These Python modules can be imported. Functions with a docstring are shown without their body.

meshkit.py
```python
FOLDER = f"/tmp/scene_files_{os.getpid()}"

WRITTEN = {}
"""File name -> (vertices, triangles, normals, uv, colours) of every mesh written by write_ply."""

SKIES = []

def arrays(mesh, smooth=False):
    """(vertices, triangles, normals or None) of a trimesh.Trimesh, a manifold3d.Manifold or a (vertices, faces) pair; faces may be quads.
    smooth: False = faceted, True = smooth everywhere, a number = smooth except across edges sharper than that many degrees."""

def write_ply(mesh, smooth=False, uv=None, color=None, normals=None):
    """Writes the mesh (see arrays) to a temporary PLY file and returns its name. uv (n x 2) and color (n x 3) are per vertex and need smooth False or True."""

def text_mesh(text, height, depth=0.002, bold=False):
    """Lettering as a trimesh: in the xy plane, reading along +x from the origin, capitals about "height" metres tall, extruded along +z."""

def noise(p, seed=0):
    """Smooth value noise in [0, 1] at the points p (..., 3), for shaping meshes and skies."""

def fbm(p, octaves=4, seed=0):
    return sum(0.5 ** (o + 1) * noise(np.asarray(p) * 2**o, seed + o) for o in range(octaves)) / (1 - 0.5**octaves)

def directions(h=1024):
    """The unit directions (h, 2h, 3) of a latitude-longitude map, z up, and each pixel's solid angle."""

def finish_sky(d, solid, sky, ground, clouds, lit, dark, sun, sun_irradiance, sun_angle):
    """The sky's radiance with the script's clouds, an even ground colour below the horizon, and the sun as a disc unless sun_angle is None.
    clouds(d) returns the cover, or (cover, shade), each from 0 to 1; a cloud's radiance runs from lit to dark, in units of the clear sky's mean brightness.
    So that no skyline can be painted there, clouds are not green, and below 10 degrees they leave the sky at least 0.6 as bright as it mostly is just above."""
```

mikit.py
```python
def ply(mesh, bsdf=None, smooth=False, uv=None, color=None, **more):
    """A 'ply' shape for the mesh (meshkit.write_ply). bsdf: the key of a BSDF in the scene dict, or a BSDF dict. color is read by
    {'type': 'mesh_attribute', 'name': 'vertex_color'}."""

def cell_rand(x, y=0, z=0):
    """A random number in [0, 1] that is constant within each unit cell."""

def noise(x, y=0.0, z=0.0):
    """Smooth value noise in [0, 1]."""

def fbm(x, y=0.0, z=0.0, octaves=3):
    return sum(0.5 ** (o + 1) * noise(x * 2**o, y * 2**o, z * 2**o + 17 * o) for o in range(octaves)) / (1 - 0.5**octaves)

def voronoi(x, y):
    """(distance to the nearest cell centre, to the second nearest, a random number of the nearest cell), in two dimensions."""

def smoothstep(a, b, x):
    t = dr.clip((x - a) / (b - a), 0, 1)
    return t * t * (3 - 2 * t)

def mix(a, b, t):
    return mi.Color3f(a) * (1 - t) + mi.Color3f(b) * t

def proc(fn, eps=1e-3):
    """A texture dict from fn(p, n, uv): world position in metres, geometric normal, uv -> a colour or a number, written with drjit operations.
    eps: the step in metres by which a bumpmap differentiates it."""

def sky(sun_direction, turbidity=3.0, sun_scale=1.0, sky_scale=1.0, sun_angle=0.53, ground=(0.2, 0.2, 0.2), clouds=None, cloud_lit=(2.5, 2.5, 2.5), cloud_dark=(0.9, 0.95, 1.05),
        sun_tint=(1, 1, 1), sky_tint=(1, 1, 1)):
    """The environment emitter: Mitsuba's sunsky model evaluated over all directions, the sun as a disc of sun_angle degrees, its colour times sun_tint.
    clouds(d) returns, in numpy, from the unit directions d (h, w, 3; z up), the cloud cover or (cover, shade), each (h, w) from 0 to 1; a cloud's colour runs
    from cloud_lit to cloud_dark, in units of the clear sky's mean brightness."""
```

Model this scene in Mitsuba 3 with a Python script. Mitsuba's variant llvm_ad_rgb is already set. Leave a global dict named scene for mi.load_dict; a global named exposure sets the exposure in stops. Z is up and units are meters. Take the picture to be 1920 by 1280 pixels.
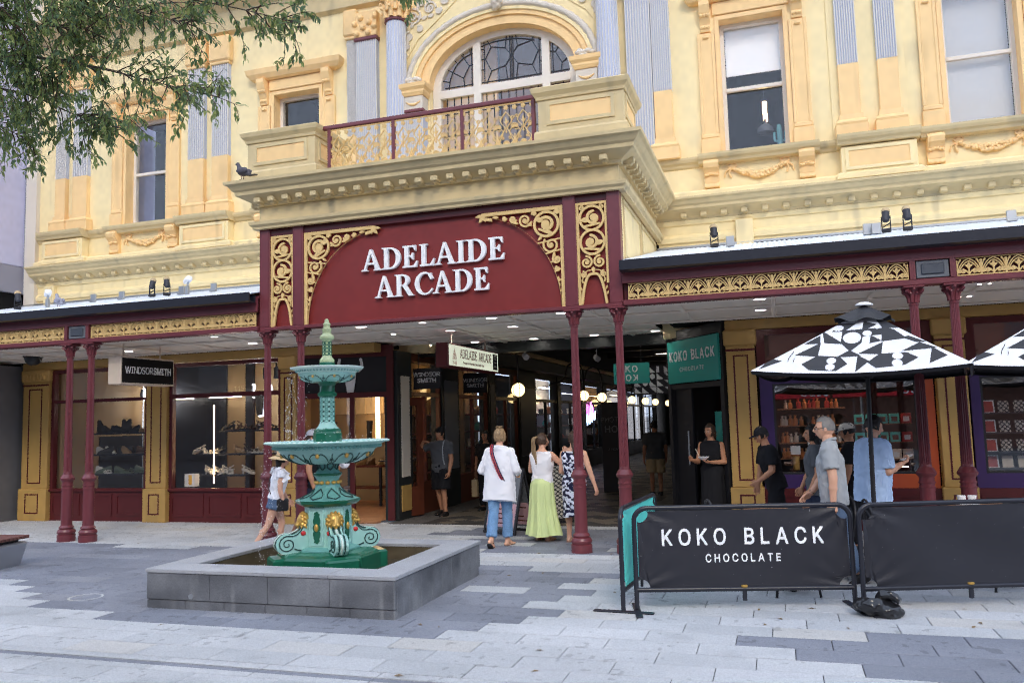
import math, random
import numpy as np, trimesh, drjit as dr, mitsuba as mi, manifold3d as m3
import mikit, meshkit
from mikit import proc, noise, fbm, smoothstep, mix, cell_rand
from shapely.geometry import Polygon, LineString, Point, box as sbox, MultiPolygon
from shapely.ops import unary_union
from shapely import affinity

T = mi.ScalarTransform4f
scene, labels = {}, {}
S = 1.07                      # one drawing unit is 1.07 m

# ---------------------------------------------------------------- camera, sky, exposure
YAW, PITCH, ROLL = np.radians([17.74, 5.45, 1.597])
EYE = np.array([0, 0, 1.7])
_f = np.array([-np.sin(YAW) * np.cos(PITCH), np.cos(YAW) * np.cos(PITCH), np.sin(PITCH)])
_r = np.array([np.cos(YAW), np.sin(YAW), 0.0])
_d = np.cross(_f, _r)
_up = -(-np.sin(ROLL) * _r + np.cos(ROLL) * _d)
scene['camera'] = {'type': 'perspective', 'fov': 2 * math.degrees(math.atan(960 / 1548.2)), 'fov_axis': 'x',
                   'near_clip': 0.05, 'far_clip': 400.0,
                   'to_world': T().look_at(origin=(EYE * S).tolist(), target=((EYE + _f) * S).tolist(), up=_up.tolist())}
scene['sky'] = mikit.sky([0.30, -0.80, 0.62], turbidity=4, sun_scale=0.24, sun_angle=20, sun_tint=(0.90, 1.0, 1.18), clouds=lambda d: 1.0,
                         cloud_lit=(2.2, 2.6, 3.4))
exposure = 2.45

# ---------------------------------------------------------------- materials
def rgb(c):
    return {'type': 'rgb', 'value': [float(x) for x in c]}

def s2l(r, g, b):
    return tuple(((v / 255 + 0.055) / 1.055) ** 2.4 if v > 10 else v / 255 / 12.92 for v in (r, g, b))

def mat(name, color, rough=0.5, spec=0.4, metal=0.0, bump=None, **more):
    base = color if isinstance(color, dict) else rgb(color)
    b = {'type': 'principled', 'base_color': base, 'roughness': float(rough), 'specular': float(spec), 'metallic': float(metal), **more}
    if bump is not None:
        b = {'type': 'bumpmap', 'arbitrary': bump[0], 'scale': float(bump[1]), 'bsdf': b}
    scene['mat_' + name] = {'type': 'twosided', 'bsdf': b}
    return 'mat_' + name

def weathered(col, amp=0.08, dirt=0.15, dirt_col=(0.25, 0.22, 0.17)):
    def fn(p, n, uv):
        k = fbm(p.x * 1.7, p.y * 1.7, p.z * 1.1, 3)
        st = noise(p.x * 9.0, p.y * 9.0, p.z * 0.8) * noise(p.x * 2.3 + 7, p.y * 2.3, p.z * 1.9)
        c = mi.Color3f(col) * (1.0 - amp + 2.0 * amp * k) * (0.955 + 0.09 * noise(p.x * 11, p.y * 11, p.z * 8))
        return mix(c, dirt_col, dirt * smoothstep(0.28, 0.75, st))
    return proc(fn)

CREAM, ACCENT, TRIM = (0.82, 0.675, 0.375), (0.83, 0.57, 0.27), (0.60, 0.48, 0.265)
mat('cream', weathered(CREAM, 0.08, 0.36), 0.6)
mat('accent', weathered(ACCENT, 0.07, 0.32, (0.4, 0.27, 0.12)), 0.55)
mat('trim', weathered(TRIM, 0.12, 0.62, (0.28, 0.25, 0.17)), 0.6)
mat('ochre', weathered((0.44, 0.27, 0.085), 0.06, 0.2, (0.2, 0.14, 0.07)), 0.45)
mat('stone_trim', (0.62, 0.56, 0.47), 0.6)
mat('white_paint', (0.70, 0.64, 0.56), 0.4)
mat('blue', s2l(178, 184, 202), 0.55)
mat('flute', s2l(206, 202, 196), 0.55)
mat('maroon', weathered((0.150, 0.034, 0.042), 0.12, 0.06, (0.3, 0.12, 0.12)), 0.32, 0.5)
mat('maroon_board', weathered((0.195, 0.023, 0.021), 0.10, 0.04, (0.3, 0.1, 0.1)), 0.42, 0.4)
mat('maroon_dark', (0.075, 0.012, 0.015), 0.35)
mat('lace', (0.70, 0.49, 0.205), 0.5)
mat('gutter', (0.018, 0.019, 0.027), 0.3)
mat('roof_iron', weathered((0.62, 0.68, 0.75), 0.05, 0.12, (0.35, 0.36, 0.36)), 0.45)
mat('soffit', (0.80, 0.73, 0.64), 0.6)
mat('black', (0.018, 0.018, 0.022), 0.45)
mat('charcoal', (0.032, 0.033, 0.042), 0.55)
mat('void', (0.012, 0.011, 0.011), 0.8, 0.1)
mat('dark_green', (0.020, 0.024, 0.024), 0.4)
mat('white', (0.82, 0.82, 0.82), 0.5)
mat('grey_metal', (0.45, 0.46, 0.47), 0.38, 0.5, 0.85)
mat('grey_paint', (0.14, 0.15, 0.17), 0.5)
mat('slate', (0.06, 0.07, 0.09), 0.45)
mat('teal', s2l(52, 160, 148), 0.5)
mat('tan', (0.50, 0.37, 0.21), 0.6)
mat('wood', proc(lambda p, n, uv: mix((0.30, 0.13, 0.06), (0.42, 0.20, 0.10), noise(p.x * 4, p.y * 40, p.z * 40))), 0.5)
mat('gold', (0.60, 0.36, 0.09), 0.38, 0.5, 0.55)
mat('glass_dark', (0.02, 0.022, 0.025), 0.03, 0.5)
scene['mat_glass'] = {'type': 'thindielectric', 'int_ior': 1.5}
scene['mat_glass_film'] = {'type': 'thindielectric', 'int_ior': 2.1}
scene['mat_glass_strong'] = {'type': 'thindielectric', 'int_ior': 1.5}

# ---------------------------------------------------------------- writing entries
_count = {}
def K(name, parent=None):
    base = (parent + '__' if parent else '') + name
    n = _count.get(base, 0)
    _count[base] = n + 1
    return base if n == 0 else f'{base}_{n:03d}'

def mesh_of(m):
    if isinstance(m, (list, tuple)) and not (len(m) == 2 and isinstance(m[0], np.ndarray)):
        return trimesh.util.concatenate([mesh_of(x) for x in m])
    if hasattr(m, 'to_mesh'):
        q = m.to_mesh()
        return trimesh.Trimesh(np.array(q.vert_properties[:, :3], float), np.array(q.tri_verts), process=False)
    if isinstance(m, tuple):
        v, f = m
        f = np.asarray(f)
        if f.shape[1] == 4:
            f = np.vstack([f[:, [0, 1, 2]], f[:, [0, 2, 3]]])
        return trimesh.Trimesh(v, f, process=False)
    return m

def plyd(m, bsdf, smooth=False, **more):
    """A reusable shape dict (scaled to metres)."""
    m = mesh_of(m)
    m = trimesh.Trimesh(np.asarray(m.vertices) * S, m.faces, process=False)
    return mikit.ply(m, bsdf if isinstance(bsdf, dict) else 'mat_' + bsdf, smooth=smooth, **more)

def at(x=0, y=0, z=0, rz=0, sc=1.0, sx=None, rx=0, ry=0):
    t = T().translate([x * S, y * S, z * S])
    if rz: t = t.rotate([0, 0, 1], rz)
    if ry: t = t.rotate([0, 1, 0], ry)
    if rx: t = t.rotate([1, 0, 0], rx)
    if sx is not None: t = t.scale(list(sx))
    elif sc != 1.0: t = t.scale([sc] * 3)
    return t

def put(name, d, parent=None, tw=None):
    k = K(name, parent)
    scene[k] = d if tw is None else {**d, 'to_world': tw}
    return k

def obj(name, m, bsdf, parent=None, smooth=False, tw=None, **more):
    return put(name, plyd(m, bsdf, smooth, **more), parent, tw)

def tag(k, label=None, cat=None, group=None, kind=None):
    d = {}
    if label: d['label'] = label
    if cat: d['category'] = cat
    if group: d['group'] = group
    if kind: d['kind'] = kind
    labels[k] = d
    return k

def thing(name, label, cat, group=None):
    return tag(K(name), label, cat, group, 'thing')

def emit(m, radiance, name, parent=None, tw=None, bsdf='white'):
    d = plyd(m, bsdf)
    d['emitter'] = {'type': 'area', 'radiance': rgb(radiance)}
    return put(name, d, parent, tw)

# ---------------------------------------------------------------- mesh helpers
def box(x0, x1, y0, y1, z0, z1, b=0.0):
    if b <= 0:
        m = trimesh.creation.box((x1 - x0, y1 - y0, z1 - z0))
        m.apply_translation(((x0 + x1) / 2, (y0 + y1) / 2, (z0 + z1) / 2))
        return m
    b = min(b, (x1 - x0) / 2.01, (y1 - y0) / 2.01, (z1 - z0) / 2.01)
    pts = []
    for i, (xa, xi) in enumerate(((x0, x0 + b), (x1, x1 - b))):
        for ya, yi in ((y0, y0 + b), (y1, y1 - b)):
            for za, zi in ((z0, z0 + b), (z1, z1 - b)):
                pts += [(xa, yi, zi), (xi, ya, zi), (xi, yi, za)]
    return mesh_of(m3.Manifold.hull_points(np.array(pts, np.float32)))

def tf(m, M=None, t=None, rz=0, rx=0, ry=0, s=None):
    m = mesh_of(m).copy()
    if s is not None:
        m.apply_transform(np.diag(list(np.broadcast_to(s, 3)) + [1.0]))
    for a, ax in ((rx, (1, 0, 0)), (ry, (0, 1, 0)), (rz, (0, 0, 1))):
        if a: m.apply_transform(trimesh.transformations.rotation_matrix(math.radians(a), ax))
    if M is not None: m.apply_transform(M)
    if t is not None: m.apply_translation(t)
    return m

def lathe(prof, n=24, flute=None, square=False, c=(0, 0, 0)):
    """prof: list of (r, z) from bottom to top; flute = (count, depth, z0, z1)"""
    prof = np.array(prof, float)
    a = np.arange(n) * 2 * np.pi / n + (np.pi / n if n <= 8 else 0)
    R = np.repeat(prof[:, :1], n, 1)
    if flute:
        for i, (r, z) in enumerate(prof):
            if flute[2] <= z <= flute[3]:
                R[i] *= 1 - flute[1] * (0.5 + 0.5 * np.cos(a * flute[0])) ** 1.5
    v = np.stack([R * np.cos(a), R * np.sin(a), np.repeat(prof[:, 1:], n, 1)], -1).reshape(-1, 3)
    k = len(prof)
    i, j = np.meshgrid(np.arange(k - 1), np.arange(n), indexing='ij')
    j2 = (j + 1) % n
    q = np.stack([i * n + j, i * n + j2, (i + 1) * n + j2, (i + 1) * n + j], -1).reshape(-1, 4)
    f = np.vstack([q[:, [0, 1, 2]], q[:, [0, 2, 3]]])
    v = np.vstack([v, [[0, 0, prof[0, 1]], [0, 0, prof[-1, 1]]]])
    jj = np.arange(n)
    f = np.vstack([f, np.stack([jj * 0 + k * n, (jj + 1) % n, jj], 1), np.stack([jj * 0 + k * n + 1, (k - 1) * n + jj, (k - 1) * n + (jj + 1) % n], 1)])
    return trimesh.Trimesh(v + np.array(c), f, process=False)

def tube(pts, r, n=8, caps=True):
    p = np.asarray(pts, float)
    r = np.broadcast_to(np.asarray(r, float), (len(p),))
    t = np.gradient(p, axis=0)
    t /= np.linalg.norm(t, axis=1, keepdims=True) + 1e-12
    a = np.cross(t[0], [0, 0, 1.0] if abs(t[0, 2]) < 0.9 else [1.0, 0, 0])
    A = []
    for i in range(len(p)):
        a = a - t[i] * (a @ t[i])
        a = a / (np.linalg.norm(a) + 1e-12)
        A.append(a)
    A = np.array(A)
    B = np.cross(t, A)
    ang = np.arange(n) * 2 * np.pi / n
    v = (p[:, None] + r[:, None, None] * (np.cos(ang)[None, :, None] * A[:, None] + np.sin(ang)[None, :, None] * B[:, None])).reshape(-1, 3)
    i, j = np.meshgrid(np.arange(len(p) - 1), np.arange(n), indexing='ij')
    j2 = (j + 1) % n
    q = np.stack([i * n + j, i * n + j2, (i + 1) * n + j2, (i + 1) * n + j], -1).reshape(-1, 4)
    f = np.vstack([q[:, [0, 1, 2]], q[:, [0, 2, 3]]])
    if caps:
        k = len(v)
        v = np.vstack([v, p[:1], p[-1:]])
        jj = np.arange(n)
        f = np.vstack([f, np.stack([jj * 0 + k, (jj + 1) % n, jj], 1), np.stack([jj * 0 + k + 1, k - n + jj, k - n + (jj + 1) % n], 1)])
    return trimesh.Trimesh(v, f, process=False)

def curve(pts, n=24):
    """Catmull-Rom through pts"""
    p = np.asarray(pts, float)
    p = np.vstack([2 * p[0] - p[1], p, 2 * p[-1] - p[-2]])
    out = []
    k = len(p) - 3
    for u in np.linspace(0, k - 1e-9, n):
        i = int(u); t = u - i
        a, b, c, d = p[i:i + 4]
        out.append(0.5 * ((2 * b) + (c - a) * t + (2 * a - 5 * b + 4 * c - d) * t * t + (3 * b - a - 3 * c + d) * t ** 3))
    return np.array(out)

def ext(poly, depth):
    """shapely polygon (x, z) -> mesh standing in the xz plane, front face at y=0 and going back to y=depth"""
    gs = [g for g in getattr(poly, 'geoms', [poly]) if g.area > 1e-7]
    ms = [trimesh.creation.extrude_polygon(g, depth, engine='earcut') for g in gs]
    m = trimesh.util.concatenate(ms)
    v = m.vertices
    m.vertices = np.stack([v[:, 0], depth - v[:, 2], v[:, 1]], 1)
    m.faces = m.faces if np.linalg.det([[1, 0, 0], [0, 0, -1], [0, 1, 0]]) > 0 else m.faces[:, ::-1]
    return m

def sweep(path, prof, closed=False):
    """path: (x,y) points; prof: closed polygon of (out, z), out along the path's right-hand normal; mitred"""
    P = np.array(path, float)
    n = len(P)
    prof = np.array(prof, float)
    rows = []
    for i in range(n):
        def nrm(a, b):
            d = P[b] - P[a]; d /= np.linalg.norm(d)
            return np.array([d[1], -d[0]])
        if closed or 0 < i < n - 1:
            n1, n2 = nrm((i - 1) % n, i), nrm(i, (i + 1) % n)
            m = (n1 + n2) / (1 + n1 @ n2)
        else:
            m = nrm(0, 1) if i == 0 else nrm(n - 2, n - 1)
        rows.append(np.column_stack([P[i] + prof[:, :1] * m, prof[:, 1]]))
    v = np.vstack(rows)
    k = len(prof)
    f = []
    for i in range(n if closed else n - 1):
        a, b = i * k, ((i + 1) % n) * k
        for j in range(k):
            j2 = (j + 1) % k
            f += [(a + j, b + j, b + j2), (a + j, b + j2, a + j2)]
    if not closed:
        tri = trimesh.creation.triangulate_polygon(Polygon(prof), engine='earcut')
        ft = np.asarray(tri[1])
        tv = np.asarray(tri[0])
        idx = [int(np.argmin(((prof - q) ** 2).sum(1))) for q in tv]
        ft = np.array(idx)[ft]
        f += [tuple(t) for t in ft] + [tuple(t[::-1] + (n - 1) * k) for t in ft]
    m = trimesh.Trimesh(v, np.array(f), process=False)
    trimesh.repair.fix_normals(m)
    return m

def prism_x(prof, x0, x1):
    """prof: (y, z) polygon extruded along x"""
    m = trimesh.creation.extrude_polygon(Polygon(prof), x1 - x0, engine='earcut')
    v = m.vertices
    m.vertices = np.stack([v[:, 2] + x0, v[:, 0], v[:, 1]], 1)
    return m

# 2-d ornament strokes
def arc(cx, cz, r, a0, a1, n=20, rz=None):
    a = np.radians(np.linspace(a0, a1, n))
    return np.stack([cx + r * np.cos(a), cz + (rz or r) * np.sin(a)], 1)

def spiral(cx, cz, r0, a0, turns, r1=0.15, n=None):
    n = n or max(10, int(14 * abs(turns)))
    u = np.linspace(0, 1, n)
    a = np.radians(a0) + u * turns * 2 * np.pi
    r = r0 * (1 - u * (1 - r1))
    return np.stack([cx + r * np.cos(a), cz + r * np.sin(a)], 1)

def stroke(pts, w):
    return LineString(np.asarray(pts)).buffer(w / 2, quad_segs=2)

def dot(x, z, r):
    return Point(x, z).buffer(r, quad_segs=3)

def flower(x, z, r, petals=5):
    return unary_union([dot(x + 0.62 * r * math.cos(2 * math.pi * i / petals), z + 0.62 * r * math.sin(2 * math.pi * i / petals), 0.38 * r) for i in range(petals)] + [dot(x, z, 0.3 * r)])

def leafp(x, z, L, W, ang):
    a = np.linspace(0, 1, 7)
    w = W * np.sin(np.pi * a ** 0.8) / 2
    p = np.vstack([np.stack([a * L, w], 1), np.stack([a[::-1] * L, -w[::-1]], 1)])
    return affinity.translate(affinity.rotate(Polygon(p).buffer(0), ang, origin=(0, 0)), x, z)

def mirror(g):
    return affinity.scale(g, -1, 1, origin=(0, 0))

def text(s, h, depth=0.004, bold=False, spacing=None, sx=1.0, center=True):
    """lettering standing in the xz plane, reading along +x, its face towards -y"""
    if spacing is None:
        m = meshkit.text_mesh(s, h, depth, bold)
    else:
        x, ms = 0.0, []
        for ch in s:
            if ch == ' ':
                x += h * 0.45 + spacing
                continue
            q = meshkit.text_mesh(ch, h, depth, bold)
            q.apply_translation((x - q.bounds[0, 0], 0, 0))
            x = q.bounds[1, 0] + spacing
            ms.append(q)
        m = trimesh.util.concatenate(ms)
    v = m.vertices.copy()
    v[:, 0] *= sx
    if center:
        v[:, 0] -= (v[:, 0].min() + v[:, 0].max()) / 2
    m.vertices = np.stack([v[:, 0], -v[:, 2], v[:, 1]], 1)
    return m

def lumpy(m, amp, freq, seed=0):
    m = mesh_of(m).copy()
    n = m.vertex_normals
    k = meshkit.noise(np.asarray(m.vertices) * freq, seed) - 0.5
    m.vertices = np.asarray(m.vertices) + n * (k * 2 * amp)[:, None]
    return m

def ball(c, r, s=(1, 1, 1), sub=2):
    m = trimesh.creation.icosphere(sub, 1.0)
    m.vertices = m.vertices * np.array(s) * r + np.array(c)
    return m
# ================================================================ THE SETTING: pavement of granite slabs
ROW, LEN = 0.295, 0.68
def _paver_rand(p, seed):
    r = dr.floor(p.y / S / ROW)
    sh = r * 0.382
    sh = (sh - dr.floor(sh)) * LEN
    return cell_rand(dr.floor((p.x / S - sh) / LEN), r, seed)
def granite(c0, c1, warm):
    def fn(p, n, uv):
        k = _paver_rand(p, 3)
        sp = noise(p.x * 210, p.y * 210, p.z * 60) * 0.6 + noise(p.x * 90 + 3, p.y * 90) * 0.4
        big = fbm(p.x * 0.8, p.y * 1.3, 0.0, 4)
        c = mix(c0, c1, k * 0.7 + 0.3 * big)
        c = mix(c, warm, 0.6 * smoothstep(0.82, 0.95, _paver_rand(p, 5)))
        spot = smoothstep(0.80, 0.84, noise(p.x * 17, p.y * 17)) * smoothstep(0.45, 0.6, noise(p.x * 3, p.y * 3)) + 0.5 * smoothstep(0.62, 0.85, fbm(p.x * 2.2 + 5, p.y * 3.1, 0.0, 3))
        return c * (0.80 + 0.40 * sp) * (0.86 + 0.28 * big) * (1.0 - 0.25 * spot)
    return proc(fn)
mat('paver_light', granite((0.34, 0.35, 0.36), (0.44, 0.445, 0.455), (0.42, 0.40, 0.37)), 0.6, 0.3)
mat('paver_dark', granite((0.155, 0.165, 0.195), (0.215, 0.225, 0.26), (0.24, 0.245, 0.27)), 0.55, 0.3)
mat('bed', (0.10, 0.10, 0.105), 0.9, 0.1)

pave = tag('pavement', 'grey granite slab pavement with darker zigzag bands', None, None, 'structure')
scene['pavement'] = plyd(box(-70, 70, -60, 80, -0.6, -0.012), 'bed')

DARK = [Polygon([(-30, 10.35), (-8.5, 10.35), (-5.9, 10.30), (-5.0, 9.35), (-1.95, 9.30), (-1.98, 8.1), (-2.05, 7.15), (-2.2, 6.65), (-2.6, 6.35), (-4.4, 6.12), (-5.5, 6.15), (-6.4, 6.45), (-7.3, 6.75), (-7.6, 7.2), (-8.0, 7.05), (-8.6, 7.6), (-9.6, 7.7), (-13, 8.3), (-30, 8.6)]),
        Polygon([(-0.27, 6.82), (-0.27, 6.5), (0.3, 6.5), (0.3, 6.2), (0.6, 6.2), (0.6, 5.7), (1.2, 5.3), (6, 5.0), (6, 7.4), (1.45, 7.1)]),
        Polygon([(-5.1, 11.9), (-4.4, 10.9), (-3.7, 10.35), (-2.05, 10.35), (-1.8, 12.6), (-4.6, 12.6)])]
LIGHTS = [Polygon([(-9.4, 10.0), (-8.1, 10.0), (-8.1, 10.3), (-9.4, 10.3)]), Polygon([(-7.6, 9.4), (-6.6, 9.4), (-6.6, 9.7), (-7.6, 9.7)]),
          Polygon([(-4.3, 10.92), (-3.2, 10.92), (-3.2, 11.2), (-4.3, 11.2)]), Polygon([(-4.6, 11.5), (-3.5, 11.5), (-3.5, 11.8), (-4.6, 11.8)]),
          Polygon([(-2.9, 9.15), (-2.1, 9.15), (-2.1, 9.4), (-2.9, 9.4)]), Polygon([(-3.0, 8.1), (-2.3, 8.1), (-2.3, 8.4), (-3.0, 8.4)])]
def paver_mesh(x0, x1, y0, y1, dz):
    g, c = 0.0035, 0.006
    x0, x1, y0, y1 = x0 + g, x1 - g, y0 + g, y1 - g
    v = np.array([(x0, y0, -0.012), (x1, y0, -0.012), (x1, y1, -0.012), (x0, y1, -0.012),
                  (x0, y0, dz - c / 2), (x1, y0, dz - c / 2), (x1, y1, dz - c / 2), (x0, y1, dz - c / 2),
                  (x0 + c, y0 + c, dz), (x1 - c, y0 + c, dz), (x1 - c, y1 - c, dz), (x0 + c, y1 - c, dz)])
    f = [(8, 9, 10), (8, 10, 11)]
    for i in range(4):
        j = (i + 1) % 4
        f += [(i, j, 4 + j), (i, 4 + j, 4 + i), (4 + i, 4 + j, 8 + j), (4 + i, 8 + j, 8 + i)]
    return trimesh.Trimesh(v, np.array(f), process=False)

_rng = random.Random(5)
slabs = []
BAS = (-5.93, -3.24, 6.69, 8.87)
for r in range(12, 49):
    y0 = r * ROW
    if r == 17:      # the slot drain takes this row's place
        drain_row = r
        continue
    sh = (r * 0.382) % 1.0 * LEN
    for c in range(-48, 14):
        x0 = sh + c * LEN
        xc, yc = x0 + LEN / 2, y0 + ROW / 2
        if xc < -1.25 * yc - 2 or xc > 0.34 * yc + 2.2 or (yc > 12.9 and (xc < -6.6 or xc > -1.5)):
            continue
        if BAS[0] < x0 and x0 + LEN < BAS[1] and BAS[2] < y0 and y0 + ROW < BAS[3]:
            continue
        p = Point(xc, yc)
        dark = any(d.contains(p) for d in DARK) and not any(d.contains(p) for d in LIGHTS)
        slabs.append((yc * 0.95 - xc * 0.3, paver_mesh(x0, x0 + LEN, y0, y0 + ROW, _rng.uniform(-0.0012, 0.0012)), dark, xc, yc))
def _inview(s):
    return -1.02 * s[4] - 0.2 < s[3] < 0.33 * s[4] + 0.2 and s[4] > 4.55
slabs.sort(key=lambda s: (not _inview(s), s[0]))
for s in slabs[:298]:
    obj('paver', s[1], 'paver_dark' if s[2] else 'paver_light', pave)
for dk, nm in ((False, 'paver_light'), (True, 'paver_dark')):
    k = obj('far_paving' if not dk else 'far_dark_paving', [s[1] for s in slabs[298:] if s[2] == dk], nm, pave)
    labels[k] = {'kind': 'stuff'}
# drain row: two slim slabs either side of a steel slot
y0 = drain_row * ROW
for a, b, nm in ((y0, y0 + 0.105, 'paver_light'), (y0 + 0.185, y0 + ROW, 'paver_light'), (y0 + 0.112, y0 + 0.178, 'paver_dark')):
    for i in range(-13, 4):
        obj('drain_slab' if nm == 'paver_light' else 'drain_cover', paver_mesh(i * 0.9, i * 0.9 + 0.9, a, b, -0.001 if nm == 'paver_light' else -0.004), nm, pave)

k = thing('service_cover', 'round steel service cover set into the dark paving left of the pool', 'manhole cover')
obj('rim', lathe([(0.0, -0.004), (0.17, -0.004), (0.17, 0.002), (0.155, 0.002), (0.155, -0.001), (0.0, -0.001)], 32, c=(-6.95, 6.98, 0.001)), 'paver_light', k)
obj('lid', lathe([(0.0, 0.0), (0.145, 0.0), (0.145, 0.0015), (0.0, 0.0015)], 32, c=(-6.95, 6.98, 0.001)), 'paver_dark', k)
_lr = np.random.RandomState(4)
fl = []
for _ in range(46):
    y_ = _lr.uniform(5.2, 10.5); x_ = _lr.uniform(-0.95 * y_, 0.25 * y_)
    if -6.1 < x_ < -3.1 and 6.5 < y_ < 9.1: continue
    a_ = _lr.uniform(0, 6.28); L_f = _lr.uniform(0.02, 0.04)
    c_, s_ = math.cos(a_), math.sin(a_)
    q_ = np.array([(-1, 0, 0.004), (0, -0.35, 0.010), (1, 0, 0.005), (0, 0.35, 0.012)]) * [L_f, L_f, 1]
    fl.append(mesh_of((np.stack([x_ + q_[:, 0] * c_ - q_[:, 1] * s_, y_ + q_[:, 0] * s_ + q_[:, 1] * c_, q_[:, 2]], 1), np.array([[0, 1, 2, 3]]))))
mat('dry_leaf', (0.16, 0.10, 0.04), 0.8)
k = tag('fallen_leaves', 'small dry brown leaves scattered over the paving', None, None, 'stuff')
scene[k] = plyd(fl, 'dry_leaf')
# ================================================================ THE ARCADE BUILDING (upper storey)
YW = 14.0
bld = thing('arcade_building', 'pale yellow Victorian arcade facade with blue fluted pilasters and an arched stained glass window', 'building')
WINS = [(-0.105, 1.03, 6.10, 8.38), (3.29, 1.03, 6.10, 8.38), (-8.87, 1.03, 6.10, 8.38), (-12.55, 1.03, 6.10, 8.38)]
AX, AZ = -4.55, 8.02
def ell(a, b, n=40, z0=None):
    t = np.linspace(0, math.pi, n)
    return [(AX + a * math.cos(u), AZ + b * math.sin(u)) for u in t]
wall2d = sbox(-15.45, 3.0, 6.5, 13.5)
for xc, w, z0, z1 in WINS:
    wall2d = wall2d.difference(sbox(xc - w / 2 - 0.06, z0 - 0.05, xc + w / 2 + 0.06, z1 + 0.05))
archhole = Polygon(ell(1.44, 1.0) + [(AX - 1.44, 5.3), (AX + 1.44, 5.3)])
wall2d = wall2d.difference(archhole).difference(sbox(-6.1, 3.0, -1.8, 5.1))
obj('wall', tf(ext(wall2d, 0.35), t=(0, YW, 0)), 'cream', bld)
obj('upper_cornice', sweep([(-15.45, YW), (6.5, YW)], [(0, 9.85), (0.10, 9.9), (0.12, 10.3), (0.35, 10.45), (0.55, 10.55), (0.6, 10.7), (0, 10.75)]), 'trim', bld)
obj('quoin_strip', box(-15.75, -15.452, 13.9, 14.3, 3.0, 13.5), 'stone_trim', bld)
obj('upper_floor', box(-15.4, 6.4, 14.36, 19, 5.6, 5.75), 'tan', bld)
obj('inner_wall', box(-15.4, 6.4, 17.5, 17.7, 3.2, 12.0), 'void', bld)
obj('inner_ceiling', box(-15.4, 6.4, 14.36, 19, 9.6, 9.7), 'grey_paint', bld)
for xx in (-10.6, -6.6, -2.2, 1.6):
    obj('inner_wall', box(xx, xx + 0.1, 14.36, 17.5, 5.76, 9.6), 'grey_paint', bld)
obj('inner_wall', box(-6.1, -4.9, 14.80, 14.9, 5.76, 9.55), 'accent', bld)
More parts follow.
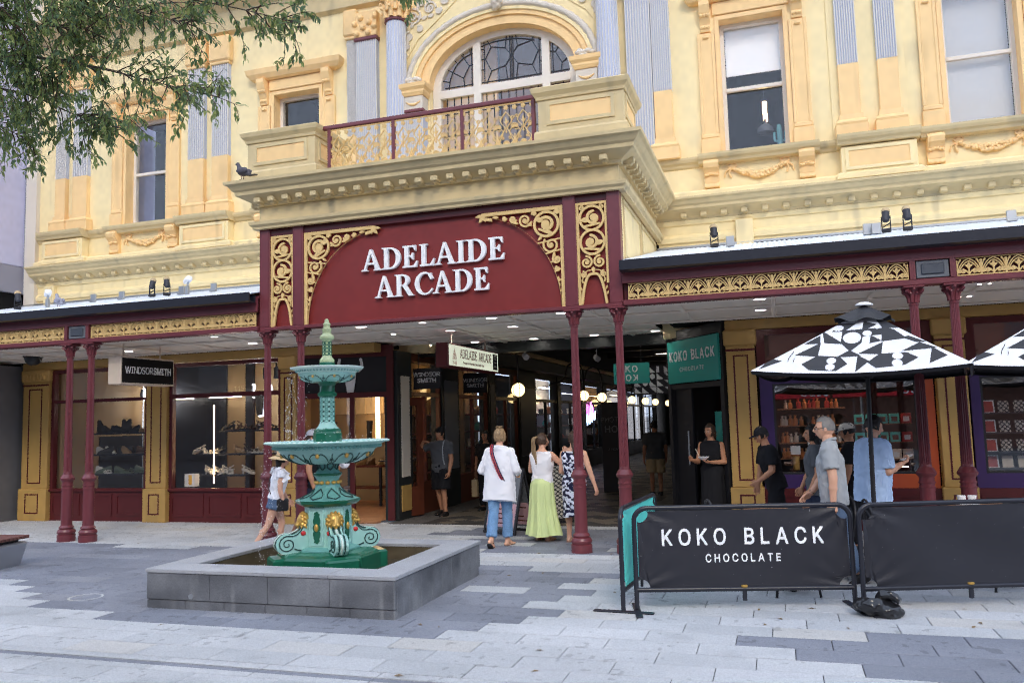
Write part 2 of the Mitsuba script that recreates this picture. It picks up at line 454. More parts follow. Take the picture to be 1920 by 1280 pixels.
mat('brown_wall', (0.22, 0.12, 0.07), 0.6)
obj('inner_wall', box(-4.89, -3.0, 15.0, 15.1, 5.76, 9.55), 'brown_wall', bld)

# string course and cornice -------------------------------------------------
CPATH = [(-15.45, YW), (-7.25, YW), (-7.25, 10.42), (-1.82, 10.42), (-1.82, YW), (6.5, YW)]
CPROF = [(0, 4.98), (0.05, 4.98), (0.06, 5.02), (0.20, 5.10), (0.26, 5.12), (0.265, 5.17), (0.30, 5.19), (0.335, 5.25), (0.37, 5.265), (0.375, 5.30), (0, 5.35)]
def seg(path, i):
    return path[i:i + 2]
obj('cornice', sweep([(-15.45, YW), (-7.25 - 0.0, YW)], CPROF), 'trim', bld)
obj('cornice', sweep([(-1.82, YW), (6.5, YW)], CPROF), 'trim', bld)
obj('cornice_band', sweep([(-15.45, YW), (-7.25, YW)], [(0, 4.90), (0.03, 4.90), (0.05, 4.975), (0, 4.975)]), 'cream', bld)
obj('cornice_band', sweep([(-1.82, YW), (6.5, YW)], [(0, 4.90), (0.03, 4.90), (0.05, 4.975), (0, 4.975)]), 'cream', bld)
dentil = plyd(box(-0.052, 0.052, -0.16, 0.0, -0.045, 0.045, 0.012), 'trim')
for x0, x1 in ((-15.2, -7.7), (-1.35, 6.0)):
    for x in np.arange(x0, x1, 0.328):
        put('dentil', dentil, bld, at(x, YW - 0.02, 5.045))
obj('lower_band', sweep([(-15.45, YW), (-7.25, YW)], [(0, 4.60), (0.04, 4.60), (0.05, 4.68), (0.02, 4.73), (0, 4.74)]), 'cream', bld)
obj('lower_band', sweep([(-1.82, YW), (6.5, YW)], [(0, 4.60), (0.04, 4.60), (0.05, 4.68), (0.02, 4.73), (0, 4.74)]), 'cream', bld)
for x in (-0.38, -15.05):
    obj('wall_pier', box(x - 0.14, x + 0.14, YW - 0.10, YW - 0.001, 4.2, 4.90, 0.008), 'cream', bld)

STR = [(0, 5.86), (0.03, 5.88), (0.05, 5.92), (0.09, 5.95), (0.11, 5.99), (0.115, 6.03), (0, 6.05)]
def string(x0, x1, out=0.0):
    pr_ = [(a + out if a else 0, z) for a, z in STR]
    return sweep([(x0, YW), (x1, YW)], pr_)
peds = [(1.11, 2.31), (-11.58, -10.30), (-15.2, -14.0)]
sills = [(xc - 0.96, xc + 0.96) for xc, *_ in WINS]
marks = sorted([(a, b, 0.22) for a, b in peds] + [(a, b, 0.10) for a, b in sills])
x = -15.45
for a, b, o in marks:
    if a > x + 0.02 and not (-7.3 < a < -1.8):
        obj('string_course', string(max(x, -15.45), a), 'trim', bld)
    obj('window_sill' if o < 0.2 else 'pedestal_cap', sweep([(a, YW), (a, YW - 0.001), (b, YW - 0.001), (b, YW)][1:3], [(q + o if q else 0, z + 0.012) for q, z in STR]), 'trim', bld)
    x = b
obj('string_course', string(-7.91, -7.25), 'trim', bld)
obj('plinth_course', sweep([(-15.45, YW), (-7.25, YW)], [(0, 5.34), (0.14, 5.34), (0.14, 5.42), (0.10, 5.45), (0, 5.455)]), 'cream', bld)
obj('plinth_course', sweep([(-1.82, YW), (6.5, YW)], [(0, 5.34), (0.14, 5.34), (0.14, 5.42), (0.10, 5.45), (0, 5.455)]), 'cream', bld)

def panel_frame(x0, x1, z0, z1, y, w, d):
    o = sbox(x0, z0, x1, z1).difference(sbox(x0 + w, z0 + w, x1 - w, z1 - w))
    return tf(ext(o, d), t=(0, y, 0))
for a, b in peds:
    p = obj('pedestal', box(a + 0.05, b - 0.05, YW - 0.2, YW - 0.002, 5.43, 5.87, 0.006), 'cream', bld)
    obj('base_mould', sweep([(a, YW), (a, YW - 0.2), (b, YW - 0.2), (b, YW)], [(0, 5.35), (0.03, 5.35), (0.03, 5.43), (-0.03, 5.47), (-0.05, 5.47), (-0.05, 5.35)]), 'cream', p)
    obj('panel', box(a + 0.16, b - 0.16, YW - 0.208, YW - 0.199, 5.52, 5.82), 'accent', p)
    obj('panel_frame', panel_frame(a + 0.11, b - 0.11, 5.485, 5.845, YW - 0.225, 0.05, 0.026), 'cream', p)

# windows ---------------------------------------------------------------------
def window(i, xc, w, z0, z1):
    win = K('window', bld)
    y = YW + 0.20
    f = 0.062
    fr = sbox(xc - w / 2 - 0.06, z0 - 0.05, xc + w / 2 + 0.06, z1 + 0.05).difference(sbox(xc - w / 2 + f, z0 + f, xc + w / 2 - f, z1 - f))
    zm = (z0 + z1) / 2 - 0.03
    scene[win] = plyd([tf(ext(fr, 0.09), t=(0, y, 0)), box(xc - w / 2 + f - 0.01, xc + w / 2 - f + 0.01, y - 0.015, y + 0.05, zm - 0.035, zm + 0.03, 0.008)], 'white_paint')
    obj('pane', box(xc - w / 2 + f, xc + w / 2 - f, y + 0.046, y + 0.047, z0 + f, zm - 0.035)if False else (np.array([(xc - w / 2 + f, y + 0.05, z0 + f), (xc + w / 2 - f, y + 0.05, z0 + f), (xc + w / 2 - f, y + 0.05, zm - 0.03), (xc - w / 2 + f, y + 0.05, zm - 0.03)]), np.array([[0, 1, 2, 3]])), 'glass_strong', win)
    obj('pane', (np.array([(xc - w / 2 + f, y + 0.03, zm + 0.02), (xc + w / 2 - f, y + 0.03, zm + 0.02), (xc + w / 2 - f, y + 0.03, z1 - f), (xc - w / 2 + f, y + 0.03, z1 - f)]), np.array([[0, 1, 2, 3]])), 'glass_strong', win)
    # reveals
    obj('reveal', [box(xc - w / 2 - 0.075, xc - w / 2 - 0.003, YW - 0.03, y, z0 - 0.02, z1 + 0.06), box(xc + w / 2 + 0.003, xc + w / 2 + 0.075, YW - 0.03, y, z0 - 0.02, z1 + 0.06), box(xc - w / 2 - 0.075, xc + w / 2 + 0.075, YW - 0.03, y, z1 + 0.003, z1 + 0.075)], 'accent', win)
    for sgn in (-1, 1):
        a = K('architrave', bld)
        xa = xc + sgn * 0.74
        prof = [(-0.14, 0), (-0.14, -0.05), (-0.10, -0.05), (-0.085, -0.035), (0.085, -0.035), (0.10, -0.05), (0.14, -0.05), (0.14, 0)]
        sh = trimesh.creation.extrude_polygon(Polygon(prof), 8.18 - 6.42, engine='earcut')
        sh.apply_translation((xa, YW - 0.002, 6.42))
        scene[a] = plyd(sh, 'accent')
        obj('base', [box(xa - 0.16, xa + 0.16, YW - 0.075, YW - 0.001, 6.06, 6.33, 0.006), box(xa - 0.15, xa + 0.15, YW - 0.062, YW - 0.001, 6.33, 6.42, 0.02)], 'accent', a)
        # console under the hood
        cz = [(0, 8.2), (-0.05, 8.2), (-0.07, 8.26), (-0.06, 8.32), (-0.10, 8.40), (-0.16, 8.50), (-0.20, 8.62), (-0.20, 8.70), (0, 8.70)]
        obj('console', [prism_x([(YW + q, z) for q, z in cz], xa - 0.085, xa + 0.085)] + [ball((xa + dx, YW - 0.13, 8.46), 0.035, sub=1) for dx in (-0.06, 0, 0.06)] + [ball((xa + dx, YW - 0.07, 8.27), 0.028, sub=1) for dx in (-0.05, 0, 0.05)] + [box(xa - 0.05, xa + 0.05, YW - 0.08, YW - 0.001, 8.08, 8.12, 0.01)], 'accent', a)
        # corbel under the sill
        cb = [(0, 5.47), (-0.06, 5.46), (-0.10, 5.49), (-0.09, 5.53), (-0.07, 5.56), (-0.08, 5.68), (-0.13, 5.75), (-0.18, 5.80), (-0.20, 5.87), (-0.17, 5.93), (0, 5.93)]
        xs_ = xc + sgn * 0.755
        c = obj('corbel', [prism_x([(YW + q, z) for q, z in cb], xs_ - 0.12, xs_ + 0.12), prism_x([(YW + q * 1.06 - 0.003, z) for q, z in cb[4:]] , xs_ - 0.085, xs_ + 0.085)], 'accent', bld)
        obj('carving', [ball((xs_ + dx, YW - 0.11, 5.70 + 0.012 * math.cos(dx * 40)), 0.026, sub=1) for dx in np.linspace(-0.09, 0.09, 6)] + [ball((xs_ + dx, YW - 0.10, 5.49), 0.03, (1.3, 0.8, 0.8), sub=1) for dx in (-0.07, 0, 0.07)], 'accent', c)
    # hood
    obj('window_hood', sweep([(xc - 0.92, YW), (xc - 0.92, YW - 0.06), (xc + 0.92, YW - 0.06), (xc + 0.92, YW)], [(0, 8.70), (0.08, 8.72), (0.14, 8.80), (0.16, 8.90), (0, 8.96), (-0.06, 8.96), (-0.06, 8.70)]), 'accent', bld)
    obj('hood_frieze', box(xc - 0.62, xc + 0.62, YW - 0.05, YW - 0.001, 8.47, 8.69, 0.01), 'accent', bld)
    # swag of flowers
    rs = random.Random(i)
    u = np.linspace(-1, 1, 27)
    ms = []
    for t in u:
        fat = 0.018 + 0.040 * max(0, 1 - abs(t) / 0.72) ** 0.8
        for q in range(1 + int(fat * 90)):
            ms.append(ball((xc + t * 0.40 + rs.uniform(-0.02, 0.02), YW - 0.03 - rs.uniform(0, 0.02), 5.76 - 0.12 * (1 - t * t) + rs.uniform(-fat, fat)), rs.uniform(0.018, 0.036), sub=1))
    for sgn in (-1, 1):
        bx_, bz_ = xc + sgn * 0.42, 5.80
        ms += [tf(ext(unary_union([stroke(arc(bx_ + sgn * 0.03 * k, bz_ + 0.04 * j, 0.035, 0, 360), 0.022) for k, j in ((-1, 1), (1, 1), (0, 0.2))]), 0.03), t=(0, YW - 0.032, 0)),
               tube(curve([(bx_, YW - 0.025, bz_), (bx_ + sgn * 0.05, YW - 0.03, bz_ - 0.09), (bx_ + sgn * 0.02, YW - 0.02, bz_ - 0.17)], 8), 0.016, 6),
               tube(curve([(bx_, YW - 0.025, bz_), (bx_ + sgn * 0.10, YW - 0.03, bz_ - 0.06), (bx_ + sgn * 0.13, YW - 0.02, bz_ - 0.15)], 8), 0.014, 6)]
    obj('swag', ms, 'accent', bld, smooth=40)
for i, wn in enumerate(WINS):
    window(i, *wn)

# pilasters ---------------------------------------------------------------------
def fluted(x0, x1, z0, z1, y, d, n, name, parent, deep=0.022):
    """blue flutes between light fillets"""
    k = obj(name, box(x0, x1, y - d + deep, y, z0, z1), 'blue', parent)
    w = (x1 - x0) / (n + 0.45)
    ms = [box(x0 + i * w, x0 + i * w + 0.45 * w, y - d, y - d + deep + 0.001, z0, z1, 0.003) for i in range(n + 1)]
    obj('fillet', ms, 'flute', k)
    return k
def pilaster(x0, x1, zb=7.26, n=8, d=0.11):
    p = obj('pilaster', box(x0, x1, YW - d, YW - 0.001, 6.42, zb, 0.004), 'accent', bld)
    fluted(x0, x1, zb + 0.001, 9.2, YW - 0.001, d, n, 'flutes', p)
    obj('base', [box(x0 - 0.09, x1 + 0.09, YW - d - 0.08, YW - 0.002, 6.03, 6.24, 0.008), sweep([(x0, YW), (x0, YW - d), (x1, YW - d), (x1, YW)], [(-0.01, 6.24), (0.075, 6.24), (0.085, 6.27), (0.07, 6.30), (0.03, 6.33), (0.02, 6.42), (-0.01, 6.425)])], 'accent', p)
    obj('capital', [box(x0 - 0.03, x1 + 0.03, YW - d - 0.03, YW - 0.001, 9.2, 9.26, 0.01), box(x0 - 0.06, x1 + 0.06, YW - d - 0.06, YW - 0.001, 9.262, 9.8, 0.03)], 'accent', p)
    return p
for x0, x1 in ((1.20, 1.51), (1.79, 2.09), (-1.76, -1.45), (-11.41, -11.02), (-10.82, -10.43), (-14.92, -14.64), (-14.44, -14.05), (-7.68, -7.50)):
    pilaster(x0, x1)
obj('pier_backing', box(1.08, 2.2, YW - 0.03, YW - 0.001, 6.06, 9.8), 'cream', bld)

# the arched bay ------------------------------------------------------------------
ab = K('arch_bay', bld)
def ring(a0, b0, a1, b1, zcut, y0, d):
    g = Polygon(ell(a1, b1, 60) + ell(a0, b0, 60)[::-1]).buffer(0).intersection(sbox(-9, zcut, 0, 12))
    return tf(ext(g, d), t=(0, y0, 0))
scene[ab] = plyd([ring(1.42, 0.98, 1.60, 1.14, 7.9, YW - 0.05, 0.36), ring(1.60, 1.14, 1.70, 1.22, 7.9, YW - 0.09, 0.09)], 'accent')
obj('arch_mould', ring(1.70, 1.22, 1.78, 1.29, 8.0, YW - 0.12, 0.118), 'cream', ab)
rope = [(AX + 1.83 * math.cos(u), YW - 0.10, AZ + 1.335 * math.sin(u)) for u in np.linspace(0.06, math.pi - 0.06, 90)]
obj('arch_garland', lumpy(tube(rope, 0.062, 10), 0.016, 30, 2), 'stone_trim', ab, smooth=True)
obj('keystone', lumpy(tf(trimesh.creation.icosphere(3), s=(0.11, 0.13, 0.20), t=(AX, YW - 0.16, 9.42)), 0.03, 22, 4), 'stone_trim', ab, smooth=True)
for sgn in (-1, 1):
    xi = AX + sgn * 1.66
    im = obj('impost', [sweep([(xi - 0.19, YW), (xi - 0.19, YW - 0.26), (xi + 0.19, YW - 0.26), (xi + 0.19, YW)], [(0, 7.80), (0.02, 7.80), (0.05, 7.86), (0.05, 7.90), (0.09, 7.95), (0.10, 8.02), (-0.02, 8.03), (-0.02, 7.80)]), box(xi - 0.17, xi + 0.17, YW - 0.24, YW - 0.001, 7.80, 8.028)], 'accent', ab)
    obj('impost_block', box(xi - 0.19, xi + 0.19, YW - 0.26, YW - 0.001, 7.55, 7.797), 'stone_trim', im)
    obj('impost_swag', [ball((xi + t * 0.13, YW - 0.265, 7.68 - 0.05 * (1 - t * t)), 0.014 + 0.016 * (1 - abs(t)), sub=1) for t in np.linspace(-1, 1, 11)], 'accent', im)
    obj('maroon_ring', box(xi - 0.21, xi + 0.21, YW - 0.28, YW - 0.001, 7.49, 7.547, 0.012), 'maroon', im)
    fluted(xi - 0.18, xi + 0.18, 5.36, 7.485, YW - 0.001, 0.25, 8, 'impost_flutes', ab)
    # carved end of the garland
    rs = random.Random(9)
    obj('garland_end', [ball((xi - sgn * 0.0 + rs.uniform(-0.14, 0.14), YW - 0.16 + rs.uniform(-0.05, 0.05), 8.12 + rs.uniform(-0.06, 0.09)), rs.uniform(0.03, 0.06), (1.3, 0.8, 0.9), sub=1) for _ in range(14)], 'stone_trim', ab, smooth=50)
    # spandrel with scroll carving
    ex, ez = AX + sgn * 1.45, 9.2
    tri = Polygon([(AX + sgn * 1.95, 8.55), (AX + sgn * 1.95, 9.78), (AX + sgn * 0.7, 9.78), (AX + sgn * 1.2, 9.35), (AX + sgn * 1.65, 9.0)])
    sp = obj('spandrel', tf(ext(tri, 0.02), t=(0, YW - 0.022, 0)), 'cream', ab)
    sc = [spiral(AX + sgn * 1.72, 9.45, 0.17, 90, sgn * 1.6), spiral(AX + sgn * 1.38, 9.58, 0.13, 0, -sgn * 1.6), spiral(AX + sgn * 1.82, 9.08, 0.10, 90, -sgn * 1.5), spiral(AX + sgn * 1.08, 9.68, 0.08, 0, sgn * 1.5)]
    sc += [spiral(AX + sgn * (1.92 - 0.0), 9.30, 0.06, 0, sgn * 1.4), spiral(AX + sgn * 1.55, 9.70, 0.07, 180, sgn * 1.4), spiral(AX + sgn * 1.90, 9.62, 0.08, 200, -sgn * 1.4), spiral(AX + sgn * 1.20, 9.50, 0.07, 40, sgn * 1.4), spiral(AX + sgn * 1.60, 9.20, 0.07, 120, sgn * 1.4), spiral(AX + sgn * 1.88, 8.88, 0.06, 90, sgn * 1.4), spiral(AX + sgn * 0.88, 9.72, 0.05, 90, sgn * 1.4), spiral(AX + sgn * 1.90, 8.72, 0.045, 90, -sgn * 1.3)]
    g = unary_union([stroke(q, 0.034) for q in sc] + [flower(q[-1, 0], q[-1, 1], 0.05) for q in sc] + [leafp(AX + sgn * x9, z9, 0.13, 0.07, a) for x9, z9, a in ((1.55, 9.38, 20), (1.55, 9.40, 150), (1.30, 9.44, 200), (1.78, 9.24, 60), (1.84, 9.02, 250), (1.62, 9.58, 90), (1.45, 9.72, 10), (1.0, 9.62, 160))])
    obj('scroll_carving', tf(ext(g, 0.035), t=(0, YW - 0.055, 0)), 'stone_trim', sp)
# timber frame of the arched window
yf = YW + 0.16
aw = K('arched_window', bld)
fr = Polygon(ell(1.43, 0.99, 60) + [(AX - 1.43, 5.4), (AX + 1.43, 5.4)]).difference(Polygon(ell(1.27, 0.86, 60) + [(AX - 1.27, 5.45), (AX + 1.27, 5.45)]))
inner = Polygon(ell(1.28, 0.87, 60) + [(AX - 1.28, 5.42), (AX + 1.28, 5.42)])
bars = unary_union([sbox(-5.145, 5.4, -5.0, 9.2), sbox(-3.80, 5.4, -3.655, 9.2), sbox(-7, 7.83, -2, 7.985), sbox(-7, 6.15, -2, 6.3)]).intersection(inner)
scene[aw] = plyd([tf(ext(fr, 0.12), t=(0, yf, 0)), tf(ext(bars, 0.10), t=(0, yf - 0.01, 0))], 'white_paint')
lights_ = [(-5.82, -5.145), (-5.0, -3.80), (-3.655, -3.28)]
lead = []
for a, b in ((-5.8, -5.145), (-5.0, -3.80), (-3.655, -3.0)):
    c = (a + b) / 2
    for x_ in np.arange(a + 0.09, b - 0.03, 0.145):
        lead.append(LineString([(x_, 6.3), (x_, 7.83)]))
    for z_ in (7.52, 7.1, 6.7):
        lead.append(LineString([(a, z_), (b, z_)]))
    if b - a > 1:
        for s_ in (-1, 1):
            lead += [LineString([(c + s_ * q[0], q[1]) for q in pl_]) for pl_ in ([(0, 8.0), (0, 9.0)], [(0.03, 8.0), (0.03, 9.0)], [(0.12, 8.32), (0.40, 8.25), (0.52, 8.5), (0.40, 8.72), (0.12, 8.66), (0.0, 8.5), (0.12, 8.32)],
                     [(0.40, 8.72), (0.50, 8.9)], [(0.12, 8.66), (0.08, 8.95)], [(0.40, 8.25), (0.5, 8.02)], [(0.12, 8.32), (0.08, 8.0)], [(0.52, 8.5), (0.6, 8.5)], [(0.6 - 0.06, 8.0), (0.54, 8.9)], [(0, 8.05), (0.6, 8.05)], [(0.54, 8.3), (0.6, 8.3)], [(0.54, 8.7), (0.6, 8.7)])]
            lead += [LineString(arc(AX + 0.15 - 0.15, AZ, 1.2, 60, 120, 12, 0.80))]
    else:
        s_ = -1 if c < AX else 1
        o = b if s_ < 0 else a
        lead += [LineString(arc(o, 7.99, 0.52, 0 if s_ > 0 else 90, 90 if s_ > 0 else 180, 12, 0.66)), LineString([(o + s_ * 0.20, 8.0), (o + s_ * 0.22, 8.2), (o + s_ * 0.1, 8.42), (o, 8.45)]),
                 LineString([(o + s_ * 0.22, 8.2), (o + s_ * 0.45, 8.35)]), LineString([(o + s_ * 0.1, 8.42), (o + s_ * 0.25, 8.65)]), LineString([(o + s_ * 0.05, 8.0), (o + s_ * 0.05, 8.8)]), LineString([(o, 8.05), (o + s_ * 0.6, 8.05)])]
        for q in np.radians([15, 32, 50, 68, 82]):
            lead.append(LineString([(o + s_ * 0.52 * math.cos(q), 7.99 + 0.66 * math.sin(q)), (o + s_ * 0.68 * math.cos(q), 7.99 + 0.84 * math.sin(q))]))
g = unary_union([l.buffer(0.008, quad_segs=1) for l in lead]).intersection(inner)
obj('leading', tf(ext(g, 0.014), t=(0, yf + 0.045, 0)), 'black', aw)
obj('pane', tf(ext(inner, 0.002), t=(0, yf + 0.062, 0)), 'glass_strong', aw)
obj('lower_panel', box(AX - 1.28, AX + 1.28, yf + 0.02, yf + 0.05, 5.42, 6.15), 'maroon', aw)

# round columns and flat pilasters beside the arch
for xc in (-6.57, -2.50):
    c = obj('column', lathe([(0.27, 5.36), (0.27, 5.48), (0.24, 5.52), (0.235, 5.6), (0.205, 5.65), (0.20, 6.2), (0.195, 7.6), (0.178, 9.30)], 88, (22, 0.055, 5.66, 9.29), c=(xc, YW - 0.20, 0)), 'blue', bld, smooth=25)
    a_ = np.arange(22) * 2 * np.pi / 22 + np.pi / 22
    obj('fillet', [tube([(xc + (0.1985) * math.cos(q), YW - 0.20 + 0.1985 * math.sin(q), 5.7), (xc + 0.193 * math.cos(q), YW - 0.20 + 0.193 * math.sin(q), 7.6), (xc + 0.177 * math.cos(q), YW - 0.20 + 0.177 * math.sin(q), 9.29)], 0.0085, 4) for q in a_], 'flute', c)
    obj('neck_ring', lathe([(0.19, 9.30), (0.215, 9.31), (0.22, 9.34), (0.19, 9.36)], 32, c=(xc, YW - 0.2, 0)), 'maroon', c, smooth=40)
    cp = [lathe([(0.18, 9.36), (0.19, 9.6), (0.24, 9.86)], 24, c=(xc, YW - 0.2, 0)), box(xc - 0.28, xc + 0.28, YW - 0.48, YW + 0.05, 9.86, 9.93, 0.015)]
    for lev, (zz, rr, n_) in enumerate(((9.37, 0.19, 8), (9.50, 0.20, 8))):
        for q in range(n_):
            th = 2 * math.pi * (q + 0.5 * lev) / n_
            d_ = np.array([math.cos(th), math.sin(th), 0])
            base_ = np.array([xc, YW - 0.2, 0]) + d_ * rr
            cp.append(tube(curve([base_ + [0, 0, zz], base_ + d_ * 0.02 + [0, 0, zz + 0.12], base_ + d_ * 0.08 + [0, 0, zz + 0.19], base_ + d_ * 0.10 + [0, 0, zz + 0.15]], 9), np.linspace(0.05, 0.025, 9), 6))
    for sx_ in (-1, 1):
        for sy_ in (-1, 1):
            cp.append(tf(ext(stroke(spiral(0, 0, 0.075, 90, 1.3), 0.028), 0.05), rz=45 * sx_ * -sy_, t=(xc + sx_ * 0.20, YW - 0.2 + sy_ * 0.20, 9.78)))
    obj('capital', cp, 'accent', c, smooth=35)
for x0, x1 in ((-2.20, -1.77), (-7.47, -7.03)):
    p = fluted(x0, x1, 5.70, 9.12, YW - 0.001, 0.14, 9, 'flat_pilaster', bld)
    obj('base', box(x0 - 0.06, x1 + 0.06, YW - 0.21, YW - 0.001, 5.36, 5.699, 0.03), 'accent', p)
    obj('neck_ring', box(x0 - 0.03, x1 + 0.03, YW - 0.17, YW - 0.001, 9.121, 9.19, 0.015), 'maroon', p)
    obj('capital', [box(x0 - 0.02, x1 + 0.02, YW - 0.16, YW - 0.001, 9.191, 9.7, 0.01)] + [ball((x0 + (x1 - x0) * t, YW - 0.17, 9.26 + 0.11 * (j % 2) + 0.2 * (j // 4)), 0.06, sub=1) for j, t in enumerate((0.1, 0.4, 0.65, 0.95, 0.0, 0.3, 0.7, 1.0))], 'accent', p, smooth=40)

# things seen in the upper windows -------------------------------------------------
bd = tag(obj('roller_blind', [box(-0.55, 0.35, YW + 0.33, YW + 0.335, 7.52, 8.4), box(-0.55, 0.35, YW + 0.325, YW + 0.342, 7.50, 7.525, 0.004)], 'white'), 'white roller blind half drawn in the window above the chocolate shop door', 'blind')
lp = thing('pendant_lamp', 'blue grey dome pendant lamp hanging behind the upper window', 'lamp')
obj('shade', lathe([(0.135, 6.53), (0.14, 6.56), (0.125, 6.62), (0.07, 6.67), (0.03, 6.69), (0.022, 6.78), (0.0, 6.785)], 24, c=(0.04, YW + 0.62, 0)), 'slate', lp, smooth=40)
obj('cord', tube([(0.04, YW + 0.62, 6.78), (0.04, YW + 0.62, 9.6)], 0.005, 5), 'black', lp)
tl = thing('tube_lamp', 'lit yellow tube lamp above the blue grey pendant in the upper window', 'lamp')
emit(lathe([(0.0, 6.83), (0.035, 6.83), (0.035, 7.18), (0.0, 7.18)], 12, c=(0.05, YW + 0.9, 0)), (9, 6, 2.2), 'lit_tube', tl)
obj('wire', tube([(0.05, YW + 0.9, 7.18), (0.05, YW + 0.9, 9.6)], 0.004, 5), 'black', tl)
mat('cactus', (0.10, 0.30, 0.34), 0.5)
ct = thing('cactus_figure', 'turquoise three armed cactus figure on the upper window ledge', 'cactus')
cm = [tube(curve([(0.27, YW + 0.42, 6.16), (0.27, YW + 0.42, 6.35), (0.26, YW + 0.42, 6.58)], 8), [0.045, 0.045, 0.045, 0.045, 0.045, 0.044, 0.042, 0.028], 12)]
cm += [tube(curve([(0.27 + s_ * 0.03, YW + 0.42, 6.29), (0.27 + s_ * 0.085, YW + 0.42, 6.31), (0.27 + s_ * 0.09, YW + 0.42, 6.45)], 8), 0.022, 10) for s_ in (-1, 1)]
obj('stem', cm, 'cactus', ct, smooth=50)
obj('pot', lathe([(0.06, 6.10), (0.075, 6.18), (0.07, 6.18)], 16, c=(0.27, YW + 0.42, 0)), 'ochre', ct)
mat('blind_slat', (0.72, 0.73, 0.74), 0.5)
vb = thing('venetian_blind', 'grey venetian blind closed across the window beside the frame edge', 'blind')
k = obj('slats', [tf(box(2.83, 3.75, -0.001, 0.001, -0.021, 0.021), rx=24, t=(0, YW + 0.36, z)) for z in np.arange(6.24, 8.36, 0.036)], 'blind_slat', vb)
labels[k] = {'kind': 'stuff'}
obj('head_rail', box(2.82, 3.76, YW + 0.33, YW + 0.39, 8.36, 8.41), 'white', vb)
# ================================================================ THE ENTRANCE PORTICO
por = thing('entrance_portico', 'projecting maroon and cream entrance portico with white lettering and a lace railed balcony on top', 'portico')
PX0, PX1, PY = -7.25, -1.82, 10.42
obj('frieze', [box(PX0, PX1, PY, 13.98, 4.72, 5.345)], 'trim', por)
obj('side_wall', box(PX1 - 0.10, PX1 - 0.02, PY + 0.12, 13.98, 3.60, 4.72), 'cream', por)
obj('side_wall', box(PX0 + 0.02, PX0 + 0.10, PY + 0.12, 13.98, 3.60, 4.72), 'cream', por)
for y0, y1 in ((10.75, 12.2), (12.3, 13.8)):
    o = sbox(y0, 3.8, y1, 4.60).difference(sbox(y0 + 0.05, 3.85, y1 - 0.05, 4.55))
    obj('side_panel_frame', tf(ext(o, 0.02), rz=90, t=(PX1 + 0.0, 0, 0)), 'trim', por)
P3 = [(PX0, 13.97), (PX0, PY), (PX1, PY), (PX1, 13.97)]
CP2 = [(0, 4.98), (0.05, 4.98), (0.06, 5.02), (0.20, 5.09), (0.25, 5.115), (0.255, 5.165), (0.29, 5.19), (0.33, 5.25), (0.37, 5.265), (0.375, 5.31), (0, 5.352)]
obj('cornice', sweep([(PX0, YW - 0.37), (PX0, PY), (PX1, PY), (PX1, YW - 0.37)], CP2), 'trim', por)
obj('frieze_trim', sweep(P3, [(0, 4.63), (0.07, 4.63), (0.075, 4.66), (0.11, 4.69), (0.12, 4.735), (0.03, 4.76), (0, 4.762)]), 'trim', por)
den = plyd([box(-0.052, 0.052, -0.17, 0.0, -0.035, 0.042, 0.010), box(-0.035, 0.035, -0.14, 0.0, -0.055, -0.03, 0.010)], 'trim')
for x in np.arange(PX0 + 0.08, PX1, 0.236):
    put('dentil', den, por, at(x, PY - 0.03, 5.035))
for y in np.arange(PY + 0.12, 13.6, 0.236):
    put('dentil', den, por, at(PX1 + 0.03, y, 5.035, rz=90))
    put('dentil', den, por, at(PX0 - 0.03, y, 5.035, rz=-90))
# piers, beam, board
for xc in (-7.165, -6.60, -2.50, -1.91):
    p = obj('pier', box(xc - 0.085, xc + 0.085, PY, PY + 0.17, 3.165, 4.635, 0.006), 'maroon', por)
    obj('pier_fillet', [box(xc - 0.07, xc - 0.06, PY - 0.006, PY + 0.01, 3.18, 4.60), box(xc + 0.06, xc + 0.07, PY - 0.006, PY + 0.01, 3.18, 4.60)], 'maroon', p)
obj('top_beam', box(PX0 + 0.02, PX1 - 0.02, PY + 0.03, PY + 0.15, 4.53, 4.634), 'maroon_dark', por)
obj('bottom_beam', box(PX0 + 0.01, PX1 - 0.01, PY - 0.012, PY + 0.16, 3.115, 3.163, 0.006), 'maroon', por)
obj('sign_board', box(PX0 + 0.04, PX1 - 0.04, PY + 0.10, PY + 0.14, 3.164, 4.53), 'maroon_board', por)

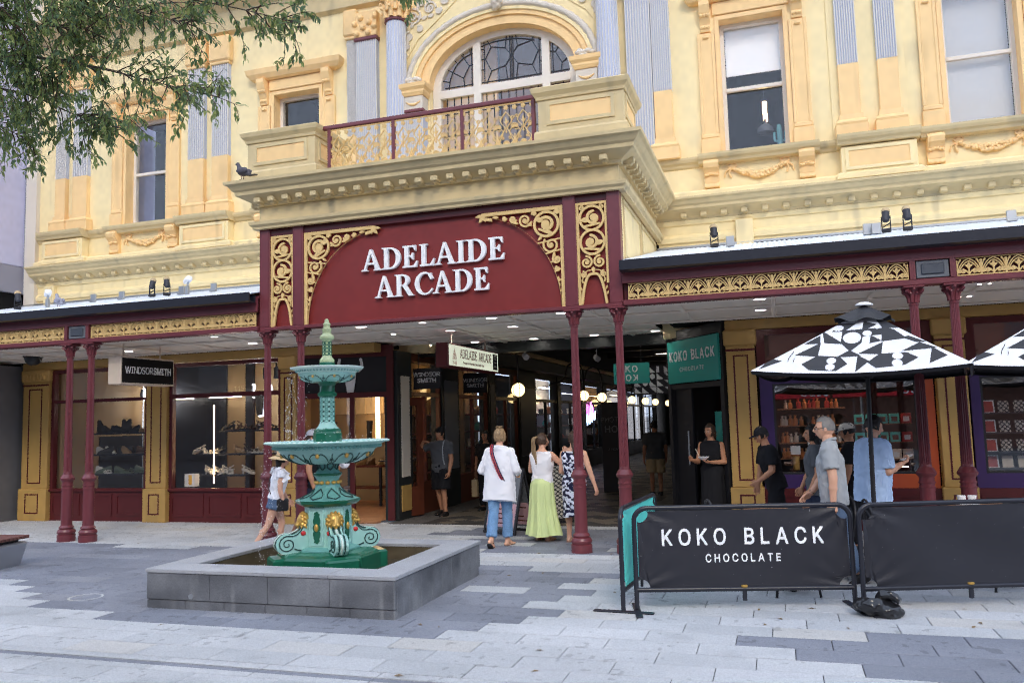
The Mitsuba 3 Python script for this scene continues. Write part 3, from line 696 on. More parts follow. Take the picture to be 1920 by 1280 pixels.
# cast-iron brackets in front of the board
def lace_corner(x0, ztop, w, h, flip):
    """spandrel between the pier (x0), the beam (ztop) and a quarter ellipse"""
    W = 0.034
    cx, cz = w, -h
    g = [sbox(0, -h, 0.05, 0), sbox(0, -0.05, w * 0.92, 0)]
    a = np.radians(np.linspace(180, 97, 40))
    arcp = np.stack([w + (w - 0.075) * np.cos(a), -h + (h - 0.075) * np.sin(a)], 1)
    g.append(stroke(arcp, 0.042))
    c1, r1 = (0.235, -0.235), 0.165
    g += [stroke(arc(*c1, r1, 0, 360, 36), W), stroke(spiral(c1[0], c1[1], 0.10, 60, 1.2, 0.3), 0.04), dot(*c1, 0.048), leafp(c1[0] + 0.04, c1[1] + 0.05, 0.13, 0.075, 15), leafp(c1[0] + 0.02, c1[1] - 0.09, 0.12, 0.05, 200), stroke([(c1[0] - 0.08, c1[1] - 0.15), (c1[0] + 0.10, c1[1] - 0.06)], 0.03)]
    for (qx, qz, r, t0, tn) in ((0.175, -0.52, 0.115, 40, -1.6), (0.105, -0.72, 0.06, 60, -1.5), (0.095, -0.85, 0.035, 60, -1.2), (0.53, -0.155, 0.095, 200, 1.6), (0.70, -0.125, 0.05, 200, 1.4), (0.82, -0.10, 0.03, 200, 1.2), (0.085, -0.085, 0.035, 0, 1.3), (0.40, -0.08, 0.03, 0, 1.3)):
        g += [stroke(spiral(qx, qz, r, t0, tn), 0.026), dot(qx, qz, r * 0.25)]
    for (qx, qz, ang, L) in ((0.13, -0.62, -70, 0.10), (0.09, -0.95, -85, 0.10), (0.085, -1.03, -88, 0.08), (0.62, -0.19, 10, 0.10), (0.90, -0.08, 5, 0.10), (0.30, -0.40, -40, 0.08), (0.43, -0.24, 30, 0.08)):
        g.append(leafp(qx, qz, L, 0.035, ang))
    for k in range(9):
        q = arcp[int(4 + k * 3.2)]
        if q[0] < 0.4:
            g.append(stroke([(0.03, q[1] + 0.05), (q[0], q[1])], 0.018))
    g += [leafp(w * 0.90, -0.05, 0.10, 0.05, -50), leafp(w * 0.90, -0.04, 0.09, 0.04, -110), leafp(w * 0.90, -0.03, 0.12, 0.045, -8), dot(w * 0.90, -0.05, 0.03)]
    g = unary_union(g)
    keep = Polygon([(0, 0), (w * 1.1, 0), (w * 1.1, -0.14)] + [tuple(q) for q in np.stack([w + (w - 0.055) * np.cos(a), -h + (h - 0.055) * np.sin(a)], 1)[::-1]] + [(0, -h)]).buffer(0)
    g = g.intersection(unary_union([keep, sbox(w * 0.8, -0.16, w * 1.1, 0)])).simplify(0.0015)
    if flip: g = mirror(g)
    return tf(ext(g, 0.03), t=(x0, PY + 0.035, ztop))
obj('corner_bracket', lace_corner(-6.513, 4.528, 1.25, 1.36, False), 'lace', por)
obj('corner_bracket', lace_corner(-2.587, 4.528, 1.25, 1.36, True), 'lace', por)
def lace_narrow(w, h):
    c = w / 2
    g = [sbox(0, -h, 0.035, 0), sbox(w - 0.035, -h * 0.80, w, 0), sbox(0, -0.035, w, 0)]
    for (qz, sgn) in ((-0.215, 1), (-0.535, -1)):
        g += [stroke(arc(c, qz, 0.160, 0, 360, 32), 0.032), stroke(spiral(c + 0.02 * sgn, qz, 0.092, 90, sgn * 1.2, 0.3), 0.036), dot(c + 0.02 * sgn, qz, 0.042), leafp(c - sgn * 0.03, qz - 0.02, 0.13, 0.07, 180 if sgn > 0 else 10), stroke([(c - sgn * 0.12, qz - 0.11), (c + sgn * 0.10, qz - 0.08)], 0.028)]
    for s_ in (-1, 1):
        g += [stroke(spiral(c + s_ * 0.088, -0.80, 0.082, 90, s_ * 1.6), 0.026), dot(c + s_ * 0.088, -0.80, 0.02), stroke(spiral(c + s_ * 0.135, -0.96, 0.042, 90, s_ * 1.4), 0.02), stroke(spiral(c + s_ * 0.14, -0.07, 0.036, 90, s_ * 1.3), 0.018)]
        a = np.linspace(0, 1, 16)
        legs = np.stack([c + s_ * ((w / 2 - 0.045) * np.sqrt(a)), -0.955 - (h - 0.975) * a ** 1.6], 1)
        g += [stroke(legs, 0.034), stroke(legs[:9] + [s_ * 0.035, 0.05], 0.012)]
        for q in (5, 8, 11, 13):
            g.append(leafp(legs[q][0] + s_ * 0.02, legs[q][1] + 0.02, 0.06, 0.022, 70 * s_ if s_ > 0 else 110))
    g += [stroke([(c - 0.05, -0.70), (c + 0.05, -0.70)], 0.02), leafp(c, -0.86, 0.09, 0.05, -90)]
    g = unary_union(g).intersection(sbox(0, -h, w, 0)).simplify(0.0015)
    return ext(g, 0.03)
for x0 in (-7.078, -2.413):
    obj('narrow_bracket', tf(lace_narrow(0.39 if x0 < -5 else 0.416, 1.36), t=(x0, PY + 0.035, 4.528)), 'lace', por)

# lettering: hand cut serif capitals, height 1
def L_(shapes, holes=()):
    g = unary_union(shapes)
    for h_ in holes: g = g.difference(h_)
    return g
def serif(x, z, w, up):
    d = 0.055
    return Polygon([(x - w / 2, z), (x + w / 2, z), (x + w / 2, z + up * d * 0.6), (x + w / 4, z + up * d * 1.3), (x - w / 4, z + up * d * 1.3), (x - w / 2, z + up * d * 0.6)])
def oval(cx, cz, a, b, n=40):
    t = np.linspace(0, 2 * np.pi, n)
    return Polygon(np.stack([cx + a * np.cos(t), cz + b * np.sin(t)], 1))
def glyph(ch):
    if ch == 'A':
        g = L_([Polygon([(0.07, 0), (0.15, 0), (0.43, 0.86), (0.40, 1.0), (0.36, 1.0)]), Polygon([(0.36, 1.0), (0.46, 1.0), (0.82, 0), (0.62, 0)]), sbox(0.22, 0.29, 0.64, 0.37), serif(0.115, 0, 0.29, 1), serif(0.72, 0, 0.38, 1)])
        return g, 0.90
    if ch == 'D':
        o = unary_union([sbox(0.12, 0, 0.40, 1), oval(0.40, 0.5, 0.46, 0.5)]).difference(sbox(-1, -1, 0.12, 2))
        i = unary_union([sbox(0.30, 0.07, 0.40, 0.93), oval(0.38, 0.5, 0.28, 0.43)]).difference(sbox(-1, -1, 0.30, 2))
        return L_([o.difference(i), serif(0.2, 0, 0.40, 1), serif(0.2, 1, 0.40, -1)]), 0.92
    if ch == 'E':
        return L_([sbox(0.12, 0, 0.30, 1), sbox(0.04, 0, 0.66, 0.075), sbox(0.04, 0.925, 0.63, 1), sbox(0.25, 0.47, 0.50, 0.545), Polygon([(0.63, 1), (0.63, 0.74), (0.59, 0.74), (0.50, 0.93), (0.5, 1)]), Polygon([(0.66, 0), (0.70, 0.28), (0.66, 0.28), (0.52, 0.07), (0.5, 0)]), Polygon([(0.51, 0.35), (0.51, 0.66), (0.47, 0.66), (0.40, 0.54), (0.40, 0.47), (0.47, 0.35)])]), 0.76
    if ch == 'L':
        return L_([sbox(0.12, 0, 0.30, 1), serif(0.21, 1, 0.38, -1), sbox(0.04, 0, 0.64, 0.075), Polygon([(0.64, 0), (0.69, 0.32), (0.65, 0.32), (0.50, 0.07), (0.48, 0)])]), 0.72
    if ch == 'I':
        return L_([sbox(0.12, 0, 0.30, 1), serif(0.21, 1, 0.38, -1), serif(0.21, 0, 0.38, 1)]), 0.43
    if ch == 'R':
        o = unary_union([sbox(0.12, 0.45, 0.38, 1), oval(0.38, 0.725, 0.34, 0.275)]).difference(sbox(-1, -1, 0.12, 2))
        i = unary_union([sbox(0.30, 0.52, 0.38, 0.93), oval(0.36, 0.725, 0.17, 0.205)]).difference(sbox(-1, -1, 0.30, 2))
        return L_([o.difference(i), sbox(0.12, 0, 0.30, 0.99), serif(0.2, 0, 0.38, 1), serif(0.2, 1, 0.36, -1), Polygon([(0.36, 0.50), (0.56, 0.50), (0.84, 0.05), (0.92, 0.04), (0.92, 0), (0.68, 0)])]), 0.92
    if ch == 'C':
        o = oval(0.50, 0.5, 0.45, 0.52).difference(oval(0.55, 0.5, 0.32, 0.44)).difference(Polygon([(0.6, 0.5), (1.2, 0.20), (1.2, 0.80)]))
        o = o.difference(sbox(0.80, 0.25, 1.1, 0.70))
        return L_([o, Polygon([(0.82, 0.97), (0.82, 0.66), (0.78, 0.66), (0.66, 0.90)]), Polygon([(0.86, 0.22), (0.82, 0.20), (0.66, 0.04), (0.72, 0.03)])]), 0.90
for word, x0, x1, zb, hh in (('ADELAIDE', -5.57, -3.40, 3.875, 0.31), ('ARCADE', -5.36, -3.63, 3.475, 0.31)):
    gl = [glyph(c) for c in word]
    tot = sum(a for _, a in gl)
    x, k = x0, (x1 - x0) / tot
    for g, a in gl:
        q = affinity.scale(g, k * 1.0, hh, origin=(0, 0))
        obj('letter', tf(ext(q.buffer(0), 0.05), t=(x, PY + 0.035, zb)), 'white', por)
        x += a * k

# columns shared with the verandahs
def column_meshes():
    shaft = lathe([(0.135, 0.0), (0.135, 0.10), (0.118, 0.105), (0.135, 0.135), (0.135, 0.155), (0.118, 0.185), (0.098, 0.19), (0.112, 0.215), (0.098, 0.235), (0.084, 0.25), (0.080, 0.80), (0.088, 0.81), (0.088, 0.825), (0.080, 0.83), (0.080, 0.86), (0.090, 0.865), (0.090, 0.88), (0.080, 0.885), (0.080, 0.93), (0.092, 0.945), (0.106, 0.96), (0.108, 0.985), (0.096, 1.0), (0.082, 1.03), (0.068, 1.045)], 32)
    up = lathe([(0.064, 1.045), (0.062, 1.07), (0.061, 1.08), (0.052, 2.2), (0.048, 2.88), (0.048, 2.89), (0.055, 2.895), (0.056, 2.91), (0.048, 2.915)], 64, (16, 0.16, 1.075, 2.885))
    cap = [lathe([(0.046, 2.915), (0.050, 3.0), (0.072, 3.07), (0.095, 3.10)], 16), box(-0.115, 0.115, -0.115, 0.115, 3.088, 3.115, 0.008)]
    for q in range(8):
        th = math.pi * 2 * (q + 0.5) / 8
        d = np.array([math.cos(th), math.sin(th), 0])
        cap.append(tube(curve([d * 0.050 + [0, 0, 2.925], d * 0.058 + [0, 0, 2.99], d * 0.082 + [0, 0, 3.035], d * 0.095 + [0, 0, 3.02]], 7), np.linspace(0.02, 0.012, 7), 5))
    for q in range(4):
        th = math.pi / 4 + math.pi / 2 * q
        cap.append(tf(ext(stroke(spiral(0, 0, 0.032, 90, 1.2), 0.016), 0.03), rz=math.degrees(th) , t=(0.105 * math.cos(th), 0.105 * math.sin(th), 3.062)))
    for q in range(4):
        th = math.pi / 2 * q
        cap.append(ball((0.10 * math.cos(th), 0.10 * math.sin(th), 3.075), 0.018, sub=1))
    return plyd(shaft, 'maroon', 40), plyd(up, 'maroon', 30), plyd(cap, 'maroon', 40)
COL = column_meshes()
def column(x, y, parent):
    k = put('column', COL[1], parent, at(x, y, 0.0))
    put('pedestal', COL[0], k, at(x, y, 0.0))
    put('capital', COL[2], k, at(x, y, 0.0))
for x in (-7.165, -6.60, -2.50, -1.91):
    column(x, PY + 0.085, por)

# balcony -----------------------------------------------------------------------
for x0, x1 in ((-7.42, -6.27), (-2.86, -1.70)):
    y0, y1 = 10.36, 11.3
    p = obj('balcony_pedestal', box(x0, x1, y0, y1, 5.345, 5.98, 0.006), 'trim', por)
    obj('cap', sweep([(x0, y0), (x1, y0), (x1, y1), (x0, y1)], [(-0.05, 5.95), (0.02, 5.95), (0.03, 5.99), (0.07, 6.04), (0.085, 6.10), (0.04, 6.125), (-0.05, 6.125)], True), 'trim', p)
    obj('cap_top', box(x0 - 0.02, x1 + 0.02, y0 - 0.02, y1 + 0.02, 6.10, 6.128), 'trim', p)
    obj('base_mould', sweep([(x0, y0), (x1, y0), (x1, y1), (x0, y1)], [(-0.02, 5.347), (0.05, 5.347), (0.05, 5.49), (0.03, 5.52), (-0.02, 5.535)], True), 'trim', p)
    obj('panel', box(x0 + 0.17, x1 - 0.17, y0 - 0.004, y0 + 0.02, 5.65, 5.87), 'accent', p)
    obj('panel_frame', panel_frame(x0 + 0.12, x1 - 0.12, 5.60, 5.92, y0 - 0.018, 0.05, 0.025), 'trim', p)
    obj('side_panel', tf(box(0.15, y1 - y0 - 0.15, -0.004, 0.02, 5.65, 5.87), rz=90, t=(x1, y0, 0)), 'accent', p)
    obj('side_frame', tf(panel_frame(0.10, y1 - y0 - 0.10, 5.60, 5.92, -0.018, 0.05, 0.025), rz=90, t=(x1, y0, 0)), 'trim', p)
obj('balcony_floor', box(-6.27, -2.86, 10.3, 13.9, 5.346, 5.40), 'trim', por)
RY = 10.50
xs_ = [-6.10, -5.06, -4.00, -2.96]
obj('hand_rail', box(-6.27, -2.86, RY - 0.035, RY + 0.035, 6.045, 6.105, 0.01), 'maroon', por)
for x in xs_:
    obj('rail_post', box(x - 0.024, x + 0.024, RY - 0.03, RY + 0.03, 5.40, 6.046, 0.004), 'maroon', por)
def balustrade_motif(w, h):
    c = w / 2
    g = [sbox(0, 0, w, 0.016), sbox(0, h - 0.016, w, h)]
    for s_ in (-1, 1):
        g += [stroke(curve([(c, 0.02), (c + s_ * 0.115, 0.12), (c + s_ * 0.04, 0.24), (c + s_ * 0.02, 0.30), (c + s_ * 0.085, 0.40), (c, 0.52)], 24), 0.0115),
              stroke(curve([(c + s_ * w / 2, 0.05), (c + s_ * 0.06, 0.19), (c + s_ * 0.05, 0.25), (c + s_ * 0.12, 0.33)], 16), 0.0105),
              stroke(spiral(c + s_ * 0.105, 0.31, 0.055, -60, s_ * 1.3), 0.010), flower(c + s_ * 0.105, 0.31, 0.024, 5),
              stroke(spiral(c + s_ * 0.05, 0.155, 0.028, 90, -s_ * 1.3), 0.008), stroke(spiral(c + s_ * 0.09, 0.44, 0.032, 200, s_ * 1.2), 0.008)]
    for x in (0.0, w):
        g += [stroke(arc(x, 0.055, 0.048, 0, 360, 16), 0.012), flower(x, 0.055, 0.038, 6), flower(x, h - 0.06, 0.034, 5), stroke(curve([(x, 0.1), (x, 0.2)], 4), 0.012)]
    g += [stroke(arc(c, 0.062, 0.045, 0, 360, 16), 0.012), flower(c, 0.062, 0.036, 6), flower(c, h - 0.055, 0.034, 5), leafp(c, 0.33, 0.12, 0.024, 90), leafp(c, 0.35, 0.06, 0.016, 50), leafp(c, 0.35, 0.06, 0.016, 130), dot(c, 0.235, 0.012), stroke([(c, 0.24), (c, 0.34)], 0.01)]
    return unary_union(g).intersection(sbox(0, 0, w, h)).simplify(0.0012)
for a, b in zip(xs_[:-1], xs_[1:]):
    n = 4
    w = (b - a - 0.048) / n
    d_ = plyd(lumpy(ext(balustrade_motif(w, 0.635), 0.022), 0.0, 1), 'lace')
    for i in range(n):
        put('railing_panel', d_, por, at(a + 0.024 + i * w, RY - 0.011, 5.405))
pg = thing('pigeon', 'dark grey pigeon perched on the tip of the portico cornice', 'pigeon')
mat('pigeon', (0.075, 0.07, 0.085), 0.6); mat('pigeon_light', (0.28, 0.28, 0.34), 0.6)
def pigeon(key, x, y, z, rz, col):
    body = m3.Manifold.batch_hull([m3.Manifold.sphere(0.058, 20).scale((1, 1.5, 1.15)).translate((0, 0, 0.13)), m3.Manifold.sphere(0.025, 14).translate((0, -0.12, 0.075))]) 
    nk = m3.Manifold.batch_hull([m3.Manifold.sphere(0.04, 14).translate((0, 0.05, 0.17)), m3.Manifold.sphere(0.025, 14).translate((0, 0.075, 0.235))])
    hd = m3.Manifold.sphere(0.029, 16).translate((0, 0.085, 0.25))
    bk = m3.Manifold.batch_hull([m3.Manifold.sphere(0.009, 8).translate((0, 0.108, 0.25)), m3.Manifold.sphere(0.003, 8).translate((0, 0.138, 0.243))])
    b = mesh_of(body + nk + hd + bk)
    obj('body', b, col, key, smooth=50, tw=at(x, y, z, rz=rz))
    tail = [box(-0.03, 0.03, -0.24, -0.09, 0.052, 0.066, 0.006), tf(ball((0.052, -0.02, 0.135), 0.05, (0.35, 2.0, 0.9))), tf(ball((-0.052, -0.02, 0.135), 0.05, (0.35, 2.0, 0.9)))]
    obj('wing', tail, col, key, smooth=50, tw=at(x, y, z, rz=rz))
    for s_ in (-1, 1):
        obj('leg', tube([(0.022 * s_, 0.0, 0.08), (0.022 * s_, 0.005, 0.008), (0.022 * s_, 0.04, 0.004)], 0.005, 5), 'maroon', key, tw=at(x, y, z, rz=rz))
pigeon(pg, -7.33, 10.12, 5.325, 90, 'pigeon')
pg = thing('pigeon', 'light grey pigeon walking on the pale verandah roof near the security camera', 'pigeon')
pigeon(pg, -12.2, 11.5, 3.925, 70, 'pigeon_light')

# ================================================================ VERANDAHS on both sides
def lace_motif(w, h):
    c = w / 2
    g = [sbox(0, 0, w, 0.012), sbox(0, h - 0.010, w, h)]
    for s_ in (-1, 1):
        e = c + s_ * w / 2
        g += [stroke(curve([(e - s_ * 0.008, 0.03), (e - s_ * 0.03, 0.10), (e - s_ * 0.075, 0.165), (c, 0.192)], 12), 0.011),
              stroke(curve([(e - s_ * 0.022, 0.03), (e - s_ * 0.045, 0.09), (e - s_ * 0.085, 0.14), (c, 0.165)], 12), 0.011),
              stroke(curve([(e, 0.05), (e - s_ * 0.012, 0.12), (e - s_ * 0.04, 0.185)], 8), 0.012), leafp(e - s_ * 0.03, 0.16, 0.035, 0.022, 90 + s_ * 30),
              stroke(curve([(c, 0.02), (c + s_ * 0.03, 0.055), (c + s_ * 0.055, 0.07)], 8), 0.014), stroke(spiral(c + s_ * 0.055, 0.048, 0.026, 90, -s_ * 1.3), 0.013), dot(c + s_ * 0.055, 0.048, 0.009),
              leafp(c + s_ * 0.005, 0.10, 0.045, 0.024, 90 - s_ * 55), stroke(spiral(e - s_ * 0.028, 0.045, 0.018, 90, s_ * 1.2), 0.010)]
        g += [sbox(min(e, e - s_ * 0.010), 0, max(e, e - s_ * 0.010), 0.15), dot(e, 0.165, 0.016)]
    g += [stroke([(c, 0.01), (c, 0.13)], 0.014), leafp(c, 0.10, 0.055, 0.032, 90), dot(c, 0.095, 0.017)]
    return unary_union(g).intersection(sbox(0, 0, w, h)).simplify(0.0012)

def roof_sheet(x0, x1):
    n = int((x1 - x0) / 0.0125)
    xs = np.linspace(x0, x1, n + 1)
    zz = 0.008 * np.cos(xs * 2 * np.pi / 0.076)
    rows = [(10.22, 3.665), (12.1, 4.075), (13.99, 4.50)]
    v = np.vstack([np.stack([xs, xs * 0 + y, z + zz + o], 1) for o in (0.0, -0.012) for y, z in rows])
    m = n + 1
    f = []
    i = np.arange(n)
    for r in (0, 1):
        f.append(np.stack([r * m + i, r * m + i + 1, (r + 1) * m + i + 1, (r + 1) * m + i], 1))
        f.append(np.stack([(r + 3) * m + i, (r + 4) * m + i, (r + 4) * m + i + 1, (r + 3) * m + i + 1], 1))
    f.append(np.stack([i, 3 * m + i, 3 * m + i + 1, i + 1], 1))
    return (v, np.vstack(f))

def verandah(x0, x1, pairs, ends, lab):
    t = thing('verandah', lab, 'verandah')
    obj('roof', roof_sheet(x0, x1), 'roof_iron', t, smooth=True)
    obj('flashing', box(x0, x1, 13.9, 13.985, 4.49, 4.53, 0.006), 'grey_metal', t)
    obj('gutter', prism_x([(10.17, 3.54), (10.21, 3.525), (10.33, 3.525), (10.33, 3.64), (10.315, 3.64), (10.315, 3.54), (10.20, 3.545), (10.185, 3.66), (10.17, 3.665)], x0, x1), 'gutter', t)
    obj('fascia', [box(x0, x1, 10.36, 10.40, 3.40, 3.62), box(x0, x1, 10.335, 10.359, 3.525, 3.62), box(x0, x1, 10.40, 10.56, 3.60, 3.64)], 'maroon', t)
    obj('bottom_beam', box(x0, x1, 10.37, 10.56, 3.118, 3.185, 0.006), 'maroon', t)
    obj('back_board', box(x0, x1, 10.47, 10.50, 3.186, 3.40), 'maroon_dark', t)
    for a, b in ends:
        n = max(1, int(round((b - a) / 0.25)))
        w = (b - a) / n
        d_ = plyd(ext(lace_motif(w, 0.205), 0.022), 'lace')
        for i in range(n):
            put('lace_panel', d_, t, at(a + i * w, 10.395, 3.19))
    for a, b in pairs:
        for x in (a, b):
            column(x, 10.47, t)
            obj('beam_block', box(x - 0.03, x + 0.03, 10.365, 10.46, 3.186, 3.40), 'maroon', t)
        v = obj('vent_box', box(a + 0.04, b - 0.04, 10.385, 10.46, 3.195, 3.395, 0.006), 'grey_paint', t)
        obj('vent_flap', box(a + 0.09, b - 0.09, 10.365, 10.384, 3.235, 3.355, 0.008), 'slate', v)
    s = obj('soffit', box(x0, x1, 10.57, 12.86, 3.145, 3.16), 'soffit', t)
    for x in np.arange(math.ceil(x0 / 1.18) * 1.18, x1, 1.18):
        obj('batten', box(x - 0.03, x + 0.03, 10.57, 12.84, 3.118, 3.144, 0.008), 'soffit', s)
    for y in (10.6, 11.5, 12.75):
        obj('batten', box(x0, x1, y - 0.035, y + 0.035, 3.112, 3.143, 0.01), 'soffit', s)
    return t
va = verandah(-16.5, -7.255, [(-10.84, -10.41)], [(-16.4, -10.88), (-10.36, -7.30)], 'verandah over the shoe shop windows with a white iron roof and gold lace frieze')
vb_ = verandah(-1.815, 7.0, [(1.55, 1.97)], [(-1.75, 1.51), (2.01, 7.0)], 'verandah over the chocolate shop windows with a pale iron roof and gold lace frieze')
# soffit of the portico and the recessed entrance
s = obj('soffit', box(-7.25, -1.82, 10.60, 14.45, 3.145, 3.16), 'soffit', por)
for x in np.arange(-7.08, -1.9, 1.18):
    obj('batten', box(x - 0.03, x + 0.03, 10.6, 14.4, 3.118, 3.144, 0.008), 'soffit', s)
for y in (10.63, 11.5, 12.75, 13.6):
    obj('batten', box(-7.25, -1.82, y - 0.035, y + 0.035, 3.112, 3.143, 0.01), 'soffit', s)
ring_d = plyd(lathe([(0.088, 0.0), (0.094, -0.006), (0.072, -0.008), (0.070, 0.0)], 24), 'white', 40)
ORD = ['first', 'second', 'third', 'fourth', 'fifth', 'sixth', 'seventh', 'eighth', 'ninth', 'tenth', 'eleventh', 'twelfth', 'thirteenth', 'fourteenth']
LIGHTS_ = {'over the shoe shop windows': [(-13.39, 12.1), (-11.18, 12.1), (-8.55, 12.1), (-8.38, 10.9)],
           'of the street side row under the portico': [(-5.82, 10.9), (-4.81, 10.9), (-3.78, 10.9), (-2.76, 10.87)],
           'of the middle row under the portico': [(-5.90, 12.05), (-4.895, 12.1), (-3.85, 12.1)],
           'of the inner row at the passage entrance': [(-6.15, 14.1), (-5.22, 14.1), (-4.10, 14.1), (-3.0, 14.1), (-1.92, 14.0)],
           'in front of the chocolate shop': [(-0.17, 12.0), (-0.16, 10.85), (2.37, 10.83), (2.39, 11.97)]}
for where, pts_ in LIGHTS_.items():
    for i, (x, y) in enumerate(pts_):
        k = thing('ceiling_light', f'{ORD[i]} round downlight {where}, from the shoe side', 'ceiling light', f'recessed downlights {where}')
        put('trim_ring', ring_d, k, at(x, y, 3.1445))
        emit(tf(lathe([(0.0, -0.004), (0.07, -0.004), (0.07, -0.002), (0.0, -0.002)], 20), t=(x, y, 3.144)), (7, 6.6, 6.0), 'diffuser', k)

# floodlights, cameras, brackets on the roofs
def floodlight(x, y, z, rz, lab):
    k = thing('floodlight', lab, 'floodlight', None)
    tw = at(x, y, z, rz=rz, sc=0.82)
    obj('stand', [box(-0.07, 0.07, -0.04, 0.04, -0.03, 0.03, 0.006), box(-0.075, -0.06, -0.012, 0.012, 0, 0.24), box(0.06, 0.075, -0.012, 0.012, 0, 0.24), tube([(-0.06, 0, 0.06), (0.06, 0, 0.12)], 0.01, 6)], 'black', k, tw=tw)
    obj('body', tf(lathe([(0.0, -0.09), (0.05, -0.085), (0.06, -0.03), (0.062, 0.09)], 20), rx=-18, t=(0, 0, 0.24)), 'charcoal', k, smooth=40, tw=tw)
    obj('lens_ring', tf(lathe([(0.066, 0.085), (0.07, 0.12), (0.05, 0.155), (0.0, 0.165)], 20), rx=-18, t=(0, 0, 0.24)), 'tan', k, smooth=40, tw=tw)
rz_ = lambda y: 3.665 + (y - 10.22) * 0.2215
for x, y, r, lab in ((-0.79, 12.6, 10, 'black floodlight with a tan rim alone on the roof beside the portico'), (1.55, 12.3, -15, 'black floodlight with a tan rim, first of the pair above the umbrella'), (1.82, 12.3, 12, 'black floodlight with a tan rim, second of the pair above the umbrella'),
                     (-10.86, 12.3, 0, 'black floodlight on an open stand above the shoe shop sign'), (-10.53, 12.3, 60, 'black floodlight turned sideways beside the white security camera'), (-13.50, 11.8, 60, 'black floodlight beside the grey neighbouring building')):
    floodlight(x, y, rz_(y) + 0.04, r, lab)
def cctv(x, y, lab):
    k = thing('security_camera', lab, 'security camera')
    z = rz_(y)
    obj('post', [box(x - 0.03, x + 0.03, y - 0.03, y + 0.03, z - 0.02, z + 0.16, 0.006), tube([(x, y, z + 0.15), (x + 0.06, y - 0.05, z + 0.22)], 0.018, 8)], 'grey_metal', k)
    obj('housing', tf(box(-0.055, 0.055, -0.16, 0.14, -0.045, 0.045, 0.02), rz=50, rx=-4, t=(x + 0.02, y - 0.02, z + 0.26)), 'white', k)
cctv(-10.08, 12.3, 'white security camera on the pale verandah roof between floodlights and portico')
cctv(-12.78, 11.8, 'white security camera on the verandah roof close to the pigeon')
BC = {}
brk = plyd([box(-0.06, 0.06, -0.02, 0.02, -0.02, 0.14, 0.006), box(-0.06, 0.06, -0.06, 0.02, -0.02, -0.0, 0.004)], 'grey_metal')
for x, y in ((-12.71, 12.8), (-12.02, 12.8), (-10.45, 12.6), (-9.9, 12.8), (-0.56, 12.6), (1.32, 12.4), (1.42, 12.3), (3.2, 12.8)):
    w_ = 'shoe shop' if x < -7 else 'chocolate shop'
    BC[w_] = BC.get(w_, -1) + 1
    k = tag(K('roof_bracket'), f'small grey metal bracket on the verandah roof above the {w_}, {ORD[BC[w_]]} in the row', 'bracket', f'roof brackets above the {w_}')
    scene[k] = {**brk, 'to_world': at(x, y, rz_(y) + 0.02)}
dm = thing('dome_camera', 'black dome camera under the soffit at the end by the grey building', 'dome camera')
obj('mount', lathe([(0.12, -0.03), (0.17, -0.03), (0.17, 0.0), (0.1, 0.0)], 24, c=(-13.2, 11.9, 3.143)), 'black', dm)
obj('dome', tf(trimesh.creation.icosphere(3), s=(0.15, 0.15, 0.15), t=(-13.2, 11.9, 3.11)), 'glass_dark', dm, smooth=True)
for x, y, lab in ((-4.95, 14.3, 'small black dome camera behind the hanging arcade sign'), (-4.35, 14.3, 'small black dome camera over the middle of the passage')):
    k = thing('small_dome_camera', lab, 'dome camera')
    obj('dome', tf(trimesh.creation.icosphere(2), s=0.05, t=(x, y, 3.12)), 'glass_dark', k, smooth=True)
    obj('mount', lathe([(0.05, -0.012), (0.06, -0.012), (0.06, 0.0), (0.0, 0.0)], 16, c=(x, y, 3.144)), 'white', k)
# ================================================================ SHOPFRONTS under the verandah
YS = 12.9
obj('front_beam', box(-14.5, -6.62, YS - 0.06, YS + 0.2, 2.96, 3.11), 'ochre', bld)
obj('front_beam', [box(-0.72, 6.5, YS - 0.06, YS + 0.2, 2.96, 3.11)], 'ochre', bld)
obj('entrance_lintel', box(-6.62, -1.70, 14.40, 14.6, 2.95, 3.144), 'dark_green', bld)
obj('first_floor', box(-15.4, -6.7, 13.1, 19.0, 3.165, 3.4), 'void', bld)
obj('first_floor', box(-1.6, 6.4, 13.1, 19.0, 3.165, 3.4), 'void', bld)

def shop_pilaster(x0, x1, side=True):
    p = obj('shop_pilaster', box(x0, x1, YS - 0.10, YS + 0.12, 0.62, 2.72, 0.006), 'ochre', bld)
    obj('plinth', box(x0 - 0.03, x1 + 0.03, YS - 0.14, YS + 0.12, 0.0, 0.618, 0.008), 'ochre', p)
    obj('capital', [box(x0 - 0.03, x1 + 0.03, YS - 0.14, YS + 0.12, 2.721, 2.958, 0.02)], 'ochre', p)
    c = (x0 + x1) / 2; w = (x1 - x0) * 0.26
    obj('panel_line', [panel_frame(c - w, c + w, 0.72, 2.58, YS - 0.108, 0.022, 0.01)], 'maroon_dark', p)
    obj('lower_panel_line', [panel_frame(c - w, c + w, 0.14, 0.52, YS - 0.148, 0.022, 0.01)], 'maroon_dark', p)
    obj('neck_line', box(x0 - 0.01, x1 + 0.01, YS - 0.115, YS - 0.10, 2.64, 2.67, 0.003), 'maroon_dark', p)
    return p
for x0, x1 in ((-14.43, -13.78), (-11.40, -10.94), (-8.47, -8.15), (-0.72, -0.30), (2.12, 2.5)):
    shop_pilaster(x0, x1)
obj('dentil_cap', [box(x, x + 0.05, YS - 0.16, YS - 0.13, 2.74, 2.88, 0.01) for x in np.arange(-14.42, -13.8, 0.09)], 'ochre', 'arcade_building__shop_pilaster')

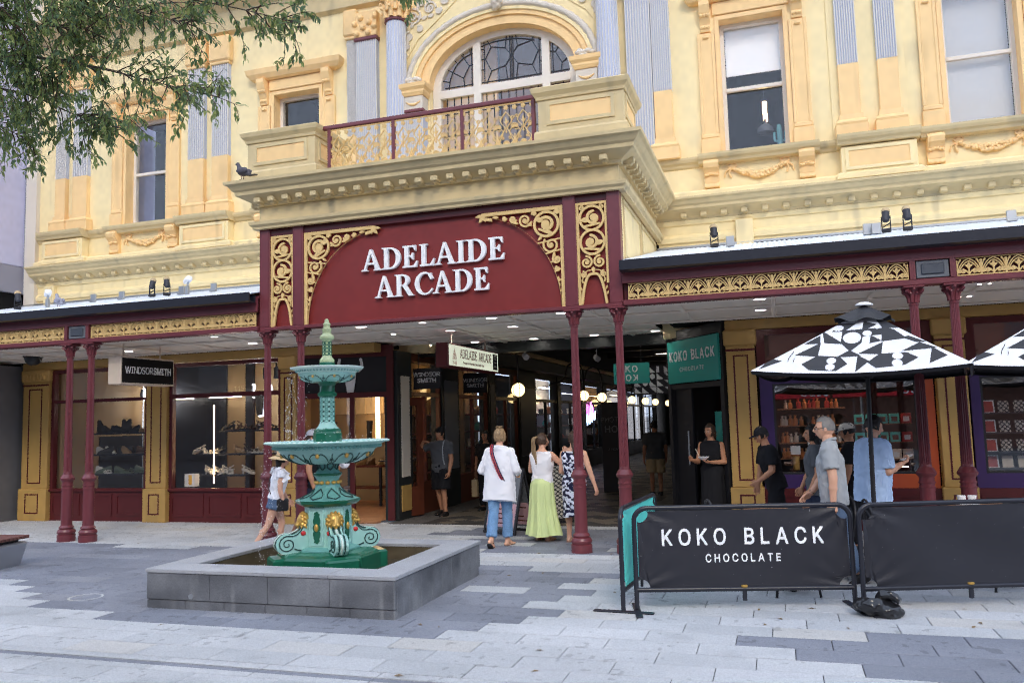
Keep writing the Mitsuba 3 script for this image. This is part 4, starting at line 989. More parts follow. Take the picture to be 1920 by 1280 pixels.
def quad(x0, x1, z0, z1, y):
    return (np.array([(x0, y, z0), (x1, y, z0), (x1, y, z1), (x0, y, z1)]), np.array([[0, 1, 2, 3]]))
def shop_window(name, label, x0, x1, zsill, ztop, ztrans, sur=None, split=None):
    t = thing(name, label, 'shop window')
    fr = sbox(x0, zsill - 0.06, x1, ztop).difference(sbox(x0 + 0.07, zsill, x1 - 0.07, ztop - 0.07))
    fr = unary_union([fr, sbox(x0, ztrans - 0.03, x1, ztrans + 0.03)])
    obj('frame', tf(ext(fr, 0.10), t=(0, YS - 0.04, 0)), sur or 'maroon_dark', t)
    obj('pane', quad(x0 + 0.07, x1 - 0.07, zsill, ztrans - 0.03, YS + 0.02), 'glass', t)
    obj('pane', quad(x0 + 0.07, x1 - 0.07, ztrans + 0.03, ztop - 0.07, YS + 0.03), 'glass', t)
    sb = obj('stall_board', box(x0, x1, YS - 0.03, YS + 0.1, 0.0, zsill - 0.062), 'maroon_dark', t)
    n = 3 if x1 - x0 > 2.2 else 2
    w = (x1 - x0) / n
    for i in range(n):
        obj('panel_frame', panel_frame(x0 + i * w + 0.04, x0 + (i + 1) * w - 0.04, 0.10, zsill - 0.10, YS - 0.045, 0.05, 0.016), 'maroon_dark', sb)
    obj('sill', box(x0 - 0.0, x1 + 0.0, YS - 0.08, YS - 0.04, zsill - 0.06, zsill - 0.01, 0.01), 'maroon_dark', t)
    return t
mat('maroon_dark', (0.085, 0.014, 0.016), 0.3)
w1 = shop_window('shoe_shop_window', 'maroon framed shoe shop window nearest the grey building, beige wall and shoes inside', -13.76, -11.41, 0.62, 2.94, 2.31)
w2 = shop_window('shoe_shop_window', 'maroon framed shoe shop window numbered 115, between the sign pilaster and the fountain', -10.92, -8.48, 0.62, 2.94, 2.33)
obj('street_number', tf(text('115', 0.085, 0.003, sx=1.0), t=(-9.42, YS + 0.022, 2.38)), 'tan', w2)
obj('top_glazing_bar', box(-10.85, -8.55, YS - 0.035, YS + 0.05, 2.28, 2.30), 'maroon_dark', w2)

# shoe shop interior -----------------------------------------------------------
mat('shop_wall', (0.30, 0.20, 0.10), 0.6)
room = tag(K('shoe_shop_room'), 'beige walled shoe shop interior with shelves behind the maroon windows', 'shop interior', None, 'thing')
obj('back_wall', box(-13.7, -9.9, 15.3, 15.4, 0, 3.1), 'shop_wall', room)
obj('dark_panel', box(-13.1, -11.45, 15.24, 15.299, 0, 3.1), 'black', room)
obj('dark_panel', box(-13.719, -13.70, 14.05, 15.29, 0.03, 1.60), 'black', room)
obj('dark_panel', box(-10.95, -10.75, 15.24, 15.299, 0, 3.1), 'black', room)
obj('side_wall', [box(-13.9, -13.72, 13.05, 15.3, 0, 3.1)], 'shop_wall', room)
obj('floor', box(-13.9, -6.7, 13.0, 18.9, 0.001, 0.03), 'wood', room)
obj('ceiling', box(-13.9, -6.7, 13.11, 18.9, 3.08, 3.16), 'void', room)
obj('back_wall', box(-10.8, -6.8, 17.5, 17.6, 0, 3.1), 'shop_wall', room)
obj('partition', box(-10.8, -10.73, 15.4, 17.5, 0, 3.1), 'shop_wall', room)
for (a, b, y, z) in ((-13.4, -12.1, 15.0, 2.36), (-11.7, -10.9, 15.0, 2.36), (-10.3, -8.7, 13.75, 2.34), (-10.9, -10.35, 13.75, 2.34)):
    emit(box(a, b, y, y + 0.015, z, z + 0.018), (6, 5.6, 5), 'light_strip', room)
for (x, y) in ((-13.0, 14.2), (-12.2, 14.2), (-9.9, 14.4), (-9.0, 14.4), (-8.2, 15.2), (-8.4, 16.2), (-9.4, 16.4)):
    emit(box(x - 0.09, x + 0.09, y - 0.09, y + 0.09, 3.06, 3.075), (7, 5, 2.9), 'spot_light', room)
emit(box(-10.425, -10.41, 13.5, 13.515, 0.66, 2.15), (5, 3.6, 2), 'light_strip', room)
emit(box(-8.85, -8.835, 17.2, 17.4, 0.5, 2.7), (0.9, 0.6, 0.32), 'light_strip', room)
def skull(s):
    g = unary_union([Polygon([(-0.09, 0.06), (0.09, 0.06), (0.075, -0.12), (0.04, -0.34), (-0.04, -0.34), (-0.075, -0.12)]).buffer(0.02), stroke(curve([(0.05, 0.03), (0.17, 0.05), (0.21, 0.13), (0.19, 0.24)], 10), 0.05), stroke(curve([(-0.05, 0.03), (-0.17, 0.05), (-0.21, 0.13), (-0.19, 0.24)], 10), 0.05)])
    return affinity.scale(g, s, s, origin=(0, 0))
for x, y, z, s, lab in ((-13.22, 14.9, 2.36, 0.95, 'black bull skull with a white glow in the window by the grey building'), (-10.02, 14.4, 2.30, 1.0, 'black bull skull with a white glow inside shoe window 115')):
    k = thing('bull_skull_sign', lab, 'wall sign')
    obj('skull', tf(ext(skull(s), 0.05), t=(x, y, z)), 'black', k)
    emit(tf(ext(skull(s).buffer(0.022), 0.01), t=(x, y + 0.07, z)), (3.4, 3.6, 4.0), 'glow', k)
# shelves with shoes
mat('shoe_dark', (0.03, 0.026, 0.024), 0.5); mat('shoe_brown', (0.10, 0.05, 0.025), 0.5); mat('shoe_white', (0.55, 0.52, 0.46), 0.5); mat('shoe_tan', (0.34, 0.21, 0.10), 0.5); mat('shoe_olive', (0.07, 0.09, 0.06), 0.5)
def shoe_mesh(kind):
    sole = trimesh.creation.extrude_polygon(unary_union([dot(0.0, 0, 0.036), dot(0.19, 0.005, 0.044), Polygon([(0, -0.036), (0, 0.036), (0.19, 0.049), (0.19, -0.039)])]).buffer(0.002), 0.022, engine='earcut')
    if kind == 'heel':
        sole = tf(sole, ry=18, t=(0, 0, 0.065)); extra = [tube([(0.0, 0, 0.07), (-0.01, 0, 0.0)], [0.02, 0.012], 6)]
    else: extra = []
    if kind in ('sandal', 'heel'):
        dz = 0.06 if kind == 'heel' else 0.0
        up = [tube(curve([(x, -0.045, 0.015 + q), (x + 0.01, -0.03, 0.05 + q), (x + 0.01, 0.03, 0.05 + q), (x, 0.048, 0.015 + q)], 8), 0.009, 5) for x, q in ((0.17, dz * 0.15), (0.10, dz * 0.6), (0.03, dz))] + [tube(curve([(0.03, -0.03, 0.05 + dz), (-0.03, 0, 0.085 + dz), (0.03, 0.03, 0.05 + dz)], 8), 0.008, 5)]
    else:
        up = [mesh_of(m3.Manifold.batch_hull([m3.Manifold.sphere(0.038, 14).scale((1, 0.9, 0.7)).translate((0.19, 0, 0.03)), m3.Manifold.sphere(0.038, 14).translate((0.09, 0, 0.055)), m3.Manifold.sphere(0.035, 14).translate((0.0, 0, 0.05)), m3.Manifold.sphere(0.03, 14).translate((0.0, 0, 0.10 if kind == 'shoe' else 0.2))]))]
    return trimesh.util.concatenate([sole] + extra + up)
SH = {}
def shoe(kind, m):
    if (kind, m) not in SH: SH[(kind, m)] = plyd(shoe_mesh(kind), m, 40)
    return SH[(kind, m)]
rs = random.Random(11)
shf = thing('shelf', 'dark wall shelf of shoes, upper of the three in the window by the grey building', 'shelf')
scene[shf] = plyd(box(-13.4, -11.5, 13.45, 13.75, 1.64, 1.67, 0.004), 'black')
for z, x0, x1, lab in ((1.25, -13.4, -11.5, 'dark wall shelf of shoes, middle of the three in the window by the grey building'), (0.86, -13.4, -12.2, 'short dark shelf of shoes, lowest in the window by the grey building'), (1.66, -10.3, -8.6, 'upper dark shelf with strappy heels in window 115'), (1.22, -10.8, -8.6, 'middle dark shelf with white sandals in window 115'), (0.82, -10.8, -9.7, 'low dark shelf with white heels in window 115')):
    k = thing('shelf', lab, 'shelf'); scene[k] = plyd(box(x0, x1, 13.45, 13.75, z - 0.03, z, 0.004), 'black')
def shoes_row(z, x0, x1, n, kinds, mats, grp, lab):
    for i in range(n):
        x = x0 + (x1 - x0) * (i + 0.5) / n + rs.uniform(-0.03, 0.03)
        kd, m = rs.choice(kinds), rs.choice(mats)
        k = tag(K('shoe'), (lab + f', {ORD[i]} along').format(c={'shoe_dark': 'black', 'shoe_brown': 'brown', 'shoe_white': 'white', 'shoe_tan': 'tan', 'shoe_olive': 'olive'}[m], k={'shoe': 'shoe', 'boot': 'ankle boot', 'sandal': 'sandal', 'heel': 'heeled sandal'}[kd]), 'shoe', grp, 'thing')
        scene[k] = {**shoe(kd, m), 'to_world': at(x, 13.6 + rs.uniform(-0.05, 0.03), z + 0.001, rz=rs.choice([0, 180]) + rs.uniform(-25, 25), sc=1.2)}
shoes_row(1.67, -13.35, -11.55, 12, ['shoe', 'boot'], ['shoe_dark', 'shoe_brown', 'shoe_tan', 'shoe_dark'], 'shoes on the upper shelf', '{c} {k} on the upper shelf of the window by the grey building')
shoes_row(1.25, -13.35, -11.55, 11, ['shoe'], ['shoe_dark', 'shoe_brown', 'shoe_tan', 'shoe_white'], 'shoes on the middle shelf', '{c} {k} on the middle shelf of the window by the grey building')
shoes_row(0.86, -13.35, -12.25, 7, ['shoe', 'sandal'], ['shoe_olive', 'shoe_white', 'shoe_olive'], 'shoes on the lowest shelf', '{c} {k} on the lowest shelf of the window by the grey building')
shoes_row(1.66, -10.3, -8.7, 9, ['heel', 'sandal'], ['shoe_brown', 'shoe_dark', 'shoe_white', 'shoe_dark'], 'heels on the upper shelf of window 115', '{c} {k} on the upper shelf of window 115')
shoes_row(1.22, -10.8, -8.7, 9, ['sandal', 'heel'], ['shoe_white', 'shoe_white', 'shoe_dark', 'shoe_tan'], 'sandals on the middle shelf of window 115', '{c} {k} on the middle shelf of window 115')
shoes_row(0.82, -10.8, -9.75, 5, ['heel'], ['shoe_white'], 'heels on the low shelf of window 115', '{c} {k} on the low shelf of window 115')
tr = thing('spotlight_track', 'black ceiling spotlights on a track inside window 115', 'spotlights')
obj('track', box(-10.0, -8.9, 14.2, 14.24, 2.98, 3.01), 'black', tr)
for x in (-9.75, -9.5, -9.3):
    obj('lamp_head', [lathe([(0.05, 2.66), (0.05, 2.88), (0.02, 2.90), (0.02, 2.98)], 14, c=(x, 14.22, 0))], 'black', tr)
bag = thing('yellow_shoe_box', 'white and yellow shoe box standing low inside window 115', 'box')
mat('yellow', (0.75, 0.42, 0.06), 0.5)
obj('carton', box(-10.80, -10.58, 13.15, 13.3, 0.62, 0.86, 0.004), 'white', bag)
obj('yellow_side', box(-10.70, -10.63, 13.14, 13.149, 0.66, 0.84), 'yellow', bag)

# splayed shoe shop door ---------------------------------------------------------
dr_ = thing('shoe_shop_entrance', 'open timber shoe shop doorway behind the fountain with a black transom above', 'doorway')
A0, A1 = np.array([-8.15, YS]), np.array([-6.50, 13.34])
ang = math.degrees(math.atan2(A1[1] - A0[1], A1[0] - A0[0])); DL = np.linalg.norm(A1 - A0)
def dd(m): return tf(m, rz=ang, t=(A0[0], A0[1], 0))
obj('door_frame', dd([box(0, DL, -0.05, 0.08, 2.18, 2.27), box(0, DL, -0.05, 0.08, 2.90, 3.1), box(0, 0.08, -0.05, 0.08, 0, 3.1), box(DL - 0.12, DL, -0.05, 0.08, 0, 3.1), box(0.92, 1.0, -0.03, 0.06, 0, 2.18)]), 'maroon_dark', dr_)
obj('transom_panel', dd(box(0.08, DL - 0.12, 0.03, 0.06, 2.27, 2.90)), 'black', dr_)
obj('pane', dd(quad(0.08, 0.92, 0.1, 2.18, 0.02)), 'glass', dr_)
mat('door_wood', (0.13, 0.035, 0.018), 0.35)
fr = sbox(0, 0.03, 0.86, 2.17).difference(sbox(0.14, 0.55, 0.72, 2.02))
obj('door_leaf', tf(ext(fr, 0.045), rz=68, t=(A0[0] + 1.56 * math.cos(math.radians(ang)), A0[1] + 1.56 * math.sin(math.radians(ang)) + 0.08, 0)), 'door_wood', dr_)
obj('push_handle', tube([(A1[0] - 0.28, A1[1] + 0.28, 0.9), (A1[0] - 0.28, A1[1] + 0.28, 1.5)], 0.015, 8), 'gold', dr_)
obj('door_step', dd(box(0, DL, -0.1, 0.2, 0.001, 0.02)), 'slate', dr_)
k = thing('white_skull_sign', 'flat white bull skull emblem on the black transom beside the fountain bowl', 'sign')
scene[k] = plyd(tf(dd(tf(ext(skull(1.0), 0.02), t=(0.93, -0.01, 2.62)))), 'white')
# furniture seen through the door
tb = thing('shop_table', 'low dark display table in the lit shoe shop behind the fountain', 'table')
obj('table_top', box(-8.9, -7.8, 15.4, 16.0, 0.82, 0.86), 'door_wood', tb)
for x, y in ((-8.85, 15.45), (-7.85, 15.45), (-8.85, 15.95), (-7.85, 15.95)):
    obj('leg', box(x - 0.025, x + 0.025, y - 0.025, y + 0.025, 0.03, 0.82), 'black', tb)
obj('lower_shelf', box(-8.85, -7.85, 15.45, 15.95, 0.38, 0.41), 'door_wood', tb)
t2 = thing('display_counter', 'tall timber display counter with boots at the back of the shoe shop', 'counter')
obj('counter', [box(-10.0, -8.0, 16.6, 17.0, 1.28, 1.32), box(-9.98, -8.02, 16.65, 16.95, 0.03, 1.28)], 'shop_wall', t2)
for i, x in enumerate((-9.7, -9.25, -8.8, -8.3)):
    k = tag(K('boot'), ['tall black boot first on the display counter', 'tall black boot second on the display counter', 'tall black boot third on the display counter', 'tall black boot last on the display counter'][i], 'boot', 'boots on the display counter', 'thing')
    scene[k] = plyd([tube([(x, 16.8, 1.33), (x, 16.8, 1.50), (x + 0.01, 16.8, 1.78)], [0.06, 0.055, 0.075], 12), tube([(x, 16.8, 1.36), (x + 0.1, 16.72, 1.36), (x + 0.17, 16.68, 1.35)], [0.05, 0.045, 0.03], 10)], 'shoe_dark', 40)
for i in range(5):
    x = -8.7 + i * 0.19
    k = tag(K('shoe'), f'{ORD[i]} shoe on the low display table behind the fountain', 'shoe', 'shoes on the low display table', 'thing')
    scene[k] = {**shoe('shoe', 'shoe_brown' if i % 2 else 'shoe_tan'), 'to_world': at(x, 15.7, 0.861, rz=200 + 20 * i, sc=1.1)}
k = thing('timber_wall_panel', 'vertical pale timber cladding lit at the back of the shoe shop', 'wall panel')
for i in range(14):
    obj('plank', box(-10.2 + i * 0.16, -10.045 + i * 0.16, 17.47 - 0.01 * (i % 3), 17.499, 1.95, 3.05, 0.004), 'tan', k)

# chocolate shop -----------------------------------------------------------------
def grad(p, n, uv):
    t = smoothstep(0.0, 1.0, (p.x / S + 0.29) / 2.4)
    c = mix((0.045, 0.022, 0.10), (0.16, 0.018, 0.05), smoothstep(0.1, 0.55, t))
    return mix(c, (0.42, 0.075, 0.025), smoothstep(0.5, 0.95, t))
mat('gradient_vinyl', proc(grad), 0.35)
mat('purple_vinyl', (0.045, 0.022, 0.10), 0.35)
for i, (x0, x1, m, lab) in enumerate(((-0.28, 2.10, 'gradient_vinyl', 'chocolate shop window with a purple to orange printed surround behind the umbrella pole'), (2.52, 5.6, 'purple_vinyl', 'chocolate shop window with a purple surround at the picture edge'))):
    t = thing('chocolate_shop_window', lab, 'shop window')
    gx0, gx1 = (x0 + 0.20, x1 - 0.24) if i == 0 else (x0 + 0.14, x1 - 0.2)
    sur = sbox(x0 + 0.02, 0.60, x1 - 0.02, 2.30).difference(sbox(gx0, 0.80, gx1, 2.13))
    obj('printed_surround', tf(ext(sur, 0.05), t=(0, YS - 0.02, 0)), m, t)
    obj('frame', tf(ext(sbox(gx0 - 0.0, 0.80, gx1, 2.13).difference(sbox(gx0 + 0.03, 0.83, gx1 - 0.03, 2.10)), 0.05), t=(0, YS - 0.015, 0)), 'black', t)
    obj('pane', quad(gx0 + 0.03, gx1 - 0.03, 0.83, 2.10, YS + 0.02), 'glass_film', t)
    obj('top_frame', tf(ext(sbox(x0, 2.30, x1, 2.95).difference(sbox(x0 + 0.12, 2.38, x1 - 0.12, 2.86)), 0.06), t=(0, YS - 0.03, 0)), 'maroon_dark', t)
    obj('top_pane', quad(x0 + 0.12, x1 - 0.12, 2.38, 2.86, YS + 0.01), 'glass_film', t)
    sb = obj('stall_board', box(x0, x1, YS - 0.03, YS + 0.1, 0.0, 0.598), 'maroon_dark', t)
    for q in range(2):
        w = (x1 - x0) / 2
        obj('panel_frame', panel_frame(x0 + q * w + 0.05, x0 + (q + 1) * w - 0.05, 0.08, 0.52, YS - 0.045, 0.05, 0.016), 'maroon_dark', sb)
    obj('top_bulkhead', box(x0 + 0.1, x1 - 0.1, YS + 0.25, YS + 0.30, 2.3, 3.1), 'door_wood', t)
rm = tag(K('chocolate_shop_room'), 'dark chocolate shop interior with lit shelves', 'shop interior', None, 'thing')
obj('back_wall', box(-0.7, 6.3, 14.6, 14.7, 0, 3.1), 'void', rm)
obj('side_wall', [box(-0.72, -0.62, 13.0, 14.6, 0, 3.1)], 'void', rm)
obj('ceiling', box(-0.7, 6.3, 13.2, 14.6, 2.5, 2.55), 'void', rm)
obj('floor', box(-0.7, 6.3, 13.02, 14.6, 0.6, 0.65), 'void', rm)
for (x0, x1, y) in ((0.0, 0.9, 13.7), (1.1, 1.8, 13.5), (2.75, 3.6, 13.4), (3.7, 4.6, 13.4)):
    emit(box(x0, x1, y - 0.25, y - 0.22, 2.42, 2.44), (7, 4.6, 2.6), 'light_strip', rm)
emit(box(1.0, 1.75, 13.35, 13.37, 0.86, 0.875), (2, 1.4, 0.8), 'light_strip', rm)
mat('amber', (0.55, 0.20, 0.06), 0.25); mat('teal_box', s2l(66, 178, 168), 0.5); mat('cream_card', (0.7, 0.6, 0.48), 0.5); mat('red_card', (0.45, 0.04, 0.03), 0.5); mat('cocoa', (0.08, 0.03, 0.015), 0.4)
bt = lathe([(0.0, 0.0), (0.030, 0.0), (0.034, 0.01), (0.034, 0.085), (0.026, 0.10), (0.013, 0.108), (0.013, 0.125), (0.019, 0.127), (0.019, 0.148), (0.0, 0.15)], 14)
BT = {m: plyd(bt, m, 40) for m in ('amber', 'cream_card', 'red_card')}
rs = random.Random(21)
nshelf = 0
for z, x0, x1 in ((1.76, -0.03, 0.95), (1.50, -0.03, 0.95), (1.24, -0.03, 0.95), (1.0, -0.03, 0.95)):
    ordn = ['highest', 'second', 'third', 'lowest'][nshelf]; nshelf += 1
    k = thing('glass_shelf', f'{ordn} lit shelf of bottles in the chocolate window with the orange surround', 'shelf')
    scene[k] = plyd(box(x0, x1, 13.45, 13.75, z - 0.015, z, 0.003), 'wood')
    n = 13; bn_ = -1
    for i in range(n):
        if rs.random() < 0.2: continue
        m = rs.choice(['amber', 'amber', 'cream_card', 'red_card'] if z > 1.7 else ['amber', 'amber', 'cream_card'])
        bn_ += 1
        q = tag(K('bottle'), f'{ {"amber": "amber", "cream_card": "pale", "red_card": "red"}[m]} bottle, {ORD[bn_]} along the {ordn} shelf of the chocolate window', 'bottle', f'bottles on the {ordn} shelf', 'thing')
        scene[q] = {**BT[m], 'to_world': at(x0 + 0.06 + i * (x1 - x0 - 0.1) / n + rs.uniform(-0.015, 0.015), 13.55, z, sc=rs.uniform(0.85, 1.1))}
gift = {}
for m in ('teal_box', 'cream_card', 'red_card'):
    fr = sbox(-0.065, 0, 0.065, 0.14)
    gift[m] = (plyd(box(-0.068, 0.068, 0.0, 0.08, 0, 0.145, 0.004), m), plyd(box(-0.04, 0.04, -0.004, 0.002, 0.03, 0.10), 'cocoa' if m == 'teal_box' else 'white'))
def giftbox(x, z, m, lab, grp, y=13.4, rz=0):
    k = thing('gift_box', lab, 'gift box', grp)
    put('carton', gift[m][0], k, at(x, y, z, rz=rz)); put('window_print', gift[m][1], k, at(x, y, z, rz=rz))
for r, z in enumerate((1.50, 1.23, 0.98)):
    k = thing('box_shelf', ['highest', 'middle', 'lowest'][r] + ' shelf of boxes in the chocolate window with the orange surround', 'shelf'); scene[k] = plyd(box(1.05, 1.85, 13.35, 13.6, z - 0.015, z, 0.003), 'cocoa')
    for i in range(5):
        m = 'teal_box' if r < 2 and i < 4 else ('cream_card' if r == 2 else 'red_card')
        giftbox(1.13 + i * 0.16, z, m, ORD[i] + {'teal_box': ' turquoise', 'cream_card': ' cream', 'red_card': ' red'}[m] + ' chocolate box on the ' + ['highest', 'middle', 'lowest'][r] + ' shelf beside the orange surround', 'boxed chocolates in the orange window')
for i, (x, z) in enumerate(((0.45, 0.84), (0.70, 0.84), (0.2, 0.84))):
    k = thing('gold_tin', ['tall gold tin', 'gold tin with a white card on top', 'small gold tin'][i] + ' low in the orange chocolate window', 'tin')
    obj('can', lathe([(0.0, z), (0.045, z), (0.05, z + 0.02), (0.05, z + 0.34 - i * 0.07), (0.0, z + 0.35 - i * 0.07)], 18, c=(x, 13.3, 0)), 'gold', k, smooth=40)
    obj('price_card', box(x - 0.07, x + 0.07, 13.24, 13.245, z + 0.37 - i * 0.07, z + 0.50 - i * 0.07), 'white', k)
# patterned chocolate bars in the purple window
mat('bar_print', proc(lambda p, n, uv: mi.Color3f(0.02) + mi.Color3f(0.6, 0.55, 0.48) * dr.select(dr.abs(dr.sin(p.x * 90) + dr.sin(p.z * 90) + 0.6 * dr.sin(p.x * 45 + 1.5) * dr.sin(p.z * 40)) > 0.75, 1.0, 0.0)), 0.5)
for r, z in enumerate((1.62, 1.34, 1.07, 0.84)):
    k = thing('black_shelf', ['top', 'second', 'third', 'bottom'][r] + ' black shelf in the purple chocolate window', 'shelf'); scene[k] = plyd(box(2.72, 4.6, 13.3, 13.6, z - 0.02, z, 0.003), 'charcoal')
    for i in range(8):
        x = 2.85 + i * 0.2
        q = thing('chocolate_bar', ['framed square packet', 'patterned chocolate bar'][i % 4 != 0] + f', {ORD[i]} along the ' + ['top', 'second', 'third', 'bottom'][r] + ' shelf of the purple window', 'packet', 'packets on the ' + ['top', 'second', 'third', 'bottom'][r] + ' shelf')
        m = 'red_card' if i % 4 == 0 else 'bar_print' if r != 3 else 'cream_card'
        obj('wrapper', tf(box(-0.07, 0.07, -0.008, 0.008, 0, 0.17, 0.003), rx=-14, t=(x, 13.42, z)), m, q)
        if i % 4 == 0: obj('border', tf(panel_frame(-0.085, 0.085, -0.01, 0.18, -0.012, 0.015, 0.004), rx=-14, t=(x, 13.42, z)), 'white', q)
# splayed chocolate shop door
kd = thing('chocolate_shop_entrance', 'dark splayed chocolate shop doorway under the teal sign', 'doorway')
B0, B1 = np.array([-1.74, 14.3]), np.array([-0.73, YS + 0.02])
bang = math.degrees(math.atan2(B1[1] - B0[1], B1[0] - B0[0])); BL = np.linalg.norm(B1 - B0)
def bb(m): return tf(m, rz=bang, t=(B0[0], B0[1], 0))
obj('door_frame', bb([box(0, 0.10, -0.06, 0.10, 0, 3.12), box(BL - 0.10, BL, -0.06, 0.10, 0, 3.12), box(0.1, BL - 0.1, -0.05, 0.09, 2.14, 2.22), box(0.1, BL - 0.1, -0.05, 0.09, 2.96, 3.12)]), 'black', kd)
obj('door_leaf', bb([box(0.10, 0.62, 0.02, 0.06, 0.02, 2.14)]), 'black', kd)
obj('pane', bb(quad(0.64, BL - 0.12, 0.05, 2.14, 0.05)), 'glass', kd)
obj('push_bar', bb(tube([(0.56, -0.03, 0.9), (0.56, -0.03, 1.45)], 0.014, 8)), 'grey_metal', kd)
obj('inner_wall', [box(-1.72, -0.74, 14.75, 14.8, 0, 3.1)], 'void', kd)
ks = thing('chocolate_shop_sign', 'teal shop sign above the dark corner doorway with white lettering', 'sign')
obj('board', bb(box(0.10, BL - 0.06, -0.10, -0.055, 2.235, 2.94, 0.006)), 'teal', ks)
obj('lettering', bb(tf(text('KOKO BLACK', 0.155, 0.004, True, 0.045), t=(BL / 2 + 0.02, -0.105, 2.60), s=(0.84, 1, 1))), 'white', ks)
obj('small_lettering', bb(tf(text('CHOCOLATE', 0.07, 0.004, False, 0.03), t=(BL / 2 + 0.02, -0.105, 2.42))), 'white', ks)
k = thing('teal_poster', 'small teal poster behind the shop assistant in the corner doorway', 'poster')
scene[k] = plyd(bb(box(1.22, 1.50, 0.07, 0.075, 1.2, 1.75)), 'teal')
kb = thing('teal_blade_sign', 'small teal hanging sign with the syllable KO twice beside the portico column', 'sign')
obj('board', box(-2.74, -2.11, 14.38, 14.42, 2.28, 2.64, 0.005), 'teal', kb)
obj('lettering', tf(text('KO', 0.105, 0.004, True, 0.03), t=(-2.42, 14.376, 2.485)), 'white', kb)
obj('lettering', tf(tf(text('KO', 0.105, 0.004, True, 0.03), ry=180), t=(-2.42, 14.376, 2.435)), 'white', kb)
for x in (-2.6, -2.25): obj('hanger', tube([(x, 14.4, 2.64), (x, 14.4, 2.95)], 0.008, 6), 'black', kb)
pp = thing('patterned_panel', 'black and white geometric panel behind the teal hanging sign', 'panel')
obj('board', box(-2.5, -1.80, 15.0, 15.03, 2.10, 2.62), 'black', pp)
g = []
rs = random.Random(4)
for i in range(5):
    for j in range(4):
        x, z = -2.48 + i * 0.135, 2.12 + j * 0.123
        c = rs.random()
        g.append(Polygon([(x, z), (x + 0.12, z), (x, z + 0.11)]) if c < 0.4 else dot(x + 0.06, z + 0.055, 0.048) if c < 0.65 else Polygon([(x + 0.12, z), (x + 0.12, z + 0.11), (x, z + 0.11)]) if c < 0.85 else sbox(x, z, x + 0.05, z + 0.11))
obj('print', tf(ext(unary_union(g).buffer(0), 0.004), t=(0, 14.995, 0)), 'white', pp)
# hanging signs
hs = thing('hanging_shop_sign', 'black hanging sign of the shoe shop with white lettering and cream sides', 'sign')
mat('sign_side', (0.62, 0.52, 0.42), 0.5)
obj('case', box(-10.36, -10.102, 10.76, 12.0, 2.46, 2.92, 0.008), 'sign_side', hs)
obj('face', box(-10.101, -10.094, 10.79, 11.97, 2.49, 2.89), 'void', hs)
t_ = text('WINDSOR', 0.115, 0.004, False, 0.012, 1.25); t2_ = text('SMITH', 0.115, 0.004, True, 0.012, 1.18)
w1_, w2_ = np.ptp(t_.vertices[:, 0]), np.ptp(t2_.vertices[:, 0])
k_ = 1.06 / (w1_ + w2_ + 0.02)
for q, x in ((t_, -0.53 + w1_ * k_ / 2), (t2_, 0.53 - w2_ * k_ / 2)):
    obj('lettering', tf(tf(q, s=(k_, 1, 1)), rz=90, t=(-10.094, 11.38 + x, 2.64)), 'white', hs)
for y in (10.95, 11.8):
    obj('hanger', tube([(-10.23, y, 2.92), (-10.23, y, 3.145)], 0.014, 8), 'sign_side', hs)
hs = thing('hanging_arcade_sign', 'maroon hanging sign with a pale face, red emblem and arcade lettering', 'sign')
mat('sign_face', (0.72, 0.74, 0.62), 0.4)
obj('case', box(-5.06, -4.852, 11.88, 14.3, 2.56, 2.94, 0.01), 'maroon_dark', hs)
emit(box(-4.851, -4.843, 11.92, 14.26, 2.585, 2.915), (0.095, 0.10, 0.078), 'face', hs, None, 'sign_face')
obj('lettering', tf(tf(text('ADELAIDE ARCADE', 0.15, 0.004, False, 0.02), s=(0.80, 1, 1)), rz=90, t=(-4.843, 13.13, 2.72)), 'door_wood', hs)
obj('small_lettering', tf(text('Through to Grenfell Street and Gawler Place', 0.035, 0.003), rz=90, t=(-4.843, 13.0, 2.635)), 'door_wood', hs)
em = [Polygon([(-0.09, 0), (0.09, 0), (0.09, 0.07), (-0.09, 0.07)]), Polygon([(-0.10, 0.09), (0.10, 0.09), (0.075, 0.17), (0.03, 0.24), (0.0, 0.30), (-0.03, 0.24), (-0.075, 0.17)])]
g = unary_union(em).difference(unary_union([sbox(-0.012, 0.0, 0.012, 0.07), sbox(0.03, 0.09, 0.04, 0.17), sbox(-0.04, 0.09, -0.03, 0.17)]))
obj('emblem', tf(ext(unary_union([g, stroke([(0, 0.29), (0, 0.33)], 0.01)]).buffer(0), 0.004), rz=90, t=(-4.843, 12.14, 2.60), s=(1, 1, 0.9)), 'red_card', hs)
obj('tab', box(-4.843, -4.838, 13.98, 14.2, 2.61, 2.89), 'black', hs)
obj('tab_print', tf(ext(unary_union([sbox(-0.08, 0.16, 0.08, 0.24), sbox(-0.06, 0.10, 0.06, 0.12), Polygon([(-0.06, 0.05), (0.02, 0.05), (0.02, 0.08), (0.07, 0.04), (0.02, 0.0), (0.02, 0.03), (-0.06, 0.03)])]).buffer(0), 0.003), rz=90, t=(-4.838, 14.09, 2.63)), 'sign_face', hs)
for y in (12.3, 13.9):
    obj('hanger', tube([(-4.955, y, 2.94), (-4.955, y, 3.145)], 0.016, 8), 'sign_side', hs)

